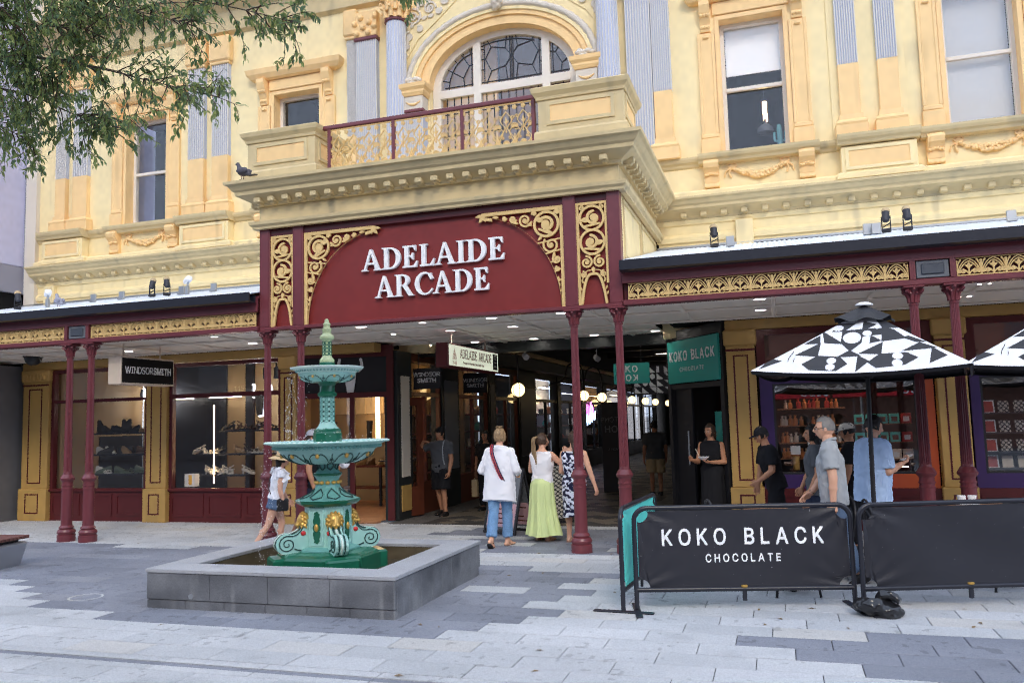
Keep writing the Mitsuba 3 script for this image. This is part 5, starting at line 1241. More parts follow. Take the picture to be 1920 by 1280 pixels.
# ================================================================ THE ARCADE PASSAGE
arc_ = tag(K('arcade_passage'), 'dark arcade passage lined with shop windows and globe lanterns', 'passage', None, 'thing')
XL, XR = -6.50, -1.74
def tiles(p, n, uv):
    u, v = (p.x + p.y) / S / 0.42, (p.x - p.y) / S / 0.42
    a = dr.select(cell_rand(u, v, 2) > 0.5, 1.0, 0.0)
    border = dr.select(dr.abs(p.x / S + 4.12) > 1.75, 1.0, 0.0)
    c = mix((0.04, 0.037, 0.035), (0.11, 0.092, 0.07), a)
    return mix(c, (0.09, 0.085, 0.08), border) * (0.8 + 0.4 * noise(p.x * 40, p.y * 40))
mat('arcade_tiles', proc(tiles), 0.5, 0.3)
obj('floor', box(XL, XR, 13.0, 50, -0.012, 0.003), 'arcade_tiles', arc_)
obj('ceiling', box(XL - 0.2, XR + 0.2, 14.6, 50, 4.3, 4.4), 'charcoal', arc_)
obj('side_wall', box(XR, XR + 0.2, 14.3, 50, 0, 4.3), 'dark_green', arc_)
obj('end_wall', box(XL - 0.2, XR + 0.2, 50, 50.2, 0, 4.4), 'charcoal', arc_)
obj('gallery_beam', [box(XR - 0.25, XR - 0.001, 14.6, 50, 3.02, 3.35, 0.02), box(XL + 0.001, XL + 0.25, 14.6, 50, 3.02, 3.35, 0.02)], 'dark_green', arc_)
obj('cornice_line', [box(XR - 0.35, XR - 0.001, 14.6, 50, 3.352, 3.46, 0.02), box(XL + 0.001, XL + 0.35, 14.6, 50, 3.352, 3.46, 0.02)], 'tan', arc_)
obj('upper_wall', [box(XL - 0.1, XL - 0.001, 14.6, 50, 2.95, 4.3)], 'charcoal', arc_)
for y in np.arange(17, 49, 3.2):
    obj('ceiling_rib', box(XL, XR, y, y + 0.25, 4.1, 4.299), 'dark_green', arc_)
for y in (17.0, 21.0, 26, 32, 38, 44):
    emit(box(-4.4, -3.8, y - 0.12, y + 0.12, 4.08, 4.095), (0.7, 0.62, 0.5), 'skylight_lamp', arc_)
emit(box(-5.4, -2.9, 49.90, 49.95, 0.4, 2.9), (0.10, 0.10, 0.11), 'far_daylight', arc_)
# left wall: pilasters and shop bays
bays = [(13.36, 13.98, 'p'), (13.98, 15.42, 'w'), (15.42, 16.35, 'p'), (16.35, 18.25, 'w'), (18.25, 18.75, 'p'), (18.75, 20.6, 'w'), (20.6, 22.2, 'p'), (22.2, 24.6, 'd'), (24.6, 25.0, 'p'), (25.0, 27.8, 'l'), (27.8, 28.4, 'p'), (28.4, 31.5, 'n'), (31.5, 32.2, 'p'), (32.2, 36, 'w'), (36, 36.7, 'p'), (36.7, 41, 'l'), (41, 41.6, 'p'), (41.6, 46, 'n'), (46, 50, 'p')]
for y0, y1, kind in bays:
    if kind == 'p':
        p = obj('pilaster', box(XL - 0.2, XL + 0.06, y0, y1, 0, 3.0, 0.01), 'dark_green', arc_)
        if y0 < 14:
            obj('panel', box(XL + 0.0605, XL + 0.075, y0 + 0.14, y1 - 0.14, 0.75, 2.55), 'stone_trim', p)
            obj('lower_panel', box(XL + 0.0605, XL + 0.08, y0 + 0.12, y1 - 0.12, 0.15, 0.6), 'ochre', p)
        elif y0 < 21:
            obj('panel', box(XL + 0.0605, XL + 0.07, y0 + 0.1, y1 - 0.1, 0.75, 2.55), 'grey_paint', p)
        continue
    b = K('shop_bay', arc_)
    scene[b] = plyd([box(XL - 0.06, XL + 0.02, y0, y1, 2.2, 2.28), box(XL - 0.06, XL + 0.02, y0, y1, 2.85, 3.0), box(XL - 0.06, XL + 0.03, y0, y1, 0, 0.6), box(XL - 0.06, XL + 0.02, y0, y0 + 0.06, 0.6, 2.9), box(XL - 0.06, XL + 0.02, y1 - 0.06, y1, 0.6, 2.9), box(XL - 0.06, XL + 0.02, (y0 + y1) / 2 - 0.03, (y0 + y1) / 2 + 0.03, 0.6, 2.2)], 'door_wood' if kind == 'w' else 'black')
    v = np.array([(XL - 0.02, y0, 0.6), (XL - 0.02, y1, 0.6), (XL - 0.02, y1, 2.9), (XL - 0.02, y0, 2.9)])
    obj('pane', (v, np.array([[0, 1, 2, 3]])), 'glass', b)
    deep = XL - 1.1
    if y0 > 15:
        obj('back_wall', box(deep - 0.05, deep, y0, y1, 0, 3.0), {'w': 'shop_wall', 'd': 'void', 'l': 'white_paint', 'n': 'charcoal'}[kind], b)
        obj('shelf', [box(deep, XL - 0.4, y0 + 0.1, y1 - 0.1, z, z + 0.03) for z in (0.62, 1.05, 1.45, 1.85)], 'door_wood', b)
        if kind == 'w':
            emit(box(deep + 0.2, deep + 0.25, y0 + 0.3, y1 - 0.3, 2.6, 2.62), (2.0, 1.3, 0.6), 'shelf_light', b)
        elif kind == 'l':
            emit(box(deep + 0.3, deep + 0.5, y0 + 0.4, y1 - 0.4, 2.7, 2.72), (2.6, 2.4, 2.1) if y0 < 30 else (0.8, 0.72, 0.6), 'shelf_light', b)
        elif kind == 'n':
            emit(box(deep + 0.2, deep + 0.25, y0 + 0.4, y1 - 0.4, 2.6, 2.62), (1.0, 1.1, 1.35) if y0 < 30 else (0.4, 0.44, 0.5), 'shelf_light', b)
    else:
        emit(box(XL - 0.5, XL - 0.48, 14.4, 14.42, 0.7, 2.1), (4, 2.7, 1.3), 'light_strip', b)
        obj('display_shelf', [box(XL - 0.7, XL - 0.15, y0 + 0.1, y1 - 0.1, z, z + 0.02) for z in (1.0, 1.4)], 'black', b)
rs = random.Random(31)
GN = ['tan round jar', 'turquoise round jar', 'cream round jar', 'red round jar', 'white box', 'amber box', 'charcoal box', 'cream box']
goods = [plyd(lumpy(ball((0, 0, 0.06), 0.06, (1, 1, 1.2), 2), 0.01, 20), m, True) for m in ('shoe_tan', 'teal_box', 'cream_card', 'red_card')] + [plyd(box(-0.07, 0.07, -0.05, 0.05, 0, 0.16, 0.01), m) for m in ('white', 'amber', 'charcoal', 'cream_card')]
nb_ = -1
for y0, y1, kind in bays:
    if kind in 'wln' and 15 < y0 < 37:
        nb_ += 1
        for zi, z in enumerate((1.08, 1.48, 1.88)):
            for oi, y in enumerate(np.arange(y0 + 0.3, y1 - 0.2, 0.42 if y0 < 25 else 0.6)):
                w_ = f'{ORD[nb_]} arcade window from the street'
                gi = rs.randrange(8); sh_n = ['lower', 'middle', 'upper'][zi]
                k = tag(K('ornament'), f'{GN[gi]}, {ORD[oi]} along the {sh_n} shelf of the {w_}', 'ornament', f'{GN[gi]} ornaments on the {sh_n} shelf, {w_}', 'thing')
                scene[k] = {**goods[gi], 'to_world': at(XL - 0.6 + rs.uniform(-0.1, 0.1), y + rs.uniform(-0.1, 0.1), z, rz=rs.uniform(0, 90), sc=rs.uniform(0.8, 1.6))}
for i, (x0, y, z0, z1, lab) in enumerate(((-6.42, 14.0, 2.32, 2.70, 'black hanging panel of the shoe shop, nearer one in the passage'), (-6.36, 16.4, 2.30, 2.72, 'black hanging panel of the shoe shop, deeper one in the passage'))):
    k = thing('passage_sign', lab, 'sign')
    obj('board', box(x0, x0 + 0.54, y, y + 0.04, z0, z1, 0.005), 'black', k)
    obj('lettering', tf(text('WINDSOR', 0.075, 0.003, False, 0.006, 1.15), t=(x0 + 0.27, y - 0.003, z0 + 0.23)), 'white', k)
    obj('lettering', tf(text('SMITH', 0.075, 0.003, True, 0.006, 1.15), t=(x0 + 0.27, y - 0.003, z0 + 0.12)), 'white', k)
    for q in (0.1, 0.44): obj('hanger', tube([(x0 + q, y + 0.02, z1), (x0 + q, y + 0.02, 3.05)], 0.008, 6), 'black', k)
# globe lanterns on swan-neck arms
globe = tf(trimesh.creation.icosphere(3), s=0.15)
names = ['first', 'second', 'third', 'fourth', 'fifth', 'sixth', 'seventh']
for i, y in enumerate((17.3, 23.7, 26.3, 32.0, 35.4, 38.4, 43.0)):
    x, z = -5.42 + 0.0 * i, 2.36
    k = thing('globe_lantern', f'lit globe lantern on a black swan-neck arm, {names[i]} along the passage from the street', 'lantern', 'globe lanterns of the passage')
    g = emit(tf(globe, t=(x, y, z)), (0.62, 0.43, 0.19), 'globe', k)
    obj('ribs', [tube(np.stack([x + 0.156 * np.cos(a) * np.cos(t), y + 0.156 * np.sin(a) * np.cos(t), z + 0.156 * np.sin(t)], 1), 0.006, 5) for a in np.arange(0, math.pi, math.pi / 3) for t in [np.linspace(0, 2 * np.pi, 25)]] + [lathe([(0.02, z + 0.15), (0.06, z + 0.155), (0.03, z + 0.20), (0.012, z + 0.24)], 12, c=(x, y, 0))], 'black', k)
    obj('arm', tube(curve([(x, y, z + 0.2), (x, y, z + 0.65), (x - 0.15, y, z + 0.95), (x - 0.45, y, z + 0.9), (x - 0.6, y, z + 0.5), (x - 1.05, y, z + 0.35)], 24), 0.022, 8), 'black', k)
# neon and kiosk far inside
k = thing('neon_sign', 'pink neon curl glowing in a far arcade window', 'neon sign')
emit(tube(np.array([(XL + 0.05, 29.4 + 0.25 * q[0], 2.0 + 0.28 * q[1]) for q in spiral(0, 0, 1, 90, 1.6, 0.3)]), 0.025, 6), (0.8, 0.14, 0.65), 'tube', k)
k = thing('blue_neon_sign', 'white blue neon scribble in a far arcade window', 'neon sign')
emit(tube(curve([(XL + 0.05, 28.6 + 0.2 * i, 1.45 + 0.3 * (i % 2) + 0.03 * i) for i in range(8)], 40), 0.022, 6), (0.35, 0.55, 0.9), 'tube', k)
k = thing('menu_kiosk', 'tall black menu board standing in the passage with faint lettering', 'kiosk')
obj('board', box(-3.95, -3.35, 19.0, 19.12, 0.0, 2.05, 0.01), 'charcoal', k)
for q_, z_ in ((text('PHOTOS', 0.11, 0.003, False, 0.02), 1.60), (text('HOT', 0.15, 0.003, True, 0.03), 1.36), (text('6 PRINTS', 0.05, 0.003), 0.95)):
    obj('lettering', tf(q_, t=(-3.65, 18.997, z_)), 'grey_paint', k)
for i, (x, y, rz, m, lab) in enumerate(((-4.02, 12.2, -25, 'sign_side', 'black A-frame board with a pink poster behind the woman in white'), (-3.62, 13.6, 60, 'bar_print', 'black A-frame board with a dark picture beside the lime skirt'))):
    k = thing('sandwich_board', lab, 'sandwich board')
    mat('pink_paper', (0.62, 0.38, 0.42), 0.6)
    for sgn in (-1, 1):
        fr = sbox(-0.32, 0.03, 0.32, 0.98)
        obj('board', tf(box(-0.30, 0.30, -0.008, 0.008, 0.08, 0.95), rx=sgn * 14, t=(0, -sgn * -0.0 + sgn * 0.24 - sgn * 0.0, 0), rz=0), 'grey_paint' if (i == 0) else 'bar_print', k, tw=at(x, y, 0, rz=rz))
        obj('frame', tf(panel_frame(-0.33, 0.33, 0.0, 1.0, -0.014, 0.035, 0.028), rx=sgn * 14, t=(0, sgn * 0.24, 0)), 'black', k, tw=at(x, y, 0, rz=rz))
        if i == 0:
            obj('poster', tf(box(-0.28, 0.28, -0.0115, -0.0085, 0.11, 0.46), rx=sgn * 14, t=(0, sgn * 0.24, 0)), 'pink_paper', k, tw=at(x, y, 0, rz=rz))
            obj('print', tf(ext(unary_union([sbox(-0.2 + 0.05 * (j % 2), 0.16 + j * 0.07, 0.22 - 0.08 * (j % 3), 0.18 + j * 0.07) for j in range(4)]), 0.003), rx=sgn * 14, t=(0, sgn * 0.24 - 0.0135, 0)), 'door_wood', k, tw=at(x, y, 0, rz=rz))
# street-end floor spot lights in the passage
for i, (x, y) in enumerate(((-4.6, 15.2), (-3.5, 16.6))):
    k = thing('passage_spotlight', ['white spotlight on the beam above the arcade entrance', 'white spotlight deeper in the arcade entrance'][i], 'spotlight')
    obj('can', tf(lathe([(0.0, -0.06), (0.05, -0.06), (0.06, 0.06), (0.055, 0.06)], 14), rx=120, rz=40, t=(x, y, 2.92)), 'white', k)
    emit(tf(lathe([(0.0, 0.05), (0.05, 0.05), (0.05, 0.052), (0.0, 0.052)], 14), rx=120, rz=40, t=(x, y, 2.92)), (6, 6, 5.8), 'lens', k)
    obj('bracket', tube([(x, y, 2.92), (x, y, 3.1)], 0.012, 6), 'white', k)
# ================================================================ FOUNTAIN and its stone pool
def stone(p, n, uv):
    sp = noise(p.x * 160, p.y * 160, p.z * 160) * 0.6 + noise(p.x * 70, p.y * 70, p.z * 70) * 0.4
    big = fbm(p.x * 2.0, p.y * 2.0, p.z * 2.0, 4)
    streak = noise(p.x * 14, p.y * 14, p.z * 1.2)
    c = mix((0.075, 0.078, 0.088), (0.19, 0.195, 0.21), smoothstep(0.25, 0.75, big))
    c = mix(c, (0.30, 0.30, 0.30), 0.55 * smoothstep(0.60, 0.9, streak) * smoothstep(0.35, 0.65, noise(p.x * 3, p.y * 3, p.z * 2)))
    return c * (0.75 + 0.5 * sp)
mat('pool_stone', proc(stone), 0.55, 0.35)
def coping(p, n, uv):
    sp = noise(p.x * 160, p.y * 160, p.z * 160)
    big = fbm(p.x * 2.5, p.y * 2.5, p.z * 2.5, 4)
    return mix((0.25, 0.255, 0.275), (0.36, 0.365, 0.38), big) * (0.85 + 0.3 * sp)
mat('coping', proc(coping), 0.5, 0.4)
mat('wet_stone', proc(lambda p, n, uv: mix((0.045, 0.035, 0.022), (0.16, 0.125, 0.08), fbm(p.x * 5, p.y * 5, p.z * 9, 4))), 0.3)
pool = thing('fountain_pool', 'square grey stone pool wall around the fountain', 'pool')
QX0, QX1, QY0, QY1, QZ = -5.925, -3.28, 6.69, 8.86, 0.372
WT = 0.33
# outer wall slabs
rs = random.Random(3)
for x0, x1 in zip(*(lambda e: (e[:-1], e[1:]))(np.array([QX0, QX0 + 0.72, QX0 + 1.36, QX0 + 2.0, QX1 - 0.0]))):
    obj('wall_slab', box(x0 + 0.002, x1 - 0.002, QY0, QY0 + 0.05, 0.085, 0.33, 0.004), 'pool_stone', pool)
    obj('wall_slab', box(x0 + 0.002, x1 - 0.002, QY1 - 0.05, QY1, 0.085, 0.33, 0.004), 'pool_stone', pool)
for i in range(6):
    x0 = QX0 + i * (QX1 - QX0) / 6; x1 = QX0 + (i + 1) * (QX1 - QX0) / 6
    obj('base_slab', box(x0 + 0.002, x1 - 0.002, QY0 + rs.uniform(0.004, 0.012), QY0 + 0.06, -0.01, 0.079, 0.006), 'pool_stone', pool)
n = 8
for i in range(n):
    y0 = QY0 + 0.052 + i * (QY1 - QY0 - 0.104) / n; y1 = QY0 + 0.052 + (i + 1) * (QY1 - QY0 - 0.104) / n
    for x in (QX0, QX1 - 0.05):
        obj('wall_slab', box(x, x + 0.05, y0 + 0.002, y1 - 0.002, -0.01, 0.33, 0.004), 'pool_stone', pool)
# coping stones (mitred corners kept simple: long sides run through)
def cope(x0, x1, y0, y1):
    obj('coping_stone', box(x0 + 0.002, x1 - 0.002, y0 + 0.002, y1 - 0.002, 0.334, QZ, 0.006), 'coping', pool)
for i in range(4):
    a, b = QX0 - 0.012 + i * (QX1 - QX0 + 0.024) / 4, QX0 - 0.012 + (i + 1) * (QX1 - QX0 + 0.024) / 4
    cope(a, b, QY0 - 0.012, QY0 + WT); cope(a, b, QY1 - WT, QY1 + 0.012)
for i in range(3):
    a, b = QY0 + WT + i * (QY1 - QY0 - 2 * WT) / 3, QY0 + WT + (i + 1) * (QY1 - QY0 - 2 * WT) / 3
    cope(QX0 - 0.012, QX0 + WT, a, b); cope(QX1 - WT, QX1 + 0.012, a, b)
obj('inner_lining', [box(QX0 + WT - 0.06, QX0 + WT - 0.004, QY0 + WT, QY1 - WT, 0.0, 0.332), box(QX1 - WT + 0.004, QX1 - WT + 0.06, QY0 + WT, QY1 - WT, 0.0, 0.332), box(QX0 + WT, QX1 - WT, QY0 + WT - 0.06, QY0 + WT - 0.004, 0.0, 0.332), box(QX0 + WT, QX1 - WT, QY1 - WT + 0.004, QY1 - WT + 0.06, 0.0, 0.332)], 'wet_stone', pool)
obj('pool_floor', box(QX0 + 0.06, QX1 - 0.06, QY0 + 0.07, QY1 - 0.06, -0.011, 0.03), 'wet_stone', pool)
obj('wall_core', [box(QX0 + 0.055, QX0 + 0.26, QY0 + 0.06, QY1 - 0.055, -0.01, 0.33), box(QX1 - 0.26, QX1 - 0.055, QY0 + 0.06, QY1 - 0.055, -0.01, 0.33)], 'pool_stone', pool)
obj('drain_spout', [lathe([(0.012, -0.005), (0.026, -0.005), (0.026, 0.008), (0.012, 0.008)], 16, c=(0, 0, 0))], 'grey_metal', pool, tw=at(QX0 + 0.52, QY0 - 0.002, 0.125, rx=90))
scene['mat_water'] = {'type': 'dielectric', 'int_ior': 1.33}
k = tag('pool_water', 'brown green water in the stone fountain pool', None, None, 'structure')
nx, ny = 60, 50
gx, gy = np.meshgrid(np.linspace(QX0 + WT + 0.001, QX1 - WT - 0.001, nx), np.linspace(QY0 + WT + 0.001, QY1 - WT - 0.001, ny), indexing='ij')
FX, FY = -4.60, 7.83
rr = np.hypot(gx - FX, gy - FY)
gz = 0.20 + 0.004 * np.sin(rr * 55) * np.exp(-rr) + 0.006 * (meshkit.fbm(np.stack([gx * 9, gy * 9, gx * 0], -1), 3) - 0.5)
ii, jj = np.meshgrid(np.arange(nx - 1), np.arange(ny - 1), indexing='ij')
qf = np.stack([ii * ny + jj, (ii + 1) * ny + jj, (ii + 1) * ny + jj + 1, ii * ny + jj + 1], -1).reshape(-1, 4)
mat('pool_water', (0.05, 0.042, 0.028), 0.04, 0.7)
scene[k] = plyd((np.stack([gx, gy, gz], -1).reshape(-1, 3), qf), 'pool_water', True)

mat('turquoise', weathered((0.30, 0.53, 0.48), 0.12, 0.45, (0.13, 0.24, 0.21)), 0.36, 0.5)
mat('sea_green', weathered((0.125, 0.32, 0.29), 0.12, 0.45, (0.05, 0.14, 0.12)), 0.34, 0.5)
mat('bottle_green', weathered((0.010, 0.105, 0.060), 0.10, 0.10, (0.05, 0.15, 0.10)), 0.2, 0.5)
mat('ink_green', (0.012, 0.045, 0.042), 0.35)
mat('pale_aqua', (0.58, 0.70, 0.64), 0.4)
mat('rose_red', (0.50, 0.03, 0.03), 0.4)
mat('lime_green', (0.46, 0.52, 0.29), 0.4)
ftn = thing('fountain', 'two tiered cast iron fountain painted turquoise, green and gold', 'fountain')
C0 = (FX, FY, 0)
def oct_(prof, n=8, **k): return lathe(prof, n, c=C0, **k)
b = obj('base', [oct_([(0.54, 0.02), (0.54, 0.36), (0.52, 0.385), (0.47, 0.405), (0.28, 0.42)])], 'bottle_green', ftn)
for q in range(4):
    th = math.pi / 4 * (2 * q + 1)
    obj('scroll_foot', tf(box(-0.17, 0.17, -0.60, -0.2, 0.02, 0.372, 0.02), rz=math.degrees(th) + 90, t=C0), 'bottle_green', b)
ped = obj('pedestal', [oct_([(0.28, 0.40), (0.28, 0.43), (0.24, 0.455), (0.24, 0.86), (0.29, 0.88)])], 'turquoise', ftn)
obj('pedestal_foot', oct_([(0.33, 0.41), (0.33, 0.43), (0.29, 0.448), (0.24, 0.455)]), 'sea_green', ped)
for q in range(8):
    th = 22.5 + 45 * q
    fr = sbox(-0.083, 0.47, 0.083, 0.855).difference(sbox(-0.064, 0.49, 0.064, 0.835))
    a_ = math.pi / 8 + math.pi / 4 * q
    R = 0.24 * math.cos(math.pi / 8)
    rzz = math.degrees(a_ + math.pi / 8) + 90
    pos = (FX + R * math.cos(a_ + math.pi / 8), FY + R * math.sin(a_ + math.pi / 8), 0)
    if q % 2 == 1:
        obj('panel_frame', tf(tf(ext(fr, 0.014), t=(0, -0.010, 0)), rz=rzz, t=pos), 'turquoise', ped)
        orn = unary_union([leafp(0, 0.655, 0.155, 0.085, 90), leafp(0, 0.655, 0.155, 0.085, -90), flower(0, 0.785, 0.034, 5), flower(0, 0.525, 0.034, 5), dot(0, 0.655, 0.046), stroke([(0, 0.505), (0, 0.81)], 0.022)])
        obj('panel_ornament', tf(tf(ext(orn, 0.012), t=(0, -0.009, 0)), rz=rzz, t=pos), 'bottle_green', ped)
        obj('boss', tf(ball((0, -0.012, 0.655), 0.030, (0.8, 0.6, 1.35)), rz=rzz, t=pos), 'gold', ped, smooth=True)
    else:
        # scroll bracket with a lion mask above it
        sc = K('scroll_bracket', ftn)
        outer = [(-0.0, 0.66)] + [(q_[0], q_[1]) for q_ in curve([(0.03, 0.66), (0.05, 0.60), (0.10, 0.545), (0.19, 0.50), (0.26, 0.44)], 14)]
        body = unary_union([Polygon([(-0.02, 0.34), (-0.02, 0.70), (0.045, 0.68)] + [tuple(p_) for p_ in curve([(0.05, 0.62), (0.10, 0.555), (0.19, 0.52), (0.28, 0.47)], 12)] + [(0.22, 0.34)]), dot(0.215, 0.435, 0.115)])
        wide = 0.13
        def side(m, off): return tf(tf(m, s=(1, 1, 0.93), t=(0, 0, 0.095 if off == 0 else 0)), rz=math.degrees(a_ + math.pi / 8), t=(FX + R * math.cos(a_ + math.pi / 8), FY + R * math.sin(a_ + math.pi / 8), 0))
        bm = tf(ext(body, wide), t=(0, -wide / 2, 0))
        scene[sc] = plyd(side(bm, 0), 'turquoise')
        sp = unary_union([stroke(spiral(0.215, 0.435, 0.098, 120, -1.9, 0.12), 0.011), stroke(curve([(0.03, 0.66), (0.075, 0.58), (0.13, 0.53), (0.20, 0.522)], 10), 0.010), stroke(curve([(0.01, 0.36), (0.08, 0.36), (0.14, 0.38)], 6), 0.014)])
        obj('scroll_line', side(tf([tf(ext(sp, 0.008), t=(0, -wide / 2 - 0.008, 0)), tf(ext(sp, 0.008), t=(0, wide / 2, 0))]), 0), 'ink_green', sc)
        obj('rose', side(trimesh.util.concatenate([ball((0.055, s_ * (wide / 2 + 0.006), 0.545), 0.026, (1, 0.5, 1)) for s_ in (-1, 1)]), 0), 'rose_red', sc)
        ridge = curve([(0.06, 0, 0.645), (0.105, 0, 0.575), (0.19, 0, 0.538), (0.28, 0, 0.528), (0.333, 0, 0.435), (0.285, 0, 0.35)], 20)
        for dy, m in ((-0.03, 'ink_green'), (0.03, 'ink_green'), (0.0, 'pale_aqua')):
            obj('ridge', side(tube(ridge + [0, dy, 0], 0.010 if dy else 0.013, 6), 0), m, sc)
        lion = K('lion_mask', ftn)
        face = mesh_of(m3.Manifold.batch_hull([m3.Manifold.sphere(0.078, 24).scale((0.85, 0.95, 1.15)).translate((0.035, 0, 0.765))]) + m3.Manifold.batch_hull([m3.Manifold.sphere(0.032, 16).translate((0.085, 0, 0.735)), m3.Manifold.sphere(0.03, 16).translate((0.07, 0, 0.79))]) + m3.Manifold.sphere(0.024, 16).translate((0.10, 0.017, 0.722)) + m3.Manifold.sphere(0.024, 16).translate((0.10, -0.017, 0.722)) + m3.Manifold.sphere(0.02, 12).translate((0.085, 0, 0.69)))
        scene[lion] = plyd(side(tf(lumpy(face, 0.004, 60, 1), t=(0, 0, 0.015)), 1), 'gold', 50)
        mane = []
        for r_, n_, off in ((0.078, 11, 0.022), (0.092, 13, 0.0)):
            for j in range(n_):
                t_ = 2 * math.pi * j / n_ + off * 9
                d_ = np.array([0, math.cos(t_), math.sin(t_) * 1.15])
                p0_ = np.array([off + 0.03, 0, 0.765]) + d_ * r_ * 0.72
                mane.append(tube(curve([p0_ + [0.006, 0, 0.01], p0_ + d_ * r_ * 0.16 + [0.008, 0, -0.004], p0_ + d_ * r_ * 0.26 + [-0.008, 0.006, -0.03]], 6), [0.012, 0.017, 0.019, 0.017, 0.012, 0.005], 6))
        obj('mane', side(tf(trimesh.util.concatenate(mane), t=(0, 0, 0.015)), 1), 'gold', lion, smooth=50)
        obj('eyes', side(trimesh.util.concatenate([ball((0.088, s_ * 0.026, 0.782), 0.008) for s_ in (-1, 1)]).apply_translation((0, 0, 0.015)), 1), 'ink_green', lion)
obj('pedestal_cap', oct_([(0.25, 0.862), (0.30, 0.875), (0.335, 0.90), (0.345, 0.925), (0.30, 0.935)]), 'bottle_green', ftn)
st = obj('lower_stem', oct_([(0.335, 0.930), (0.27, 0.955), (0.19, 0.99), (0.135, 1.05), (0.125, 1.085)]), 'sea_green', ftn)
def stem_lines(prof, n, m, parent, name, r=0.006, off=0.0):
    pr_ = np.array(prof)
    ms = []
    for j in range(n):
        t_ = 2 * math.pi * (j + off) / n
        for s_ in (-1, 1):
            u = np.linspace(0, 1, len(pr_))
            tt = t_ + s_ * (math.pi / n) * np.sin(u * math.pi) * 0.8
            ms.append(tube(np.stack([FX + pr_[:, 0] * np.cos(tt), FY + pr_[:, 0] * np.sin(tt), pr_[:, 1]], 1), r, 5))
    obj(name, ms, m, parent)
stem_lines([(0.30, 0.948), (0.25, 0.965), (0.19, 0.993), (0.14, 1.045)], 8, 'ink_green', st, 'leaf_lines')
ng = K('gold_ring', ftn)
scene[ng] = plyd([ball((FX + 0.125 * math.cos(a), FY + 0.125 * math.sin(a), 1.105), 0.025, (1, 1, 0.8)) for a in np.arange(12) * math.pi / 6], 'gold', True)
vs = obj('vase_stem', lathe([(0.118, 1.085), (0.115, 1.135), (0.135, 1.165), (0.15, 1.185), (0.15, 1.20), (0.125, 1.21), (0.105, 1.24), (0.10, 1.27), (0.115, 1.295), (0.15, 1.325), (0.22, 1.335)], 32, c=C0), 'sea_green', ftn, smooth=40)
stem_lines([(0.108, 1.235), (0.106, 1.26), (0.121, 1.295), (0.152, 1.318)], 8, 'ink_green', vs, 'leaf_lines', 0.007)
obj('dark_ring', lathe([(0.13, 1.165), (0.155, 1.185), (0.155, 1.20), (0.13, 1.205)], 32, c=C0), 'bottle_green', vs, smooth=40)
def scallop(prof, n, k, amp):
    m = lathe(prof, n, c=C0)
    v = m.vertices
    a = np.arctan2(v[:, 1] - FY, v[:, 0] - FX)
    zt = max(z for _, z in prof)
    w = np.clip((v[:, 2] - (zt - 0.06)) / 0.05, 0, 1)
    s_ = 1 + amp * w * np.abs(np.sin(a * k / 2))
    m.vertices = np.stack([FX + (v[:, 0] - FX) * s_, FY + (v[:, 1] - FY) * s_, v[:, 2]], 1)
    return m
lb = obj('lower_bowl', lathe([(0.10, 1.315), (0.2, 1.30), (0.30, 1.308), (0.39, 1.338), (0.455, 1.382), (0.49, 1.425), (0.515, 1.455)], 72, c=C0), 'turquoise', ftn, smooth=50)
obj('bowl_rim', scallop([(0.52, 1.452), (0.545, 1.458), (0.55, 1.485), (0.60, 1.515), (0.645, 1.52), (0.65, 1.53), (0.63, 1.54), (0.54, 1.53), (0.50, 1.47), (0.30, 1.40), (0.0, 1.39)], 144, 48, 0.012), 'turquoise', lb, smooth=50)
obj('rim_shells', [ball((FX + 0.628 * math.cos(a), FY + 0.628 * math.sin(a), 1.532), 0.026, (1, 1, 0.45), 1) for a in np.arange(64) * 2 * math.pi / 64], 'pale_aqua', lb, smooth=True)
obj('rim_frieze', [ball((FX + 0.555 * math.cos(a), FY + 0.555 * math.sin(a), 1.478), 0.020, (1, 1, 1), 1) for a in np.arange(80) * 2 * math.pi / 80], 'sea_green', lb, smooth=True)
def bowl_ornament(prof, n, parent, sc=1.0, r=0.0055):
    pr_ = np.array(prof)
    s_ = np.r_[0, np.cumsum(np.hypot(*np.diff(pr_, axis=0).T))]; s_ /= s_[-1]
    def on(t_, u):
        rr_ = np.interp(u, s_, pr_[:, 0]); z_ = np.interp(u, s_, pr_[:, 1])
        return np.stack([FX + rr_ * np.cos(t_), FY + rr_ * np.sin(t_), z_], 1)
    ms, gd = [], []
    D = 2 * math.pi / n
    for j in range(n):
        t0 = j * D
        for sg in (-1, 1):
            q = np.array([(0.0, 0.75), (0.12, 0.85), (0.28, 0.72), (0.36, 0.45), (0.43, 0.25), (0.40, 0.12), (0.34, 0.2)])
            c_ = curve(q, 20)
            ms.append(tube(on(t0 + sg * c_[:, 0] * D, c_[:, 1]), r, 5))
            c_ = curve(np.array([(0.50, 0.15), (0.50, 0.85)]), 5); ms.append(tube(on(t0 + sg * c_[:, 0] * D, c_[:, 1]), r, 5))
            c_ = curve(np.array([(0.43, 0.5), (0.47, 0.62), (0.5, 0.5)]), 8); ms.append(tube(on(t0 + sg * c_[:, 0] * D, c_[:, 1]), r, 5))
        p_ = on(np.array([t0]), np.array([0.78]))[0]; gd.append(ball(p_, 0.022 * sc, (1, 1, 1.3), 1))
    obj('bowl_scrolls', ms, 'ink_green', parent)
    obj('bowl_bosses', gd, 'gold', parent, smooth=True)
bowl_ornament([(0.25, 1.300), (0.305, 1.307), (0.395, 1.337), (0.460, 1.381), (0.496, 1.424), (0.515, 1.45)], 10, lb)
us = obj('upper_stem_base', oct_([(0.15, 1.50), (0.15, 1.62), (0.14, 1.635), (0.145, 1.65), (0.13, 1.665), (0.10, 1.685)]), 'bottle_green', ftn)
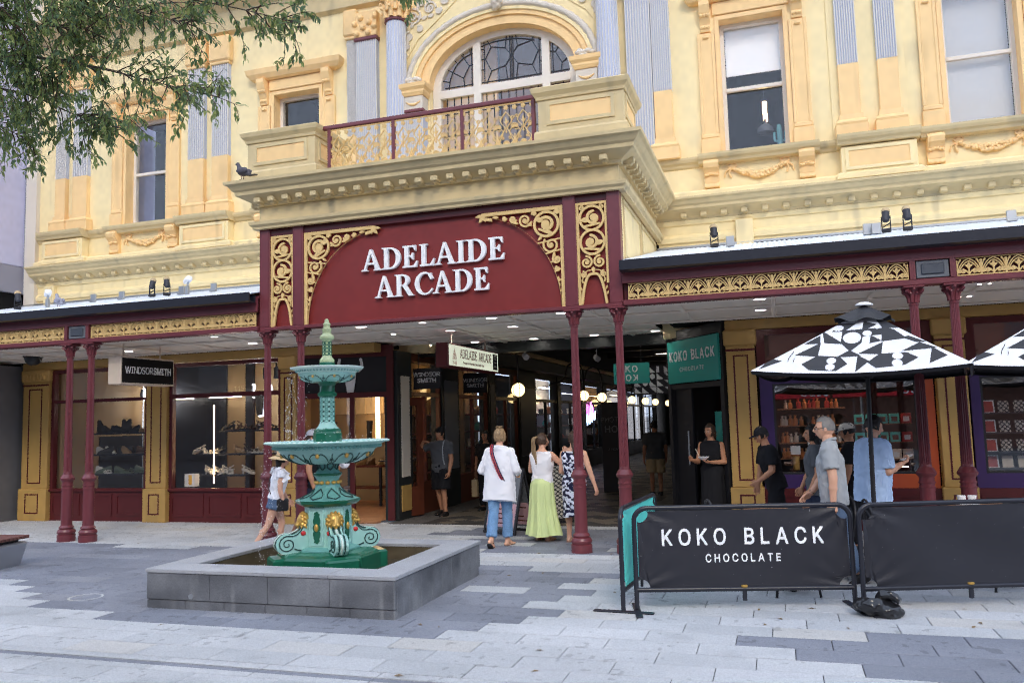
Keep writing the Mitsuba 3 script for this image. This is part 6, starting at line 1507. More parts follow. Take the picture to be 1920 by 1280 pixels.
sh = obj('lattice_shaft', lathe([(0.125, 1.665), (0.10, 1.69), (0.078, 1.73), (0.072, 1.78), (0.072, 2.00), (0.085, 2.02)], 32, c=C0), 'turquoise', ftn, smooth=40)
lat = []
for j in range(8):
    for sg in (-1, 1):
        u = np.linspace(0, 1, 40)
        tt = 2 * math.pi * j / 8 + sg * 0.55 * np.sin(u * 6 * math.pi)
        r_ = 0.073 + 0 * u
        lat.append(tube(np.stack([FX + r_ * np.cos(tt), FY + r_ * np.sin(tt), 1.70 + 0.30 * u + 0 * tt], 1), 0.006, 5))
obj('lattice', lat, 'sea_green', sh)
obj('lattice_dots', [ball((FX + 0.072 * math.cos(a), FY + 0.072 * math.sin(a), z), 0.011, sub=1) for a in np.arange(8) * math.pi / 4 for z in (1.75, 1.80, 1.85, 1.90, 1.95)], 'ink_green', sh)
obj('upper_collar', lathe([(0.078, 2.00), (0.10, 2.015), (0.105, 2.04), (0.082, 2.06), (0.080, 2.12), (0.10, 2.15), (0.17, 2.165)], 16, c=C0), 'bottle_green', ftn, smooth=30)
ub = obj('upper_bowl', lathe([(0.08, 2.165), (0.17, 2.16), (0.24, 2.175), (0.285, 2.205), (0.30, 2.24), (0.305, 2.26)], 56, c=C0), 'turquoise', ftn, smooth=50)
obj('bowl_rim', scallop([(0.305, 2.256), (0.325, 2.275), (0.335, 2.29), (0.36, 2.30), (0.38, 2.305), (0.383, 2.32), (0.36, 2.326), (0.31, 2.31), (0.2, 2.25), (0.0, 2.24)], 112, 40, 0.014), 'pale_aqua', ub, smooth=50)
obj('rim_frieze', [ball((FX + 0.322 * math.cos(a), FY + 0.322 * math.sin(a), 2.282), 0.014, sub=1) for a in np.arange(56) * 2 * math.pi / 56], 'sea_green', ub, smooth=True)
bowl_ornament([(0.19, 2.158), (0.245, 2.175), (0.288, 2.205), (0.302, 2.245)], 8, ub, 0.6, 0.004)
obj('finial_base', oct_([(0.085, 2.29), (0.085, 2.36), (0.08, 2.375)]), 'bottle_green', ftn)
fin = obj('finial', lathe([(0.075, 2.375), (0.078, 2.40), (0.055, 2.43), (0.045, 2.45), (0.045, 2.60), (0.055, 2.615), (0.075, 2.63), (0.078, 2.65), (0.06, 2.67), (0.042, 2.69), (0.05, 2.72), (0.052, 2.735), (0.035, 2.75), (0.034, 2.775), (0.044, 2.785), (0.03, 2.80), (0.022, 2.815), (0.024, 2.83), (0.012, 2.845), (0.0, 2.85)], 24, c=C0), 'lime_green', ftn, smooth=40)
lat = []
for j in range(6):
    for sg in (-1, 1):
        u = np.linspace(0, 1, 30)
        tt = 2 * math.pi * j / 6 + sg * 0.7 * np.sin(u * 4 * math.pi)
        lat.append(tube(np.stack([FX + 0.046 * np.cos(tt), FY + 0.046 * np.sin(tt), 2.45 + 0.15 * u], 1), 0.005, 5))
obj('finial_lattice', lat, 'bottle_green', fin)
# falling water: drops from both bowls
rs = np.random.RandomState(8)
dp = trimesh.creation.icosphere(1, 1.0)
V, Fc, o = [], [], 0
def drop(x, y, z, r):
    global o
    V.append(dp.vertices * [r, r, r * rs.uniform(1.0, 1.7)] + [x, y, z]); Fc.append(dp.faces + o); o += len(dp.vertices)
for _ in range(230):
    a = math.radians(rs.uniform(150, 260)); u = rs.rand()
    r = 0.385 + 0.015 * rs.randn() + 0.06 * u
    drop(FX + r * math.cos(a), FY + r * math.sin(a), 2.30 - 0.80 * u, rs.uniform(0.0018, 0.0040))
for _ in range(230):
    a = math.radians(rs.uniform(165, 235)); u = rs.rand() ** 0.8
    r = 0.652 + 0.012 * rs.randn() + 0.05 * u
    drop(FX + r * math.cos(a), FY + r * math.sin(a), 1.50 - 1.28 * u, rs.uniform(0.0018, 0.0040))
for _ in range(60):
    a = rs.uniform(0, 6.28); drop(FX + 0.5 * math.cos(a) * rs.rand() ** .5, FY + 0.5 * math.sin(a) * rs.rand() ** .5, 1.55 + 0.12 * rs.rand() ** 2, rs.uniform(0.002, 0.005))
k = tag('water_drops', 'white drops of water falling from the fountain bowls', None, None, 'stuff')
mat('drops', (0.85, 0.87, 0.9), 0.12, 0.8)
scene[k] = plyd(trimesh.Trimesh(np.vstack(V), np.vstack(Fc), process=False), 'drops', True)
# ================================================================ CAFE BARRIERS, TABLES, UMBRELLAS
def sagged(m, L, H):
    """slack vinyl: shallow folds running in from the tied corners"""
    v = np.asarray(m.vertices).copy()
    x, z = v[:, 0], v[:, 2]
    d = 0.007 * np.sin(3.2 * x / L * np.pi + 5 * z) * np.sin(np.pi * np.clip((z - 0.18) / (H - 0.2), 0, 1))
    for cx, cz in ((0, H), (L, H), (0, 0.18), (L, 0.18)):
        r = np.hypot(x - cx, z - cz); a = np.arctan2(z - cz, x - cx)
        d += 0.006 * np.sin(a * 14) * np.exp(-((r - 0.22) / 0.2) ** 2)
    v[:, 1] += d + 0.006 * (meshkit.fbm(np.stack([x * 3, z * 4, x * 0 + L], 1), 3) - 0.5)
    return trimesh.Trimesh(v, m.faces, process=False)
def barrier(p0, p1, lab, face, text_on=None, hole_l=True, hole_r=True, H=0.89):
    p0, p1 = np.array(p0), np.array(p1)
    L = np.linalg.norm(p1 - p0); a = math.degrees(math.atan2(*(p1 - p0)[::-1]))
    tw = at(p0[0], p0[1], 0, rz=a)
    k = thing('cafe_barrier', lab, 'barrier')
    r, R = 0.021, 0.11
    top = np.vstack([[(0, 0, 0.02)], [(0, 0, H - R)], np.stack([R - R * np.cos(np.linspace(0, np.pi / 2, 9)), np.zeros(9), H - R + R * np.sin(np.linspace(0, np.pi / 2, 9))], 1)[1:],
                     np.stack([L - R + R * np.sin(np.linspace(0, np.pi / 2, 9)), np.zeros(9), H - R + R * np.cos(np.linspace(0, np.pi / 2, 9))], 1), [(L, 0, 0.02)]])
    obj('frame', [tube(top, r, 12)], 'gutter', k, smooth=40, tw=tw)
    obj('lower_rail', tube([(0, 0, 0.18), (L, 0, 0.18)], r, 12), 'gutter', k, smooth=40, tw=tw)
    pan = sbox(0.028, 0.185, L - 0.028, H - 0.025)
    for cx, cz in ((0.02, H - 0.02), (L - 0.02, H - 0.02), (0.03, 0.185), (L - 0.03, 0.185)):
        if cz > 0.5:
            pan = pan.difference(affinity.rotate(affinity.scale(dot(cx + (0.055 if cx < 1 else -0.055), cz - 0.055, 0.05), 1.25, 0.72), 45 if cx < 1 else -45))
        else:
            pan = pan.difference(Point(cx, cz).buffer(0.095, quad_segs=8))
    pan = pan.difference(sbox(0, H - 0.05, 0.05, H)).difference(sbox(L - 0.05, H - 0.05, L, H))
    m = ext(pan, 0.004)
    m = m.subdivide_to_size(0.07)
    sag = lambda q: sagged(q, L, H)
    obj('banner', sag(tf(m, t=(0, -0.004, 0))), face, k, True if False else 60, tw=tw)
    if text_on:
        t1 = text('KOKO BLACK', 0.136, 0.003, True, 0.066)
        s_ = 1.40 / np.ptp(t1.vertices[:, 0])
        obj('lettering', sag(tf(t1, s=(s_, 1, 1), t=(L * 0.50, -0.0065, 0.565)).subdivide_to_size(0.06)), 'white', k, tw=tw)
        t2 = text('CHOCOLATE', 0.066, 0.003, True, 0.033)
        s_ = 0.65 / np.ptp(t2.vertices[:, 0])
        obj('small_lettering', sag(tf(t2, s=(s_, 1, 1), t=(L * 0.50, -0.0065, 0.415)).subdivide_to_size(0.06)), 'white', k, tw=tw)
    for x in (0.0, L):
        obj('foot', box(x - 0.03, x + 0.03, -0.27, 0.27, 0.002, 0.014, 0.003), 'gutter', k, tw=at(p0[0], p0[1], 0, rz=a) if True else tw)
    obj('clip', lathe([(0.022, 0.196), (0.03, 0.198), (0.03, 0.21), (0.022, 0.214)], 14, c=(L / 2, 0, 0)), 'gold', k, tw=tw)
    obj('stub_leg', box(L / 2 - 0.018, L / 2 + 0.018, -0.012, 0.012, 0.08, 0.165, 0.003), 'gutter', k, tw=tw)
    return k
mat('banner_black', proc(lambda p, n, uv: mi.Color3f(0.0175, 0.018, 0.025) * (0.9 + 0.25 * fbm(p.x * 3, p.y * 3, p.z * 3)) + mi.Color3f(0.2) * smoothstep(0.955, 0.98, noise(p.x * 55, p.y * 55, p.z * 55))), 0.5)
mat('banner_teal', s2l(90, 205, 196), 0.5)
barrier((-1.287, 7.43), (0.535, 7.88), 'black cafe barrier lettered in white, in front of the man in grey', 'banner_black', True)
barrier((0.60, 7.80), (2.36, 8.39), 'plain black cafe barrier at the picture edge beside the black bag', 'banner_black')
barrier((-1.395, 7.35), (-1.30, 8.85), 'turquoise faced cafe barrier going back towards the portico column', 'banner_teal')
k = thing('sand_bag', 'crumpled shiny black plastic sand bag on the foot between the two black barriers', 'bag')
mat('bin_plastic', (0.012, 0.012, 0.014), 0.18, 0.6)
b_ = tf(trimesh.creation.icosphere(4), s=(0.19, 0.13, 0.085), t=(0.69, 7.66, 0.06))
b_ = lumpy(lumpy(b_, 0.055, 9, 3), 0.016, 26, 5)
v = np.asarray(b_.vertices).copy(); v[:, 2] = np.maximum(v[:, 2], 0.003); b_.vertices = v
obj('sack', b_, 'bin_plastic', k, smooth=25)
obj('tied_neck', lumpy(tube(curve([(0.70, 7.66, 0.10), (0.73, 7.64, 0.16), (0.80, 7.62, 0.17), (0.86, 7.60, 0.13)], 12), np.linspace(0.05, 0.03, 12), 10), 0.014, 30, 2), 'bin_plastic', k, smooth=30)

# umbrellas -------------------------------------------------------------------
A_, L_p, R_p = np.array([1000, 26.]), np.array([372, 408.]), np.array([1632, 328.])
Minv = np.linalg.inv(np.stack([L_p - A_, R_p - A_], 1))
def img2uv(pts):
    w = (np.asarray(pts, float) - A_) @ Minv.T
    s = w.sum(1); f = np.where(s > 1e-6, w[:, 1] / np.maximum(s, 1e-6), 0.5)
    s2 = s / (1 + 0.13 * 4 * f * (1 - f))
    return np.stack([s2 * (1 - f), s2 * f], 1)
darkpolys = [[(880, 168), (1010, 158), (1006, 240), (945, 288), (880, 242)], [(1006, 160), (1090, 150), (1145, 178), (1075, 190), (1006, 200)], [(1085, 160), (1150, 140), (1200, 150), (1275, 196), (1150, 222), (1145, 182)],
             [(768, 168), (880, 245), (775, 238)], [(672, 238), (742, 196), (740, 240)], [(618, 312), (742, 246), (734, 322)], [(1075, 200), (1132, 222), (1075, 236)], [(1018, 302), (1146, 238), (1146, 300)], [(876, 326), (941, 290), (1007, 316)],
             [(655, 372), (740, 324), (880, 330), (932, 366), (870, 404), (700, 402)], [(1078, 352), (1145, 304), (1300, 288), (1362, 312), (1300, 352), (1130, 378)], [(1006, 322), (1072, 346), (1006, 398)], [(1292, 272), (1358, 224), (1432, 246)], [(1430, 252), (1502, 290), (1440, 332)],
             [(430, 388), (482, 334), (522, 350)], [(820, 165), (850, 112), (945, 122), (885, 166)], [(1014, 108), (1088, 122), (1012, 162)], [(1100, 96), (1160, 92), (1210, 132), (1140, 138)], [(1270, 194), (1290, 186), (1370, 212), (1345, 216)]]
whites = [(945, 210, 62, 36), (1043, 180, 32, 18), (848, 145, 32, 20), (832, 350, 32, 19), (830, 386, 32, 19), (1253, 308, 33, 20), (1255, 348, 33, 20)]
tri2 = Polygon([(0, 0), (1, 0), (0, 1)])
dark = unary_union([Polygon(img2uv(q)).buffer(0) for q in darkpolys])
cir = unary_union([Polygon(img2uv([(x + rx * math.cos(t), y + ry * math.sin(t)) for t in np.linspace(0, 2 * math.pi, 24)[:-1]])).buffer(0) for x, y, rx, ry in whites])
dark = dark.buffer(0.007, join_style=2).difference(cir).intersection(tri2)
UA, UH, UZ0, UZ1 = 1.0, 0.0, 2.12, 2.78
def uv3(u, v):
    """panel facing -y: corners (-1,-1) and (1,-1); apex at the middle"""
    s = u + v
    f = np.where(s > 1e-9, v / np.maximum(s, 1e-9), 0.5)
    x = (2 * f - 1) * s * UA; y = -s * UA
    dip = 0.055 * 4 * f * (1 - f) * s ** 2 + 0.012 * np.sin(np.pi * s)
    z = UZ1 - (UZ1 - UZ0) * s - dip
    return np.stack([x, y, z], 1)
def cloth(poly, lift):
    ms = []
    N = 12
    for i in range(N):
        for j in range(N):
            c = sbox(i / N, j / N, (i + 1) / N, (j + 1) / N).intersection(poly)
            for g in getattr(c, 'geoms', [c]):
                if g.area < 1e-7 or g.geom_type != 'Polygon': continue
                vv, ff = trimesh.creation.triangulate_polygon(g, engine='earcut')
                ms.append(trimesh.Trimesh(np.column_stack([vv, np.zeros(len(vv))]), ff, process=False))
    m = trimesh.util.concatenate(ms)
    uv = np.asarray(m.vertices)
    m.vertices = uv3(uv[:, 0], uv[:, 1]) + [0, -lift * 0.5, lift]
    return m
mat('print_black', (0.030, 0.031, 0.036), 0.6); mat('print_white', (0.70, 0.70, 0.72), 0.6)
cw, cb = cloth(tri2, 0.0), cloth(dark, 0.002)
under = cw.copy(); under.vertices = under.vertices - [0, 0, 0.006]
e = np.linspace(0, 1, 14)
edge = uv3(1 - e, e)
val = (np.vstack([edge + [0, 0.004, 0.003], edge + [0, 0.03, -0.035 ]]), np.stack([np.arange(13), np.arange(13) + 1, np.arange(13) + 15, np.arange(13) + 14], 1))
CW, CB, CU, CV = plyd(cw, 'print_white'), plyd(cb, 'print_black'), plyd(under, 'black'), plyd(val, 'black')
def umbrella(x, y, rz, lab, tilt=0.0):
    k = thing('cafe_umbrella', lab, 'umbrella')
    base = T().translate([x * S, y * S, 0]).rotate([0, 0, 1], rz).rotate([0, 1, 0], tilt)
    for q in range(4):
        t = base.rotate([0, 0, 1], 90 * q)
        c = put('canopy_panel', CW, k, t); put('printed_shapes', CB, c, t); put('underside', CU, c, t); put('valance', CV, c, t)
    cap = []
    for q in range(4):
        n_ = 14
        f = np.linspace(0, 1, n_)
        rows = []
        for s in (0.05, 0.5, 1.0):
            w = 0.275 * s
            rows.append(np.stack([(2 * f - 1) * w, -np.full(n_, w), 2.835 - 0.165 * s + 0.02 * np.sin(f * np.pi * 4 + 0.6) * s ** 2 - 0.02 * 4 * f * (1 - f) * s], 1))
        v = np.vstack(rows)
        fi = np.array([(r * n_ + i, r * n_ + i + 1, (r + 1) * n_ + i + 1, (r + 1) * n_ + i) for r in range(2) for i in range(n_ - 1)])
        cap.append(tf(mesh_of((v, fi)), rz=90 * q))
    obj('vent_cap', cap, 'print_black', k, tw=base)
    obj('top_button', lathe([(0.09, 2.825), (0.09, 2.84), (0.05, 2.86), (0.0, 2.865)], 20), 'white', k, smooth=40, tw=base)
    obj('pole', lathe([(0.024, 0.03), (0.024, 2.80)], 16), 'black', k, smooth=40, tw=base)
    obj('base_plate', [box(-0.28, 0.28, -0.28, 0.28, 0.002, 0.06, 0.01), lathe([(0.035, 0.06), (0.035, 0.3)], 14)], 'black', k, tw=base)
    for q in range(4):
        obj('rib', tube([(0, 0, 2.72), (0.98, -0.98, 2.09)], 0.012, 6), 'black', k, tw=base.rotate([0, 0, 1], 90 * q))
        obj('strut', tube([(0.03, -0.03, 2.05), (0.5, -0.5, 2.35)], 0.009, 6), 'black', k, tw=base.rotate([0, 0, 1], 90 * q))
    obj('tie_cord', tube(curve([(-0.62, -0.70, 2.32), (-0.66, -0.82, 2.22), (-0.62, -0.92, 2.12), (-0.60, -0.80, 2.24)], 14), 0.0035, 5), 'black', k, tw=base)
umbrella(0.885, 9.6, -11.5, 'black and white geometric print umbrella, the whole one over the grey shirted man', 1.0)
umbrella(2.92, 9.95, -11.5, 'black and white geometric print umbrella cut off by the picture edge', 0.5)

# tables and chairs behind the barriers
def cafe_table(x, y, rz, lab):
    k = thing('cafe_table', lab, 'table')
    tw = at(x, y, 0, rz=rz)
    for i in range(6):
        obj('slat', box(-0.33, 0.33, -0.33 + i * 0.11 + 0.004, -0.33 + (i + 1) * 0.11 - 0.004, 0.70, 0.728, 0.004), 'wood', k, tw=tw)
    obj('stem', lathe([(0.03, 0.02), (0.03, 0.70)], 12), 'black', k, tw=tw)
    obj('foot', [box(-0.28, 0.28, -0.025, 0.025, 0.002, 0.03, 0.004), box(-0.025, 0.025, -0.28, 0.28, 0.003, 0.031, 0.004)], 'black', k, tw=tw)
    obj('top_rim', [box(-0.3, 0.3, -0.3, -0.27, 0.67, 0.70), box(-0.3, 0.3, 0.27, 0.3, 0.67, 0.70)], 'black', k, tw=tw)
def cafe_chair(x, y, rz, lab):
    """bistro chair with a round arched back; the back is on the local -y side"""
    k = thing('cafe_chair', lab, 'chair', None)
    tw = at(x, y, 0, rz=rz)
    t = np.linspace(0, np.pi, 21)
    obj('back_hoop', [tube(np.vstack([[(0.19, -0.17, 0.44)], np.stack([0.20 * np.cos(t), -0.19 - 0.04 * np.sin(t), 0.60 + 0.22 * np.sin(t)], 1), [(-0.19, -0.17, 0.44)]]), 0.013, 8)], 'black', k, smooth=40, tw=tw)
    obj('inner_hoop', [tube(np.vstack([[(0.10, -0.18, 0.44)], np.stack([0.11 * np.cos(t), -0.19 - 0.03 * np.sin(t), 0.58 + 0.13 * np.sin(t)], 1), [(-0.10, -0.18, 0.44)]]), 0.010, 8)], 'black', k, smooth=40, tw=tw)
    obj('seat', lathe([(0.0, 0.425), (0.19, 0.425), (0.205, 0.435), (0.205, 0.45), (0.19, 0.455), (0.0, 0.45)], 28), 'black', k, smooth=40, tw=tw)
    for sx_ in (-1, 1):
        for sy_ in (-1, 1):
            obj('leg', tube([(0.14 * sx_, 0.14 * sy_, 0.43), (0.20 * sx_, 0.20 * sy_, 0.003)], 0.012, 8), 'black', k, smooth=40, tw=tw)
    obj('stretcher', lathe([(0.152, 0.20), (0.16, 0.205), (0.152, 0.21)], 24), 'black', k, tw=tw)
cafe_table(-0.02, 8.75, 12, 'slatted timber cafe table behind the lettered barrier')
cafe_table(1.92, 9.35, 12, 'slatted timber cafe table behind the plain barrier')
cafe_chair(0.03, 8.42, 14, 'black bistro chair with its arched back to the lettered barrier')
cafe_chair(-0.55, 9.0, -70, 'black bistro chair beside the timber table near the doorway')
cafe_chair(0.42, 9.25, 110, 'black bistro chair beside the man in the grey shirt')
cafe_chair(1.95, 9.0, 14, 'black bistro chair in front of the table with the white cups')
cafe_chair(0.98, 9.0, -80, 'black bistro chair next to the umbrella pole')
for i, (x, y) in enumerate(((1.70, 9.42), (1.80, 9.45))):
    k = thing('paper_cup', ['white cup on the timber table, the outer one', 'white cup on the timber table, the inner one'][i], 'cup')
    obj('cup', lathe([(0.03, 0.73), (0.042, 0.82), (0.039, 0.82), (0.028, 0.735)], 18, c=(x, y, 0)), 'white', k, smooth=40)
    obj('saucer', lathe([(0.0, 0.729), (0.06, 0.729), (0.065, 0.736), (0.0, 0.732)], 20, c=(x, y, 0)), 'white', k, smooth=40)

# bench at the picture edge
bn = thing('street_bench', 'brushed steel street bench with red brown timber slats cut by the picture edge', 'bench')
mat('bench_steel', (0.50, 0.51, 0.53), 0.32, 0.5, 0.7)
mat('bench_wood', proc(lambda p, n, uv: mix((0.10, 0.04, 0.032), (0.16, 0.065, 0.05), noise(p.x * 40, p.y * 3, p.z * 40))), 0.5)
tw = at(-9.60, 8.22, 0, rz=8)
obj('pedestal', trimesh.creation.extrude_polygon(Polygon([(-0.34, 0), (0.10, 0), (0.20, 0.29), (0.18, 0.31), (-0.45, 0.31)]), 0.5, engine='earcut').apply_transform(trimesh.transformations.rotation_matrix(math.pi / 2, (1, 0, 0))).apply_translation((0, 0.25, 0)), 'bench_steel', bn, tw=tw)
obj('bracket', [box(-0.35, -0.30, -0.2, 0.2, 0.31, 0.35), box(0.06, 0.11, -0.2, 0.2, 0.31, 0.35)], 'black', bn, tw=tw)
for i in range(8):
    obj('slat', box(-1.9, 0.22, -0.27 + i * 0.068, -0.27 + i * 0.068 + 0.056, 0.352, 0.392, 0.006), 'bench_wood', bn, tw=tw)
# ================================================================ PEOPLE
mat('skin', s2l(214, 164, 136), 0.5, 0.4); mat('skin_tan', s2l(190, 136, 104), 0.5, 0.4); mat('skin_deep', s2l(150, 104, 80), 0.5, 0.4)
mat('eye_white', (0.6, 0.58, 0.55), 0.3); mat('lips', s2l(168, 96, 88), 0.45)
for n_, c_ in dict(hair_brown=(0.055, 0.030, 0.018), hair_black=(0.014, 0.011, 0.010), hair_blond=(0.26, 0.17, 0.09), hair_grey=(0.21, 0.20, 0.195)).items():
    mat(n_, proc(lambda p, n, uv, c_=c_: mi.Color3f(c_) * (0.6 + 1.0 * noise(p.x * 160, p.y * 160, p.z * 22))) if n_ in ('hair_blond',) else c_, 0.5, 0.4)
mat('cotton_white', (0.80, 0.79, 0.82), 0.8, 0.15); mat('cotton_grey', (0.36, 0.38, 0.40), 0.85, 0.15); mat('cotton_dark', (0.10, 0.105, 0.115), 0.85, 0.15); mat('cotton_black', (0.016, 0.016, 0.019), 0.85, 0.15)
mat('cotton_blue', s2l(176, 200, 234), 0.85, 0.15); mat('lime_cotton', s2l(206, 220, 158), 0.8, 0.15); mat('straw', (0.62, 0.44, 0.24), 0.7); mat('cap_cream', (0.56, 0.52, 0.45), 0.8); mat('cap_grey', (0.42, 0.43, 0.46), 0.85)
mat('denim', proc(lambda p, n, uv: mix(s2l(92, 128, 168), s2l(134, 170, 208), fbm(p.x * 9, p.y * 9, p.z * 6)) * (0.8 + 0.4 * noise(p.x * 300, p.y * 300, p.z * 90))), 0.85, 0.15)
mat('denim_dark', s2l(84, 102, 128), 0.85, 0.15)
mat('navy', (0.03, 0.04, 0.075), 0.85, 0.15)
def floral(p, n, uv):
    a = fbm(p.x * 22, p.y * 22, p.z * 22, 2); b = noise(p.x * 34 + 9, p.y * 34, p.z * 30)
    return mix((0.014, 0.016, 0.045), (0.76, 0.77, 0.84), smoothstep(0.47, 0.53, 0.55 * a + 0.45 * b))
mat('floral', proc(floral), 0.85, 0.15)
mat('leather', (0.014, 0.013, 0.014), 0.35); mat('tan_leather', (0.30, 0.15, 0.07), 0.5)

def nz(v): v = np.asarray(v, float); return v / np.linalg.norm(v)
def sph(c, r, sc=(1, 1, 1), n=18): return m3.Manifold.sphere(float(r), n).scale(tuple(map(float, sc))).translate(tuple(map(float, c)))
def bone(a, b, ra, rb, n=18): return m3.Manifold.batch_hull([sph(a, ra, n=n), sph(b, rb, n=n)])
def disc_bone(a, b, ra, rb, n=18):
    """frustum with flat ends: a sleeve or a trouser leg"""
    a, b = np.asarray(a, float), np.asarray(b, float); d = nz(b - a)
    u = nz(np.cross(d, [0.3, 0.9, 0.2])); w = np.cross(d, u)
    t = np.arange(n) * 2 * np.pi / n
    ringp = np.cos(t)[:, None] * u + np.sin(t)[:, None] * w
    return m3.Manifold.hull_points(np.vstack([a + ra * ringp, b + rb * ringp]).astype(np.float32))
def to_man(m): return m3.Manifold(m3.Mesh(np.asarray(m.vertices, np.float32), np.asarray(m.faces, np.uint32)))
def soft(man, length=0.022, it=8):
    q = mesh_of(man.refine_to_length(length))
    q.merge_vertices()
    trimesh.smoothing.filter_taubin(q, lamb=0.5, nu=0.52, iterations=it)
    return q
def wrinkle(m, amp, fx=9, fz=16, seed=0):
    v = np.asarray(m.vertices); n = m.vertex_normals
    q = v + 0.05 * meshkit.fbm(v * 5, 2, seed + 4)[:, None]
    k = 0.5 * (meshkit.fbm(q * [fx, fx, fz], 3, seed) - 0.5) + 0.9 * (0.30 - np.abs(meshkit.noise(np.stack([q[:, 0] * 16 + q[:, 2] * 9, q[:, 1] * 14, q[:, 2] * 16 - q[:, 0] * 9], 1), seed + 2) - 0.5))
    m.vertices = v + n * (k * 2 * amp)[:, None]
    return m

def make_head(k, c, yaw, pitch):
    m = trimesh.creation.icosphere(4, 1.0)
    v = np.asarray(m.vertices).copy()
    x, y, z = v.T
    X = x * 0.074 * (1 - 0.28 * np.clip(-z, 0, 1) ** 1.3); Y = y * 0.096; Z = z * 0.115
    Y = np.where(y > 0, Y * (1 - 0.10 * np.clip(z, 0, 1)), Y * (1 + 0.02))
    Y += np.where((y > 0), -0.010 * np.exp(-((z + 0.05) / 0.25) ** 2) * np.exp(-((np.abs(x) - 0.42) / 0.2) ** 2), 0)       # eye sockets
    Y += np.where(y > 0, 0.026 * np.exp(-((z + 0.22) / 0.16) ** 2) * np.exp(-(x / 0.15) ** 2), 0)                       # nose
    Y += np.where(y > 0, 0.010 * np.exp(-((z + 0.05) / 0.18) ** 2) * np.exp(-(x / 0.10) ** 2), 0)
    Y += np.where(y > 0, 0.010 * np.exp(-((z + 0.58) / 0.10) ** 2) * np.exp(-(x / 0.3) ** 2), 0)                        # lips
    Y += np.where(y > 0, 0.014 * np.exp(-((z + 0.92) / 0.16) ** 2), 0)                                                  # chin
    Y += np.where(y > 0, 0.006 * np.exp(-((z - 0.12) / 0.10) ** 2) * np.exp(-(x / 0.6) ** 2), 0)                        # brow
    Y = np.where((y < 0) & (z < -0.3), Y * (1 - 0.5 * np.clip(-z - 0.3, 0, 0.7)), Y)
    m.vertices = np.stack([X, Y, Z], 1) * k
    Rm_ = trimesh.transformations.rotation_matrix(math.radians(yaw), (0, 0, 1)) @ trimesh.transformations.rotation_matrix(math.radians(pitch), (1, 0, 0))
    Tm = trimesh.transformations.translation_matrix(c) @ Rm_
    ears = [sph((s * 0.075 * k, -0.008 * k, -0.012 * k), 0.026 * k, (0.35, 0.7, 1.1), 14) for s in (-1, 1)]
    h = to_man(m)
    for e_ in ears: h = h + e_
    return mesh_of(h).apply_transform(Tm), Tm

def hand(w, d, palm_n, r=1.0, curl=0.5, side=1, k=1.0):
    """palm from the wrist w along d; palm_n = the way the palm faces; side = +1 if the thumb lies along cross(d, palm_n)"""
    d = nz(d); pn = nz(np.asarray(palm_n) - d * (np.asarray(palm_n) @ d)); t = np.cross(d, pn) * side
    P = lambda a, b, c: w + (d * a + t * b + pn * c) * k
    man = m3.Manifold.batch_hull([sph(P(0.0, 0, 0), 0.022 * k, n=12), sph(P(0.03, 0.022, 0), 0.017 * k, n=12), sph(P(0.082, 0.030, 0), 0.0125 * k, n=12), sph(P(0.078, -0.030, 0), 0.012 * k, n=12), sph(P(0.03, -0.02, 0), 0.017 * k, n=12)])
    for i, (b, L) in enumerate(((0.030, 0.072), (0.010, 0.080), (-0.010, 0.075), (-0.029, 0.058))):
        p = np.array([0.084 - 0.003 * i, b, 0.0]); th = 0.15 + 0.05 * i
        rr = 0.0092 - 0.0006 * (i == 3) * 2
        for j, f_ in enumerate((0.45, 0.32, 0.23)):
            th += curl * (0.55 if j == 0 else 0.75)
            q = p + np.array([math.cos(th), 0.06 * (1.2 - i * 0.8) * (j == 0), math.sin(th)]) * L * f_
            man = man + bone(P(*p), P(*q), rr * k, (rr - 0.0008) * k, 10)
            p = q; rr -= 0.0008
    p = np.array([0.022, 0.024, 0.004])
    for q, rr in ((np.array([0.048, 0.048, 0.012]), 0.0115), (np.array([0.075, 0.054, 0.020 + 0.01 * curl]), 0.010), (np.array([0.095, 0.050, 0.026 + 0.015 * curl]), 0.009)):
        man = man + bone(P(*p), P(*q), (rr + 0.001) * k, rr * k, 10)
        p = q
    return man

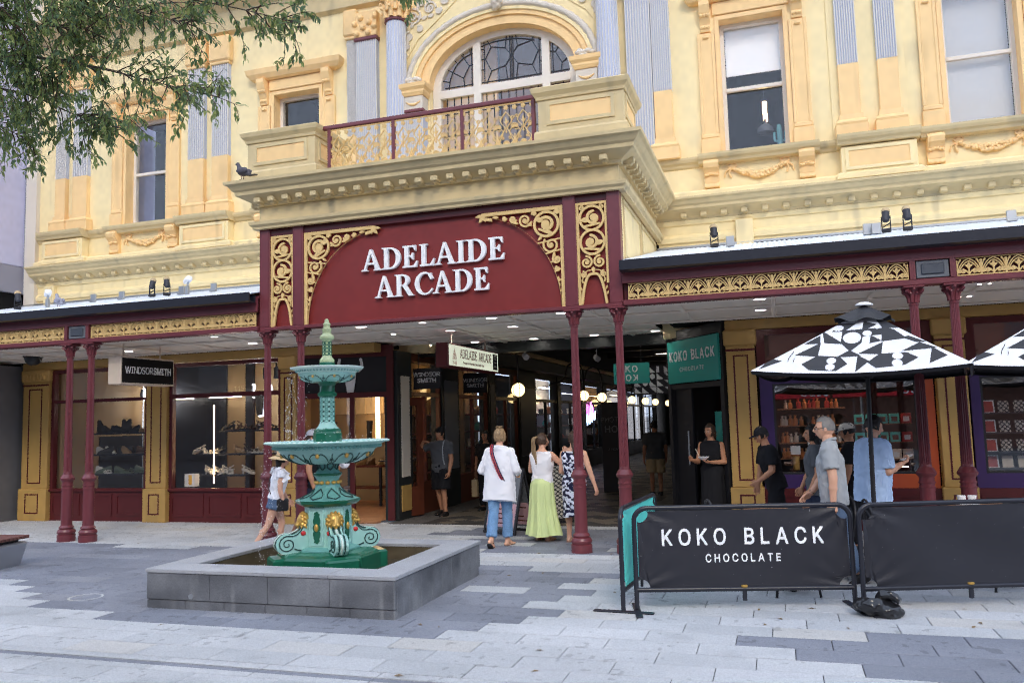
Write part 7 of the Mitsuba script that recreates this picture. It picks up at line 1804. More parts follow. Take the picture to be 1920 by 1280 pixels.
STAND = dict(armL=((-0.16, 0.0, -1), (-0.05, 0.15, -1)), armR=((0.16, 0.0, -1), (0.05, 0.15, -1)), legL=((-0.02, 0.02, -1), (0, -0.03, -1)), legR=((0.02, 0.02, -1), (0, -0.03, -1)))
def person(label, x, y, h, rz, skin='skin', sex='f', lean=0, yaw=0, pitch=0, curl=(0.5, 0.5), palms=None, group=None, **pose):
    P = {**STAND, **pose}
    k = h / 1.70
    sw = (0.172 if sex == 'f' else 0.20) * k
    J = {}
    hipz = 0.90
    lm = trimesh.transformations.rotation_matrix(math.radians(-lean), (1, 0, 0))[:3, :3]
    def up(p): return lm @ (np.array(p, float) * k)           # torso points, relative to the pelvis
    for s, n_ in ((-1, 'L'), (1, 'R')):
        J['hip' + n_] = np.array([s * 0.088, 0, 0]) * k
        d1, d2 = nz(P['leg' + n_][0]), nz(P['leg' + n_][1])
        J['knee' + n_] = J['hip' + n_] + d1 * 0.415 * k
        J['ankle' + n_] = J['knee' + n_] + d2 * 0.405 * k
        J['sh' + n_] = up((s * sw / k, 0, 0.462))
        d1, d2 = nz(P['arm' + n_][0]), nz(P['arm' + n_][1])
        J['el' + n_] = J['sh' + n_] + d1 * 0.285 * k
        J['wr' + n_] = J['el' + n_] + d2 * 0.245 * k
    low = min(J['ankleL'][2], J['ankleR'][2]) - 0.075 * k
    for q in J: J[q] = J[q] - [0, 0, low]
    O = np.array([0, 0, -low])
    U = lambda p: up(p) + O
    J['neck'] = U((0, -0.005, 0.545)); J['head'] = U((0, 0.02, 0.685)); J['O'] = O
    w = 1.0 if sex == 'f' else 1.08
    tors = lambda i: [m3.Manifold.batch_hull([sph(U((s * 0.065, -0.005, 0.0)), (0.105 * w + i) * k, (1, 0.92, 1)) for s in (-1, 1)] + [sph(U((s * 0.055 * w, 0, 0.16)), (0.088 * w + i) * k, (1, 0.9, 1)) for s in (-1, 1)]),
                      m3.Manifold.batch_hull([sph(U((s * 0.055 * w, 0, 0.16)), (0.088 * w + i) * k) for s in (-1, 1)] + [sph(U((s * 0.075 * w, 0.01 if sex == 'f' else 0, 0.33)), (0.100 * w + i) * k) for s in (-1, 1)]),
                      m3.Manifold.batch_hull([sph(U((s * 0.075 * w, 0.0, 0.33)), (0.098 * w + i) * k) for s in (-1, 1)] + [sph(U((s * (sw / k - 0.03), -0.005, 0.448)), (0.054 * w + i) * k) for s in (-1, 1)]),
                      m3.Manifold.batch_hull([sph(U((s * (sw / k - 0.035), -0.008, 0.452)), (0.048 * w + i) * k) for s in (-1, 1)] + [sph(U((0, -0.008, 0.515)), (0.060 + i * 0.6) * k)])]
    body = m3.Manifold()
    for q in tors(0): body = body + q
    body = body + bone(U((0, -0.01, 0.50)), U((0, 0.008, 0.62)), 0.058 * k * w, 0.05 * k * w)
    for n_ in 'LR':
        body = body + bone(J['sh' + n_], J['el' + n_], 0.053 * k * w, 0.041 * k * w) + bone(J['el' + n_], J['wr' + n_], 0.041 * k * w, 0.027 * k * w) + sph(J['el' + n_] * 0.6 + J['wr' + n_] * 0.4, 0.041 * k * w)
        body = body + bone(J['hip' + n_], J['knee' + n_], 0.092 * k, 0.056 * k) + bone(J['knee' + n_], J['ankle' + n_], 0.054 * k, 0.036 * k) + sph(J['knee' + n_] * 0.65 + J['ankle' + n_] * 0.35 + np.array([0, -0.012, 0]) * k, 0.056 * k)
        fd = nz(P.get('foot' + n_, (0.08 if n_ == 'R' else -0.08, 1, 0 if J['ankle' + n_][2] < 0.09 * k else -0.55)))
        J['foot' + n_] = fd
        a = J['ankle' + n_]; dn = np.array([0, 0, -1.0]) - fd * -fd[2]; dn = nz(dn)
        heel = a + dn * 0.045 * k - fd * 0.045 * k; ball_ = a + dn * 0.055 * k + fd * 0.11 * k; toe = a + dn * 0.058 * k + fd * 0.175 * k
        J['heel' + n_], J['ball' + n_], J['toe' + n_], J['dn' + n_] = heel, ball_, toe, dn
        side_ = np.cross(fd, dn)
        body = body + m3.Manifold.batch_hull([sph(a, 0.036 * k), sph(heel, 0.030 * k), sph(ball_ + side_ * 0.022 * k, 0.022 * k), sph(ball_ - side_ * 0.022 * k, 0.022 * k)]) + m3.Manifold.batch_hull([sph(ball_ + side_ * 0.022 * k, 0.022 * k), sph(ball_ - side_ * 0.022 * k, 0.022 * k), sph(toe + side_ * 0.018 * k, 0.016 * k), sph(toe - side_ * 0.022 * k, 0.014 * k)])
    bm = to_man(soft(body))
    hm, Tm = make_head(k * 1.0, J['head'], yaw, pitch - lean * 0.5)
    bm = bm + to_man(hm)
    pal = palms or {}
    for n_, s in (('L', -1), ('R', 1)):
        d = nz(J['wr' + n_] - J['el' + n_])
        d = nz(pal.get('d' + n_, d))
        pn = pal.get(n_, (-s, 0.1, 0))
        th = pal.get('t' + n_, None)
        c = np.cross(d, nz(np.asarray(pn, float)))
        side_ = 1 if c @ np.array(th if th is not None else (0, 1, 0.2)) > 0 else -1
        bm = bm + hand(J['wr' + n_], d, pn, curl=curl[0 if n_ == 'L' else 1], side=side_, k=k)
    key = thing('person', label, 'person', group)
    tw = at(x, y, 0, rz=rz)
    scene[key] = {**plyd(mesh_of(bm), skin, 50), 'to_world': tw}
    F = dict(J=J, U=U, k=k, key=key, tw=tw, tors=tors, sw=sw, Tm=Tm, w=w)
    ey = []
    F['add'] = lambda name, m, mt, smooth=50: obj(name, m, mt, key, smooth=smooth, tw=tw)
    fm = lambda m: mesh_of(m).apply_transform(Tm)
    F['onhead'] = fm
    F['add']('eye', fm(trimesh.util.concatenate([ball((s * 0.031 * k, 0.079 * k, -0.003 * k), 0.0115 * k, (1.2, 0.7, 0.7), 2) for s in (-1, 1)])), 'eye_white')
    F['add']('pupil', fm(trimesh.util.concatenate([ball((s * 0.031 * k, 0.0868 * k, -0.003 * k), 0.0048 * k, (1, 0.5, 1), 1) for s in (-1, 1)])), 'hair_black')
    F['add']('brow', fm(trimesh.util.concatenate([tube(curve([(s * 0.015 * k, 0.092 * k, 0.018 * k), (s * 0.034 * k, 0.088 * k, 0.023 * k), (s * 0.05 * k, 0.076 * k, 0.016 * k)], 7), 0.0035 * k, 5) for s in (-1, 1)])), 'hair_brown')
    F['add']('lips', fm(ball((0, 0.0915 * k, -0.066 * k), 0.018 * k, (1.1, 0.35, 0.38), 2)), 'lips')
    return F

def shirt(F, m, hem, slv=0.5, loose=0.02, neck=0.535, slv_r=0.062, wr=0.006, flare=0.0, name='shirt', sleeveless=False, seed=0, back_drop=0.0, straight=False):
    """hem: height of the hem relative to the pelvis (m at 1.70); slv: share of the upper arm covered, above 1 goes on to the forearm"""
    J, U, k = F['J'], F['U'], F['k']
    g = m3.Manifold()
    for q in F['tors'](loose): g = g + q
    if hem < 0.0:
        g = g + m3.Manifold.batch_hull([sph(U((s * 0.075, 0, 0.06)), (0.105 + loose) * k, (1, 0.92, 1)) for s in (-1, 1)] + [sph(U((s * (0.085 + flare), -0.01, hem - 0.05)), (0.105 + loose + flare) * k, (1, 0.95, 1)) for s in (-1, 1)])
    if straight:
        g = g + m3.Manifold.batch_hull([sph(U((s * 0.085 * F['w'], 0.0, 0.33)), (0.102 * F['w'] + loose) * k) for s in (-1, 1)] + [sph(U((s * (0.080 + flare), -0.01, hem - 0.05)), (0.108 + loose + flare) * k, (1, 0.95, 1)) for s in (-1, 1)])
    if not sleeveless:
        for n_ in 'LR':
            a, e, w_ = J['sh' + n_], J['el' + n_], J['wr' + n_]
            g = g + sph(a, slv_r * 1.08 * k)
            if slv <= 1:
                g = g + disc_bone(a, a + (e - a) * slv, slv_r * 1.05 * k, slv_r * k)
            else:
                g = g + bone(a, e, slv_r * 1.02 * k, slv_r * 0.92 * k) + disc_bone(e, e + (w_ - e) * (slv - 1), slv_r * 0.92 * k, slv_r * 0.9 * k)
    R = np.linalg.inv(np.eye(3))
    upv = nz(U((0, 0, 1)) - U((0, 0, 0)))
    q = soft(g, 0.020, 6)
    q = to_man(q)
    q = q.trim_by_plane(tuple(-upv), float(-(upv @ U((0, 0, neck)))))
    hv = nz(upv + np.array([0, back_drop, 0]))
    q = q.trim_by_plane(tuple(hv), float(hv @ U((0, 0, hem))))
    if sleeveless:
        for s in (-1, 1):
            c = U((s * (F['sw'] / k + 0.02), 0, 0.44))
            q = q - m3.Manifold.batch_hull([sph(c + np.array([s * 0.02 * k, 0, 0.10 * k]), 0.058 * k), sph(c + np.array([s * 0.05 * k, 0, -0.06 * k]), 0.075 * k)])
    q = mesh_of(q.refine_to_length(0.03))
    return F['add'](name, wrinkle(q, wr, seed=seed), m, 40)
def trousers(F, m, to=0.95, loose=0.016, top=0.10, flare=0.0, name='trousers', wr=0.011, seed=3):
    J, U, k = F['J'], F['U'], F['k']
    g = m3.Manifold()
    for q in F['tors'](loose * 0.8)[:1]: g = g + q
    for n_ in 'LR':
        h_, kn, an = J['hip' + n_], J['knee' + n_], J['ankle' + n_]
        T_ = 0.503
        if to <= T_:
            e = h_ + (kn - h_) * (to / T_)
            g = g + disc_bone(h_, e, (0.094 + loose) * k, (0.078 + loose * 1.6 + flare) * k) + sph(h_, (0.094 + loose) * k)
        else:
            e = kn + (an - kn) * ((to - T_) / (1 - T_))
            g = g + bone(h_, kn, (0.093 + loose) * k, (0.058 + loose) * k) + disc_bone(kn, e, (0.059 + loose) * k, (0.046 + loose + flare) * k) + sph(kn, (0.059 + loose) * k)
    q = soft(g, 0.022, 5)
    q = to_man(q)
    upv = nz(U((0, 0, 1)) - U((0, 0, 0)))
    q = q.trim_by_plane(tuple(-upv), float(-(upv @ U((0, 0, top)))))
    return F['add'](name, wrinkle(mesh_of(q), wr, seed=seed), m, 40)
def skirt(F, m, z_top, rings, pleats=14, amp=0.10, name='skirt', seed=0):
    """rings: (z rel. to pelvis, half width x, half width y, dx, dy)"""
    U, k = F['U'], F['k']
    n = 112; t = np.arange(n) * 2 * np.pi / n
    R = curve(np.array(rings, float), 26)
    rs_ = np.random.RandomState(seed); ph = rs_.uniform(0, 6, 4)
    v = []
    for i, (z, a, b, dx, dy) in enumerate(R):
        u = i / (len(R) - 1)
        f = 1 + amp * u * (np.sin(pleats * t + ph[0] + 1.2 * np.sin(2 * t)) * 0.5 + 0.35 * np.sin((pleats * 1.7) // 1 * t + ph[1]) + 0.3 * np.sin(5 * t + ph[2]))
        c = U((dx, dy, z))
        v.append(np.stack([c[0] + a * k * f * np.cos(t), c[1] + b * k * f * np.sin(t), np.full(n, c[2]) + 0.012 * k * u * np.sin(3 * t + ph[3])], 1))
    v = np.vstack(v); K_ = len(R)
    i, j = np.meshgrid(np.arange(K_ - 1), np.arange(n), indexing='ij'); j2 = (j + 1) % n
    q = np.stack([i * n + j2, i * n + j, (i + 1) * n + j, (i + 1) * n + j2], -1).reshape(-1, 4)
    mm = mesh_of((v, q))
    return F['add'](name, mm, m, True)
def shoes(F, m, sole='leather', heel=0.012, sandal=False):
    J, k = F['J'], F['k']
    for n_ in 'LR':
        fd, dn = J['foot' + n_], J['dn' + n_]
        sd = np.cross(fd, dn)
        hl, bl, te = J['heel' + n_], J['ball' + n_], J['toe' + n_]
        off = dn * (0.026 + heel / 2) * k
        solem = m3.Manifold.batch_hull([sph(hl + off - fd * 0.0 + sd * s * 0.02 * k, 0.016 * k, (1, 1, 1), 10) for s in (-1, 1)] + [sph(bl + off + sd * s * 0.034 * k, 0.014 * k, n=10) for s in (-1, 1)] + [sph(te + off + sd * s * 0.022 * k, 0.013 * k, n=10) for s in (-1, 1)])
        sk = F['add']('shoe', solem if sandal else m3.Manifold.batch_hull([sph(J['ankle' + n_] + dn * 0.01 * k, 0.044 * k), sph(hl, 0.040 * k), sph(bl + sd * 0.024 * k, 0.032 * k), sph(bl - sd * 0.024 * k, 0.032 * k)]) + m3.Manifold.batch_hull([sph(bl + sd * 0.024 * k, 0.032 * k), sph(bl - sd * 0.024 * k, 0.032 * k), sph(te + fd * 0.01 * k, 0.028 * k)]) + solem, m)
        if sandal:
            st_ = [tube(curve([p + sd * 0.042 * k + dn * 0.012 * k, p - dn * 0.026 * k, p - sd * 0.042 * k + dn * 0.012 * k], 9), 0.007 * k, 6) for p in (bl + fd * 0.015 * k, bl - fd * 0.05 * k, J['ankle' + n_] + dn * 0.03 * k)]
            obj('strap', st_, m, sk, tw=F['tw'])
def hair_cap(F, m, thick=0.010, fringe=0.02, low=-0.05, back=0.0, rough=0.006, name='hair', face=0.052):
    k = F['k']
    cap = sph((0, -0.006 * k, 0.010 * k), 1, (np.array([0.074, 0.095, 0.113]) + thick) * k, 40)
    cut = m3.Manifold.cube((0.3, 0.2, 0.3), True).translate((0, (0.1 + face) * k, (fringe - 0.15) * k)) if True else None
    c2 = m3.Manifold.cube((0.4, 0.4, 0.3), True).translate((0, 0, (low - 0.15) * k))
    c3 = m3.Manifold.batch_hull([sph((0, 0.07 * k, -0.03 * k), 0.058 * k, n=24), sph((0, 0.16 * k, -0.05 * k), 0.085 * k, n=24)])
    g = (cap - cut - c2 - c3)
    if back:
        g = g + m3.Manifold.batch_hull([sph((0, -0.055 * k, 0.0), 0.072 * k), sph((s_ * 0.05 * k, -0.065 * k, -back * k), 0.045 * k) if False else sph((0, -0.07 * k, -back * k), 0.055 * k, (1.35, 0.6, 1))])
    q = lumpy(mesh_of(g.refine_to_length(0.012)), rough, 45, 3)
    return F['add'](name, F['onhead'](q), m, 60)
def strands(F, m, paths, name='ponytail'):
    k = F['k']
    ms = []
    for p, r in paths:
        c = curve(np.array(p) * k, 18)
        ms.append(tube(c, r * k * np.r_[np.linspace(0.8, 1, 6), np.linspace(1, 0.35, 12)], 7))
    return F['add'](name, F['onhead'](trimesh.util.concatenate(ms)), m, 60)
def cap_hat(F, m, name='cap', brim=0.08, tilt=0):
    k = F['k']
    crown = sph((0, -0.004 * k, 0.03 * k), 1, np.array([0.086, 0.106, 0.098]) * k, 32).trim_by_plane((0, 0, 1), 0.028 * k)
    bm = trimesh.creation.extrude_polygon(Polygon(np.stack([0.078 * np.cos(np.linspace(0, np.pi, 20)), 0.055 + (0.055 + brim) * np.sin(np.linspace(0, np.pi, 20))], 1) * k), 0.006 * k, engine='earcut')
    bv = np.asarray(bm.vertices).copy(); bv[:, 2] += 0.03 * k - 1.2 * bv[:, 0] ** 2 / k - 0.12 * np.maximum(bv[:, 1] - 0.08 * k, 0); bm.vertices = bv
    c = F['add'](name, F['onhead'](trimesh.util.concatenate([mesh_of(crown), bm])), m, 40)
    return c
def strap(F, m, pts, r, name='strap', flat=1.0, n=30):
    return F['add'](name, tube(curve(np.array(pts), n), r, 8), m)

# 1 woman in the white tunic ------------------------------------------------------
F = person('woman in a loose white shirt and blue jeans walking away with a striped cross strap', -3.71, 10.86, 1.60, -6, 'skin', 'f', lean=3,
           armL=((-0.42, -0.12, -1), (0.25, 0.85, -0.25)), armR=((0.42, -0.12, -1), (-0.25, 0.85, -0.25)), legL=((0.03, -0.16, -1), (0.05, -0.40, -1)), legR=((-0.03, 0.20, -1), (-0.02, 0.0, -1)), footL=(-0.1, 0.75, -0.6))
k = F['k']
shirt(F, 'cotton_white', -0.245, 1.5, 0.028, 0.555, 0.062, 0.012, 0.020, seed=2, back_drop=0.2, straight=True)
trousers(F, 'denim', 0.93, 0.012, 0.08, 0.016)
shoes(F, 'leather', heel=0.03, sandal=True)
hair_cap(F, 'hair_blond', 0.014, 0.05, -0.075, rough=0.008)
rs = random.Random(2)
strands(F, 'hair_blond', [([(rs.uniform(-.03, .03), rs.uniform(-.05, .02), 0.11), (rs.uniform(-.04, .04), rs.uniform(-.06, .03), 0.14), (rs.uniform(-.05, .05), rs.uniform(-.08, .03), 0.155)], 0.010) for _ in range(16)], 'tuft')
U = F['U']
for off, m in ((0.0, 'navy'), (0.014, 'rose_red'), (0.028, 'navy'), (-0.014, 'rose_red')):
    strap(F, m, [U((-0.105 + off, 0.06, 0.545)), U((-0.100 + off, -0.04, 0.565)), U((-0.07 + off, -0.135, 0.46)), U((0.0 + off, -0.165, 0.30)), U((0.08 + off, -0.155, 0.12)), U((0.155 + off, -0.09, -0.04))], 0.0085, 'shoulder_strap')
# 2 woman in the lime skirt ---------------------------------------------------------
F = person('woman with a long ponytail, white sleeveless top and long lime green skirt', -3.27, 11.46, 1.50, -12, 'skin', 'f', lean=2, yaw=-35,
           armL=((-0.35, 0.3, -1), (0.3, 0.9, -0.1)), armR=((0.62, 0.35, -0.7), (-0.05, 0.35, 0.85)), legL=((-0.03, 0.05, -1), (0, -0.05, -1)), legR=((0.03, -0.02, -1), (0, -0.08, -1)), curl=(0.5, 0.8), palms={'R': (-0.6, 0.8, 0), 'tR': (-0.3, 0, 1)})
shirt(F, 'cotton_white', 0.02, 0, 0.020, 0.515, wr=0.014, sleeveless=True, name='top', seed=5)
skirt(F, 'lime_cotton', 0.1, [(0.09, 0.150, 0.125, 0, 0), (0.0, 0.190, 0.160, 0, -0.01), (-0.2, 0.205, 0.18, 0, -0.01), (-0.45, 0.225, 0.20, 0.01, -0.01), (-0.70, 0.27, 0.24, 0.03, -0.01), (-0.80, 0.285, 0.25, 0.035, -0.01)], 13, 0.15, seed=3)
shoes(F, 'tan_leather', heel=0.01, sandal=True)
hair_cap(F, 'hair_brown', 0.012, 0.05, -0.07, rough=0.004)
strands(F, 'hair_blond', [([(dx * 0.4, -0.10, 0.07), (dx, -0.155 - 0.01 * (i % 3), 0.03), (dx * 1.5, -0.165, -0.12), (dx * 1.6, -0.15, -0.26), (dx * 1.3 + 0.005, -0.135, -0.40 - 0.02 * (i % 4))], 0.018) for i, dx in enumerate(np.linspace(-0.035, 0.035, 9))])
# 3 woman in the floral dress -------------------------------------------------------
F = person('woman in a black and white floral dress walking behind the portico column', -2.78, 11.36, 1.52, -8, 'skin', 'f', yaw=48, lean=1,
           armL=((-0.22, 0.15, -1), (-0.05, 0.9, -0.2)), armR=((0.36, -0.06, -1), (0.30, 0.1, -1)), legL=((-0.04, 0.03, -1), (-0.02, -0.04, -1)), legR=((0.03, -0.12, -1), (0, -0.35, -1)), palms={'R': (-1, 0.2, 0)}, footR=(0.1, 0.8, -0.5))
shirt(F, 'floral', -0.02, 0, 0.014, 0.50, wr=0.003, sleeveless=True, name='bodice', seed=7)
skirt(F, 'floral', 0.1, [(0.14, 0.135, 0.11, 0, 0), (0.05, 0.165, 0.140, 0, -0.01), (-0.08, 0.188, 0.160, 0, -0.01), (-0.25, 0.182, 0.160, 0, -0.01), (-0.42, 0.175, 0.165, 0, -0.015), (-0.50, 0.180, 0.17, 0, -0.015)], 7, 0.05, name='dress_skirt', seed=5)
shoes(F, 'tan_leather', heel=0.01, sandal=True)
hair_cap(F, 'hair_brown', 0.012, 0.05, -0.07, back=0.10, rough=0.005)
strands(F, 'hair_brown', [([(dx, -0.08, -0.05), (dx * 1.2, -0.11, -0.15), (dx * 1.3, -0.10, -0.24)], 0.022) for dx in np.linspace(-0.05, 0.05, 6)], 'long_hair')
# 4 and 5 the couple by the fountain -------------------------------------------------
F = person('woman in a straw sun hat, white ruffled blouse and denim shorts beside the fountain', -6.66, 9.95, 1.37, -52, 'skin', 'f', lean=9,
           armL=((-0.2, 0.1, -1), (0.0, 0.6, -1)), armR=((0.10, -0.05, -1), (0.0, 0.30, -1)), legL=((-0.03, 0.28, -1), (0, -0.10, -1)), legR=((0.03, -0.32, -1), (0, -0.66, -1)), footR=(0, 0.5, -0.85), palms={'R': (-1, 0, 0)})
shirt(F, 'cotton_white', 0.02, 0.25, 0.032, 0.52, 0.075, 0.012, name='blouse', seed=11)
U, k = F['U'], F['k']
for s, n_ in ((-1, 'L'), (1, 'R')):
    a = F['J']['sh' + n_]
    t = np.arange(40) * 2 * np.pi / 40
    v = np.vstack([np.stack([a[0] + s * (0.02 + 0.035 * q) + (0.06 + 0.045 * q) * 0.35 * np.cos(t), a[1] + (0.075 + 0.035 * q) * np.cos(t + 0.3) * (1 + 0.18 * q * np.sin(9 * t)), a[2] + 0.02 - 0.045 * q + (0.06 + 0.03 * q) * np.sin(t) * (1 + 0.18 * q * np.sin(7 * t))], 1) for q in (0, 0.5, 1.0)])
    F['add']('ruffle', (v, np.array([(r * 40 + i, r * 40 + (i + 1) % 40, (r + 1) * 40 + (i + 1) % 40, (r + 1) * 40 + i) for r in range(2) for i in range(40)])), 'cotton_white', True)
trousers(F, 'denim_dark', 0.19, 0.022, 0.10, 0.015, 'shorts')
shoes(F, 'tan_leather', heel=0.01, sandal=True)
hair_cap(F, 'hair_black', 0.010, 0.05, -0.09, back=0.14)
ht = F['add']('sun_hat', F['onhead'](trimesh.util.concatenate([lathe([(0.10, 0.02), (0.098, 0.07), (0.085, 0.12), (0.05, 0.14), (0.0, 0.145)], 32), tf(lathe([(0.095, 0.03), (0.15, 0.018), (0.20, -0.006), (0.205, -0.006), (0.15, 0.026), (0.095, 0.04)], 40), rx=-4)]) ), 'straw')
obj('hat_band', F['onhead'](lathe([(0.1005, 0.025), (0.102, 0.05), (0.0985, 0.052)], 32)), 'leather', ht, tw=F['tw'])
strap(F, 'leather', [U((-0.10, 0.06, 0.54)), U((-0.10, -0.03, 0.56)), U((-0.05, -0.13, 0.42)), U((0.06, -0.15, 0.2)), U((0.16, -0.08, 0.05))], 0.007, 'bag_strap')
hb = thing('shoulder_bag', 'small black shoulder bag on the hip of the woman in the straw hat', 'bag')
scene[hb] = {**plyd(tf(lumpy(box(-0.085, 0.085, -0.03, 0.03, -0.10, 0.07, 0.02), 0.004, 20), rz=80, t=tuple(U((0.19, 0.10, -0.04)))), 'leather', 40), 'to_world': F['tw']}
F = person('man with a grey cap and bare tattooed arm behind the woman in the straw hat', -6.62, 10.75, 1.66, -68, 'skin_tan', 'm', lean=3,
           armL=((-0.1, 0.3, -1), (0.2, 0.95, 0.1)), armR=((0.22, 0.05, -1), (0.05, 0.32, -1)), legL=((0, 0.2, -1), (0, -0.05, -1)), legR=((0, -0.2, -1), (0, -0.45, -1)), curl=(1.1, 0.5))
shirt(F, 'cotton_black', -0.06, 0, 0.022, 0.51, wr=0.007, sleeveless=True, name='singlet')
trousers(F, 'navy', 0.44, 0.025, 0.1, 0.01, 'shorts')
shoes(F, 'leather')
hair_cap(F, 'hair_brown', 0.008, 0.05, -0.05)
cap_hat(F, 'cap_grey')
mat('tattoo', (0.16, 0.12, 0.11), 0.6)
a, e = F['J']['shR'], F['J']['elR']
tt_ = nz(e - a); s_ = nz(np.cross(tt_, (0, 1, 0)))
F['add']('tattoo', [tube(curve([a + tt_ * 0.06 + s_ * -0.052 + np.array([0, 0.03, 0]) , a + tt_ * 0.09 + s_ * -0.056, a + tt_ * (0.10 + 0.02 * i) + s_ * -0.052 + np.array([0, -0.03, 0])], 8), 0.004, 5) for i in range(3)], 'tattoo')
hc = thing('crumpled_paper', 'crumpled white paper in the hand of the man behind the fountain', 'paper')
w_ = F['J']['wrL']
scene[hc] = {**plyd(lumpy(ball(w_ + nz(w_ - F['J']['elL']) * 0.12 + np.array([0, 0, 0.05]), 0.085, (0.8, 1.2, 0.8), 3), 0.03, 22), 'cotton_white', 20), 'to_world': F['tw']}
# 6 and 7 in the passage -----------------------------------------------------------
F = person('man in a grey shirt and shorts shading his eyes with one hand in the passage', -5.98, 14.2, 1.62, 165, 'skin_tan', 'm',
           armR=((0.55, 0.25, -0.25), (-0.55, 0.25, 0.62)), armL=((-0.18, 0.0, -1), (-0.02, 0.35, -1)), legL=((-0.02, 0.12, -1), (0, -0.1, -1)), legR=((0.02, -0.05, -1), (0, -0.3, -1)), palms={'R': (0, 0.1, -1), 'dR': (-0.8, 0.2, 0.15), 'tR': (0, -1, 0)}, curl=(0.6, 0.25))
shirt(F, 'cotton_dark', -0.06, 0.62, 0.028, 0.545, 0.07, 0.015)
trousers(F, 'cotton_black', 0.46, 0.028, 0.08, 0.01, 'shorts')
shoes(F, 'leather')
hair_cap(F, 'hair_black', 0.008, 0.05, -0.05); cap_hat(F, 'cotton_black', brim=0.05)
U = F['U']
strap(F, 'cotton_grey', [U((-0.115, -0.06, 0.54)), U((-0.12, 0.05, 0.53)), U((-0.135, 0.12, 0.38)), U((-0.15, 0.11, 0.15)), U((-0.17, 0.05, 0.0))], 0.011, 'backpack_strap')
F = person('person in black clothes carrying a paper bag behind the man shading his eyes', -5.42, 15.1, 1.52, 175, 'skin_deep', 'f', armL=((-0.2, 0.1, -1), (0.1, 0.9, -0.3)), armR=((0.16, 0, -1), (0.05, 0.2, -1)))
shirt(F, 'cotton_black', -0.05, 0.7, 0.024, 0.53); trousers(F, 'cotton_black', 0.95, 0.02); shoes(F, 'leather'); hair_cap(F, 'hair_black', 0.012, 0.04, -0.09, back=0.12)
pb = thing('paper_bag', 'brown paper bag hanging from the hand of the person in black', 'bag')
w_ = F['J']['wrR']
scene[pb] = {**plyd([box(w_[0] - 0.05, w_[0] + 0.05, w_[1] - 0.07, w_[1] + 0.1, w_[2] - 0.48, w_[2] - 0.16, 0.004), tube(curve([(w_[0], w_[1] - 0.04, w_[2] - 0.16), (w_[0], w_[1] + 0.0, w_[2] - 0.08), (w_[0], w_[1] + 0.07, w_[2] - 0.16)], 8), 0.004, 5)], 'tan'), 'to_world': F['tw']}
# 8 shop assistant -----------------------------------------------------------------
F = person('shop assistant in a black sleeveless top holding a white bowl in the dark doorway', -1.02, 13.0, 1.56, 160, 'skin_tan', 'f', yaw=-12,
           armL=((-0.22, 0.05, -1), (0.55, 0.72, 0.02)), armR=((0.22, 0.12, -1), (-0.02, 0.85, 0.15)), palms={'L': (0, 0, 1), 'R': (-1, 0, 0.4)}, curl=(0.3, 0.9))
shirt(F, 'cotton_black', -0.02, 0, 0.016, 0.535, wr=0.004, sleeveless=True, name='top')
skirt(F, 'cotton_black', 0.1, [(0.12, 0.15, 0.125, 0, 0), (0.0, 0.185, 0.155, 0, 0), (-0.3, 0.20, 0.17, 0, 0), (-0.7, 0.21, 0.18, 0, 0)], 9, 0.06, name='apron')
shoes(F, 'leather'); hair_cap(F, 'hair_brown', 0.012, 0.055, -0.09, back=0.08, rough=0.004)
strands(F, 'hair_brown', [([(0.05, -0.05, -0.05), (0.085 + dx, 0.0, -0.15), (0.09 + dx, 0.055, -0.26), (0.08 + dx, 0.075, -0.38)], 0.02) for dx in (-0.02, 0, 0.02)], 'side_ponytail')
k = F['k']; w_ = F['J']['wrL'] * 0.5 + F['J']['wrR'] * 0.5
bw = thing('white_bowl', 'white bowl with a pale spoon held by the shop assistant', 'bowl')
c_ = (F['J']['wrL'][0] + 0.09, F['J']['wrL'][1] + 0.06, F['J']['wrL'][2] + 0.035)
obj('bowl', lathe([(0.03, 0.0), (0.075, 0.035), (0.085, 0.05), (0.08, 0.05), (0.03, 0.008)], 24, c=c_), 'white', bw, smooth=40, tw=F['tw'])
obj('spoon', tube([(c_[0] + 0.05, c_[1] + 0.02, c_[2] + 0.03), (c_[0] + 0.10, c_[1] + 0.06, c_[2] + 0.17)], 0.006, 6), 'cream_card', bw, tw=F['tw'])
# 9 man in black with a cap --------------------------------------------------------
F = person('man in a black shirt and black cap walking past the ochre pilaster', -0.10, 11.35, 1.55, 105, 'skin_tan', 'm', lean=12, pitch=-12, yaw=10,
           armL=((-0.30, 0.05, -0.9), (0.45, 0.85, -0.75)), armR=((0.15, 0.15, -1), (0.0, 0.2, -1)), legL=((0, 0.15, -1), (0, -0.1, -1)), legR=((0, -0.2, -1), (0, -0.45, -1)))
shirt(F, 'cotton_black', -0.08, 0.72, 0.026, 0.535, 0.072, 0.015); trousers(F, 'cotton_black', 0.96, 0.024); shoes(F, 'leather'); hair_cap(F, 'hair_black', 0.010, 0.05, -0.05); cap_hat(F, 'cotton_black')
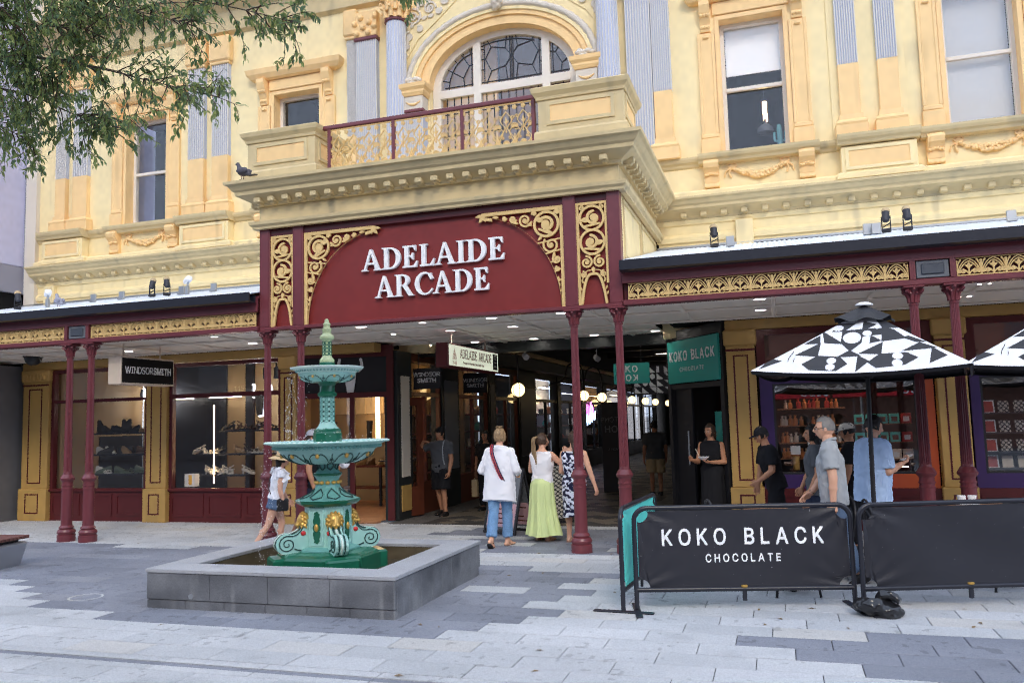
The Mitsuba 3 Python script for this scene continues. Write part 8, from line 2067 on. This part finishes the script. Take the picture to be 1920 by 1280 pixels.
# 10 man in the grey shirt ---------------------------------------------------------
F = person('grey haired man with glasses, light grey shirt and jeans holding an orange drink', 0.475, 9.1, 1.66, 86, 'skin', 'm', lean=2,
           armL=((-0.20, -0.10, -1), (-0.02, 0.05, -1)), armR=((0.12, 0.25, -1), (0.02, 0.72, -1)), legL=((0, -0.15, -1), (0, -0.4, -1)), legR=((0, 0.25, -1), (0, -0.05, -1)), palms={'L': (0.9, 0.1, 0), 'R': (-0.6, 0, -0.8), 'dR': (0, 0.9, -0.6)}, curl=(0.75, 0.35))
sh_ = shirt(F, 'cotton_grey', -0.10, 0.66, 0.026, 0.55, 0.074, 0.014, 0.004, seed=8, straight=True)
U, k = F['U'], F['k']
obj('collar', [tube(curve([U((-0.055, 0.055, 0.525)), U((-0.078, -0.01, 0.565)), U((0, -0.075, 0.575)), U((0.078, -0.01, 0.565)), U((0.055, 0.055, 0.525))], 20), 0.017 * k, 8)], 'cotton_grey', sh_, tw=F['tw'])
trousers(F, 'denim_dark', 0.96, 0.02); shoes(F, 'leather'); hair_cap(F, 'hair_grey', 0.006, 0.07, -0.025, rough=0.003, face=0.022)
F['add']('glasses', F['onhead'](trimesh.util.concatenate([tube(np.stack([s * 0.033 * k + 0.021 * k * np.cos(t), np.full(20, 0.099 * k), -0.004 * k + 0.015 * k * np.sin(t)], 1), 0.0022 * k, 5) for s in (-1, 1) for t in [np.linspace(0, 2 * np.pi, 20)]] + [tube([(s * 0.054 * k, 0.097 * k, 0.0), (s * 0.078 * k, 0.02 * k, 0.004 * k), (s * 0.078 * k, -0.01 * k, -0.002 * k)], 0.0024 * k, 5) for s in (-1, 1)] + [tube([(-0.012 * k, 0.1 * k, 0), (0.012 * k, 0.1 * k, 0)], 0.002 * k, 5)])), 'leather')
wr_ = F['J']['wrR']; d_ = nz(wr_ - F['J']['elR'])
F['add']('watch', [disc_bone(wr_ - d_ * 0.035, wr_ - d_ * 0.01, 0.031 * k, 0.030 * k)], 'leather')
mat('orange_drink', (0.75, 0.26, 0.02), 0.25)
ob = thing('orange_bottle', 'orange drink bottle in the hand of the man in the grey shirt', 'bottle')
w_ = F['J']['wrL']
obj('bottle', lathe([(0.0, -0.19), (0.026, -0.19), (0.03, -0.18), (0.03, -0.06), (0.02, -0.03), (0.013, -0.015), (0.013, 0.0), (0.0, 0.0)], 18, c=(w_[0] + 0.035, w_[1] + 0.02, w_[2] - 0.045)), 'orange_drink', ob, smooth=40, tw=F['tw'])
# 11 woman behind him
F = person('woman with long black hair in a dark grey tee behind the man in light grey', 0.38, 10.75, 1.55, 95, 'skin_tan', 'f', armL=((-0.18, 0.0, -1), (0, 0.5, -1)), armR=((0.15, 0.2, -1), (0, 0.5, -1)), legL=((0, -0.15, -1), (0, -0.4, -1)), legR=((0, 0.2, -1), (0, 0.0, -1)))
shirt(F, 'cotton_dark', -0.10, 0.7, 0.03, 0.545, 0.07, 0.015); trousers(F, 'navy', 0.95, 0.02); shoes(F, 'leather'); hair_cap(F, 'hair_black', 0.014, 0.05, -0.1, back=0.26)
# 12 man in the pale blue shirt
F = person('man in a loose pale blue shirt and black shorts looking at his phone', 0.94, 9.98, 1.64, -62, 'skin', 'm', lean=3, pitch=-14, yaw=-6,
           armL=((-0.12, 0.10, -1), (0.35, 0.80, 0.75)), armR=((0.14, 0.05, -1), (-0.28, 0.85, 0.30)), legL=((0, 0.08, -1), (0, -0.06, -1)), legR=((0, -0.04, -1), (0, -0.15, -1)), palms={'L': (0.5, 0, 0.8), 'R': (-0.3, 0, 1)}, curl=(0.9, 0.8))
shirt(F, 'cotton_blue', -0.16, 0.85, 0.042, 0.55, 0.074, 0.016, 0.006, seed=12, straight=True); trousers(F, 'cotton_black', 0.44, 0.035, 0.1, 0.02, 'shorts'); shoes(F, 'leather'); hair_cap(F, 'hair_black', 0.012, 0.05, -0.04, rough=0.007, face=0.03)
ph = thing('phone', 'white phone in the hands of the man in pale blue', 'phone')
w_ = F['J']['wrR'] + nz(F['J']['wrR'] - F['J']['elR']) * 0.10
scene[ph] = {**plyd(tf(box(-0.035, 0.035, -0.07, 0.07, -0.004, 0.004, 0.003), rx=25, t=tuple(w_ + np.array([-0.02, 0.01, 0.035]))), 'white'), 'to_world': F['tw']}
# 13 person with a cream cap
F = person('person in black with a cream cap walking behind the man in pale blue', 0.80, 11.05, 1.56, 82, 'skin_tan', 'm', pitch=-10, armL=((-0.15, 0.05, -1), (0, 0.3, -1)), armR=((0.15, 0.1, -1), (0, 0.4, -1)))
shirt(F, 'cotton_black', -0.08, 0.7, 0.028, 0.545, 0.07, 0.014); trousers(F, 'cotton_black', 0.95, 0.02); shoes(F, 'leather'); hair_cap(F, 'hair_black', 0.010, 0.05, -0.05); cap_hat(F, 'cap_cream', brim=0.085)
# 14 visitor far down the passage
F = person('distant visitor in a dark tee and beige shorts standing deep in the passage', -2.62, 18.2, 1.60, 20, 'skin_tan', 'm')
shirt(F, 'cotton_dark', -0.06, 0.7, 0.026, 0.545, 0.07, 0.014); trousers(F, 'tan', 0.45, 0.025, 0.1, 0.01, 'shorts'); shoes(F, 'leather'); hair_cap(F, 'hair_black', 0.010, 0.045, -0.05)
# ================================================================ TREE whose branches hang into the picture
tree = thing('tree', 'leafy street tree hanging its green branches over the picture corner', 'tree')
mat('bark', proc(lambda p, n, uv: mix((0.10, 0.08, 0.065), (0.19, 0.16, 0.13), noise(p.x * 30, p.y * 30, p.z * 6))), 0.8)
mat('twig', (0.085, 0.05, 0.04), 0.7)
def leafmat(nm, c, tr):
    scene['mat_' + nm] = {'type': 'principledthin', 'base_color': rgb(c), 'roughness': 0.28, 'diff_trans': 1.2, 'spec_trans': 0.0, 'eta': 1.5}
leafmat('leaf_a', (0.25, 0.34, 0.16), 0); leafmat('leaf_b', (0.33, 0.41, 0.16), 0); leafmat('leaf_c', (0.19, 0.28, 0.17), 0); leafmat('leaf_d', (0.45, 0.52, 0.20), 0)
TX, TY = -7.6, 3.6
trunk = curve([(TX, TY, -0.02), (TX + 0.05, TY + 0.02, 1.5), (TX - 0.05, TY + 0.1, 2.8), (TX + 0.1, TY + 0.2, 4.2), (TX + 0.3, TY + 0.3, 6.0)], 20)
obj('trunk', lumpy(tube(trunk, np.linspace(0.21, 0.10, 20), 20), 0.02, 6), 'bark', tree, smooth=60)
# boughs, given by points (x, y, z)
BOUGHS = [
    [(TX, TY + 0.1, 3.7), (-6.6, 4.3, 4.75), (-5.9, 4.9, 4.80), (-5.2, 5.2, 4.68), (-4.7, 5.3, 4.52), (-4.1, 5.35, 4.32)],
    [(TX, TY + 0.1, 3.9), (-6.4, 4.1, 5.0), (-5.4, 4.7, 5.20), (-4.6, 5.0, 5.12), (-3.9, 5.2, 4.96), (-3.3, 5.25, 4.74)],
    [(TX, TY + 0.15, 4.3), (-6.0, 4.3, 5.5), (-4.9, 4.6, 5.5), (-3.9, 4.8, 5.36), (-3.0, 4.95, 5.14), (-2.3, 5.0, 4.86)],
    [(TX, TY + 0.1, 3.7), (-6.7, 4.6, 4.55), (-6.1, 5.2, 4.62), (-5.75, 5.5, 4.48), (-5.4, 5.6, 4.30)],
    [(TX, TY + 0.1, 3.5), (-6.9, 4.4, 4.3), (-6.5, 5.1, 4.42), (-6.2, 5.5, 4.30)],
    [(TX, TY + 0.1, 4.0), (-6.2, 3.9, 5.25), (-5.0, 4.1, 5.3), (-4.0, 4.2, 5.24), (-3.1, 4.3, 5.16), (-2.2, 4.35, 4.96)],
    [(TX, TY + 0.1, 3.8), (-6.3, 4.3, 5.0), (-5.6, 4.8, 4.95), (-5.1, 5.0, 4.9)],
    [(TX, TY + 0.1, 3.7), (-6.6, 4.0, 4.75), (-5.9, 4.5, 4.98), (-5.5, 4.6, 4.95)],
    [(TX, TY + 0.1, 4.1), (-6.3, 4.2, 5.3), (-5.3, 4.5, 5.5), (-4.3, 4.7, 5.45), (-3.3, 4.8, 5.32), (-2.5, 4.8, 5.14)],
    [(TX, TY + 0.1, 3.9), (-6.2, 4.4, 5.1), (-5.5, 4.9, 5.24), (-4.9, 5.1, 5.1), (-4.3, 5.2, 4.90)],
    [(TX, TY + 0.1, 3.6), (-6.5, 4.5, 4.7), (-6.0, 5.0, 4.78), (-5.6, 5.2, 4.66)],
    [(TX, TY + 0.1, 4.1), (-6.2, 4.0, 5.4), (-5.0, 4.5, 5.62), (-3.9, 4.9, 5.5), (-3.0, 5.1, 5.3), (-2.4, 5.2, 5.1)],
    [(TX, TY + 0.1, 3.9), (-6.6, 4.2, 5.0), (-6.1, 4.7, 5.3), (-5.6, 5.0, 5.35), (-5.0, 5.2, 5.3)],
]
rs = np.random.RandomState(77)
LEAFP, TW = [], []
def twig(p, d, L, depth):
    n = max(5, int(L / 0.05))
    pts = [p]; d = nz(d)
    for i in range(n):
        d = nz(d + rs.normal(0, 0.10, 3) + np.array([0, 0, -0.085]))
        pts.append(pts[-1] + d * L / n)
    pts = np.array(pts)
    TW.append(tube(pts, np.linspace(0.0065 if depth == 0 else 0.0035, 0.0016, len(pts)), 4, False))
    for i in range(1, len(pts)):
        dd_ = nz(pts[i] - pts[i - 1])
        if depth == 0 and rs.rand() < 0.36:
            a = nz(np.cross(dd_, rs.normal(0, 1, 3)))
            twig(pts[i], nz(dd_ * 0.7 + a * 0.8), L * rs.uniform(0.3, 0.55), 1)
        for _ in range(2 if depth else 1):
            if rs.rand() < 0.86:
                a = nz(np.cross(dd_, rs.normal(0, 1, 3)))
                LEAFP.append((pts[i] + rs.normal(0, 0.004, 3), nz(dd_ * 0.55 + a * 0.8 + np.array([0, 0, -0.55])), rs.uniform(0.55, 1.15)))
bough_m = []
for b in BOUGHS:
    c = curve(b, 40)
    u = np.linspace(0, 1, 40)
    bough_m.append(tube(c, 0.024 * (1 - u) ** 1.6 + 0.003, 8))
    for i in range(10, 40):
        q = c[i]
        if q[0] < -1.18 * q[1] - 0.55: continue
        for _ in range(2 if i < 30 else 3):
            dd_ = nz(c[min(i + 1, 39)] - c[i - 1])
            a = nz(np.cross(dd_, rs.normal(0, 1, 3)))
            if rs.rand() < 0.72:
                twig(q, nz(dd_ * 0.6 + a * 0.9 + np.array([0, 0, -0.15])), rs.uniform(0.24, 0.50) * (0.75 if i > 32 else 1), 0)
for m in bough_m: obj('branch', m, 'bark', tree, smooth=60)
k = obj('twigs', TW, 'twig', tree); labels[k] = {'kind': 'stuff'}
# one leaf: folded, pointed, 6.5 cm long
u = np.array([0, 0.22, 0.5, 0.78, 1.0]); wl = np.array([0, 0.75, 1.0, 0.62, 0]) * 0.013; Ll = 0.064
lv = []
for i in range(5):
    z_ = -0.010 * (u[i] - 0.3) ** 2 * 4
    lv += [(-wl[i], u[i] * Ll, z_ + wl[i] * 0.45), (0, u[i] * Ll, z_), (wl[i], u[i] * Ll, z_ + wl[i] * 0.45)]
lf = []
for i in range(4):
    for j in range(2):
        a, b_, c_, d_ = i * 3 + j, i * 3 + j + 1, (i + 1) * 3 + j + 1, (i + 1) * 3 + j
        lf += [(a, b_, c_), (a, c_, d_)]
LV, LF = np.array(lv), np.array(lf)
def frame(dv, roll):
    y_ = nz(dv); x_ = nz(np.cross(y_, [0, 0, 1.0]) + rs.normal(0, 0.35, 3)); x_ = nz(x_ - y_ * (x_ @ y_)); z_ = np.cross(x_, y_)
    return np.stack([x_, y_, z_], 1)
leaves = []
for p, d, s in LEAFP:
    leaves.append((np.linalg.norm(p - EYE) / s, p, frame(d, 0), s))
print('leaves', len(leaves))
leaves.sort(key=lambda l: l[0])
LD = {m: plyd(trimesh.Trimesh(LV, LF, process=False), m) for m in ('leaf_a', 'leaf_b', 'leaf_c', 'leaf_d')}
mm = ['leaf_a', 'leaf_b', 'leaf_c', 'leaf_a', 'leaf_c', 'leaf_b', 'leaf_d']
def seen(p):
    q = np.array([_r @ (p - EYE), _d @ (p - EYE), _f @ (p - EYE)])
    return abs(q[0]) < 0.64 * q[2] and abs(q[1]) < 0.43 * q[2]
vis = [l for l in leaves if seen(l[1])]; rest = [l for l in leaves if not seen(l[1])]
for i, (_, p, R, s) in enumerate(vis[:300]):
    M4 = np.eye(4); M4[:3, :3] = R * s; M4[:3, 3] = p * S
    put('leaf', LD[mm[rs.randint(7)]], tree, T(M4))
far = vis[300:] + rest
for m in ('leaf_a', 'leaf_b', 'leaf_c', 'leaf_d'):
    sel = [l for i, l in enumerate(far) if mm[(i * 2654435761 >> 7) % 7] == m]
    V_ = np.vstack([(LV * s) @ R.T + p for _, p, R, s in sel]); F_ = np.vstack([LF + i * len(LV) for i in range(len(sel))])
    k = obj('crown', trimesh.Trimesh(V_, F_, process=False), m, tree); labels[k] = {'kind': 'stuff'}
# ================================================================ NEIGHBOUR and the street behind the camera
mat('lavender', weathered(s2l(186, 184, 206), 0.03, 0.05), 0.5); mat('cladding_grey', weathered((0.13, 0.13, 0.14), 0.08, 0.1), 0.55); mat('mid_grey', s2l(140, 138, 148), 0.5)
nb = thing('grey_building', 'modern lavender grey clad building next to the yellow arcade', 'building')
obj('upper_panel', box(-22, -15.80, 10.6, 18, 5.38, 16.0, 0.01), 'lavender', nb)
for z in (7.9, 10.6):
    pass
obj('upper_panel', box(-22, -15.80, 10.6, 18, 4.78, 5.372, 0.01), 'mid_grey', nb)
obj('corner_trim', box(-15.80, -15.77, 13.92, 14.05, 4.78, 16), 'mid_grey', nb)
obj('recess', box(-22, -15.9, 11.2, 18, 3.0, 4.775), 'void', nb)
obj('base_wall', box(-22, -14.60, 11.9, 13.25, -0.01, 3.06, 0.01), 'cladding_grey', nb)
obj('steel_edge', box(-14.60, -14.585, 13.21, 13.25, 0, 3.06), 'grey_metal', nb)
def far_building(label, x0, x1, y0, y1, h, m, wm, cols, rows, z0=4.2, dx=0.0):
    k = thing('opposite_building', label, 'building')
    obj('wall', box(x0, x1, y0, y1, -0.01, h, 0.03), m, k)
    obj('parapet', box(x0 - 0.1, x1 + 0.1, y1 - 0.3, y1 + 0.15, h, h + 0.4, 0.05), m, k)
    obj('awning', box(x0, x1, y1, y1 + 2.2, 3.2, 3.5, 0.05), 'charcoal', k)
    w = (x1 - x0) / cols; hh = (h - z0 - 0.6) / rows
    for i in range(cols):
        for j in range(rows):
            f = obj('window', box(x0 + (i + 0.28) * w, x0 + (i + 0.72) * w, y1 - 0.1, y1 + 0.04, z0 + j * hh, z0 + (j + 0.62) * hh), wm, k)
            obj('sill', box(x0 + (i + 0.25) * w, x0 + (i + 0.75) * w, y1 - 0.1, y1 + 0.10, z0 + j * hh - 0.12, z0 + j * hh - 0.001), m, k)
mat('render_grey', (0.20, 0.20, 0.21), 0.7); mat('brick_brown', (0.20, 0.10, 0.075), 0.8)
far_building('pale grey rendered building across the street', -80, -7.0, -24, -13.0, 11.0, 'render_grey', 'glass_dark', 16, 2)
far_building('brown brick building across the street', -6.6, 30, -24, -13.0, 8.2, 'brick_brown', 'glass_dark', 10, 2)
mat('red_canvas', (0.62, 0.02, 0.035), 0.7)
mq = thing('red_marquee', 'red pitched marquee across the street reflected in the shop glass', 'marquee')
def pyr(x, y, w, zt, zb): 
    v = np.array([(x - w, y - w, zb), (x + w, y - w, zb), (x + w, y + w, zb), (x - w, y + w, zb), (x, y, zt)])
    return (v, np.array([(0, 1, 4), (1, 2, 4), (2, 3, 4), (3, 0, 4)]))
for i, x in enumerate((1.2, 4.4)):
    obj('roof', mesh_of(pyr(x, -6.0, 1.5, 3.45, 2.5)), 'red_canvas', mq)
    v = obj('valance', box(x - 1.5, x + 1.5, -7.5, -4.5, 2.18, 2.498), 'red_canvas', mq)
    obj('lettering', tf(tf(text('CIBO', 0.24, 0.01, True, 0.06), rz=180), t=(x, -4.49, 2.24)), 'white', mq)
    for sx_ in (-1, 1):
        for sy_ in (-1, 1):
            obj('pole', box(x + sx_ * 1.45 - 0.025, x + sx_ * 1.45 + 0.025, -6 + sy_ * 1.45 - 0.025, -6 + sy_ * 1.45 + 0.025, 0, 2.3), 'grey_metal', mq)
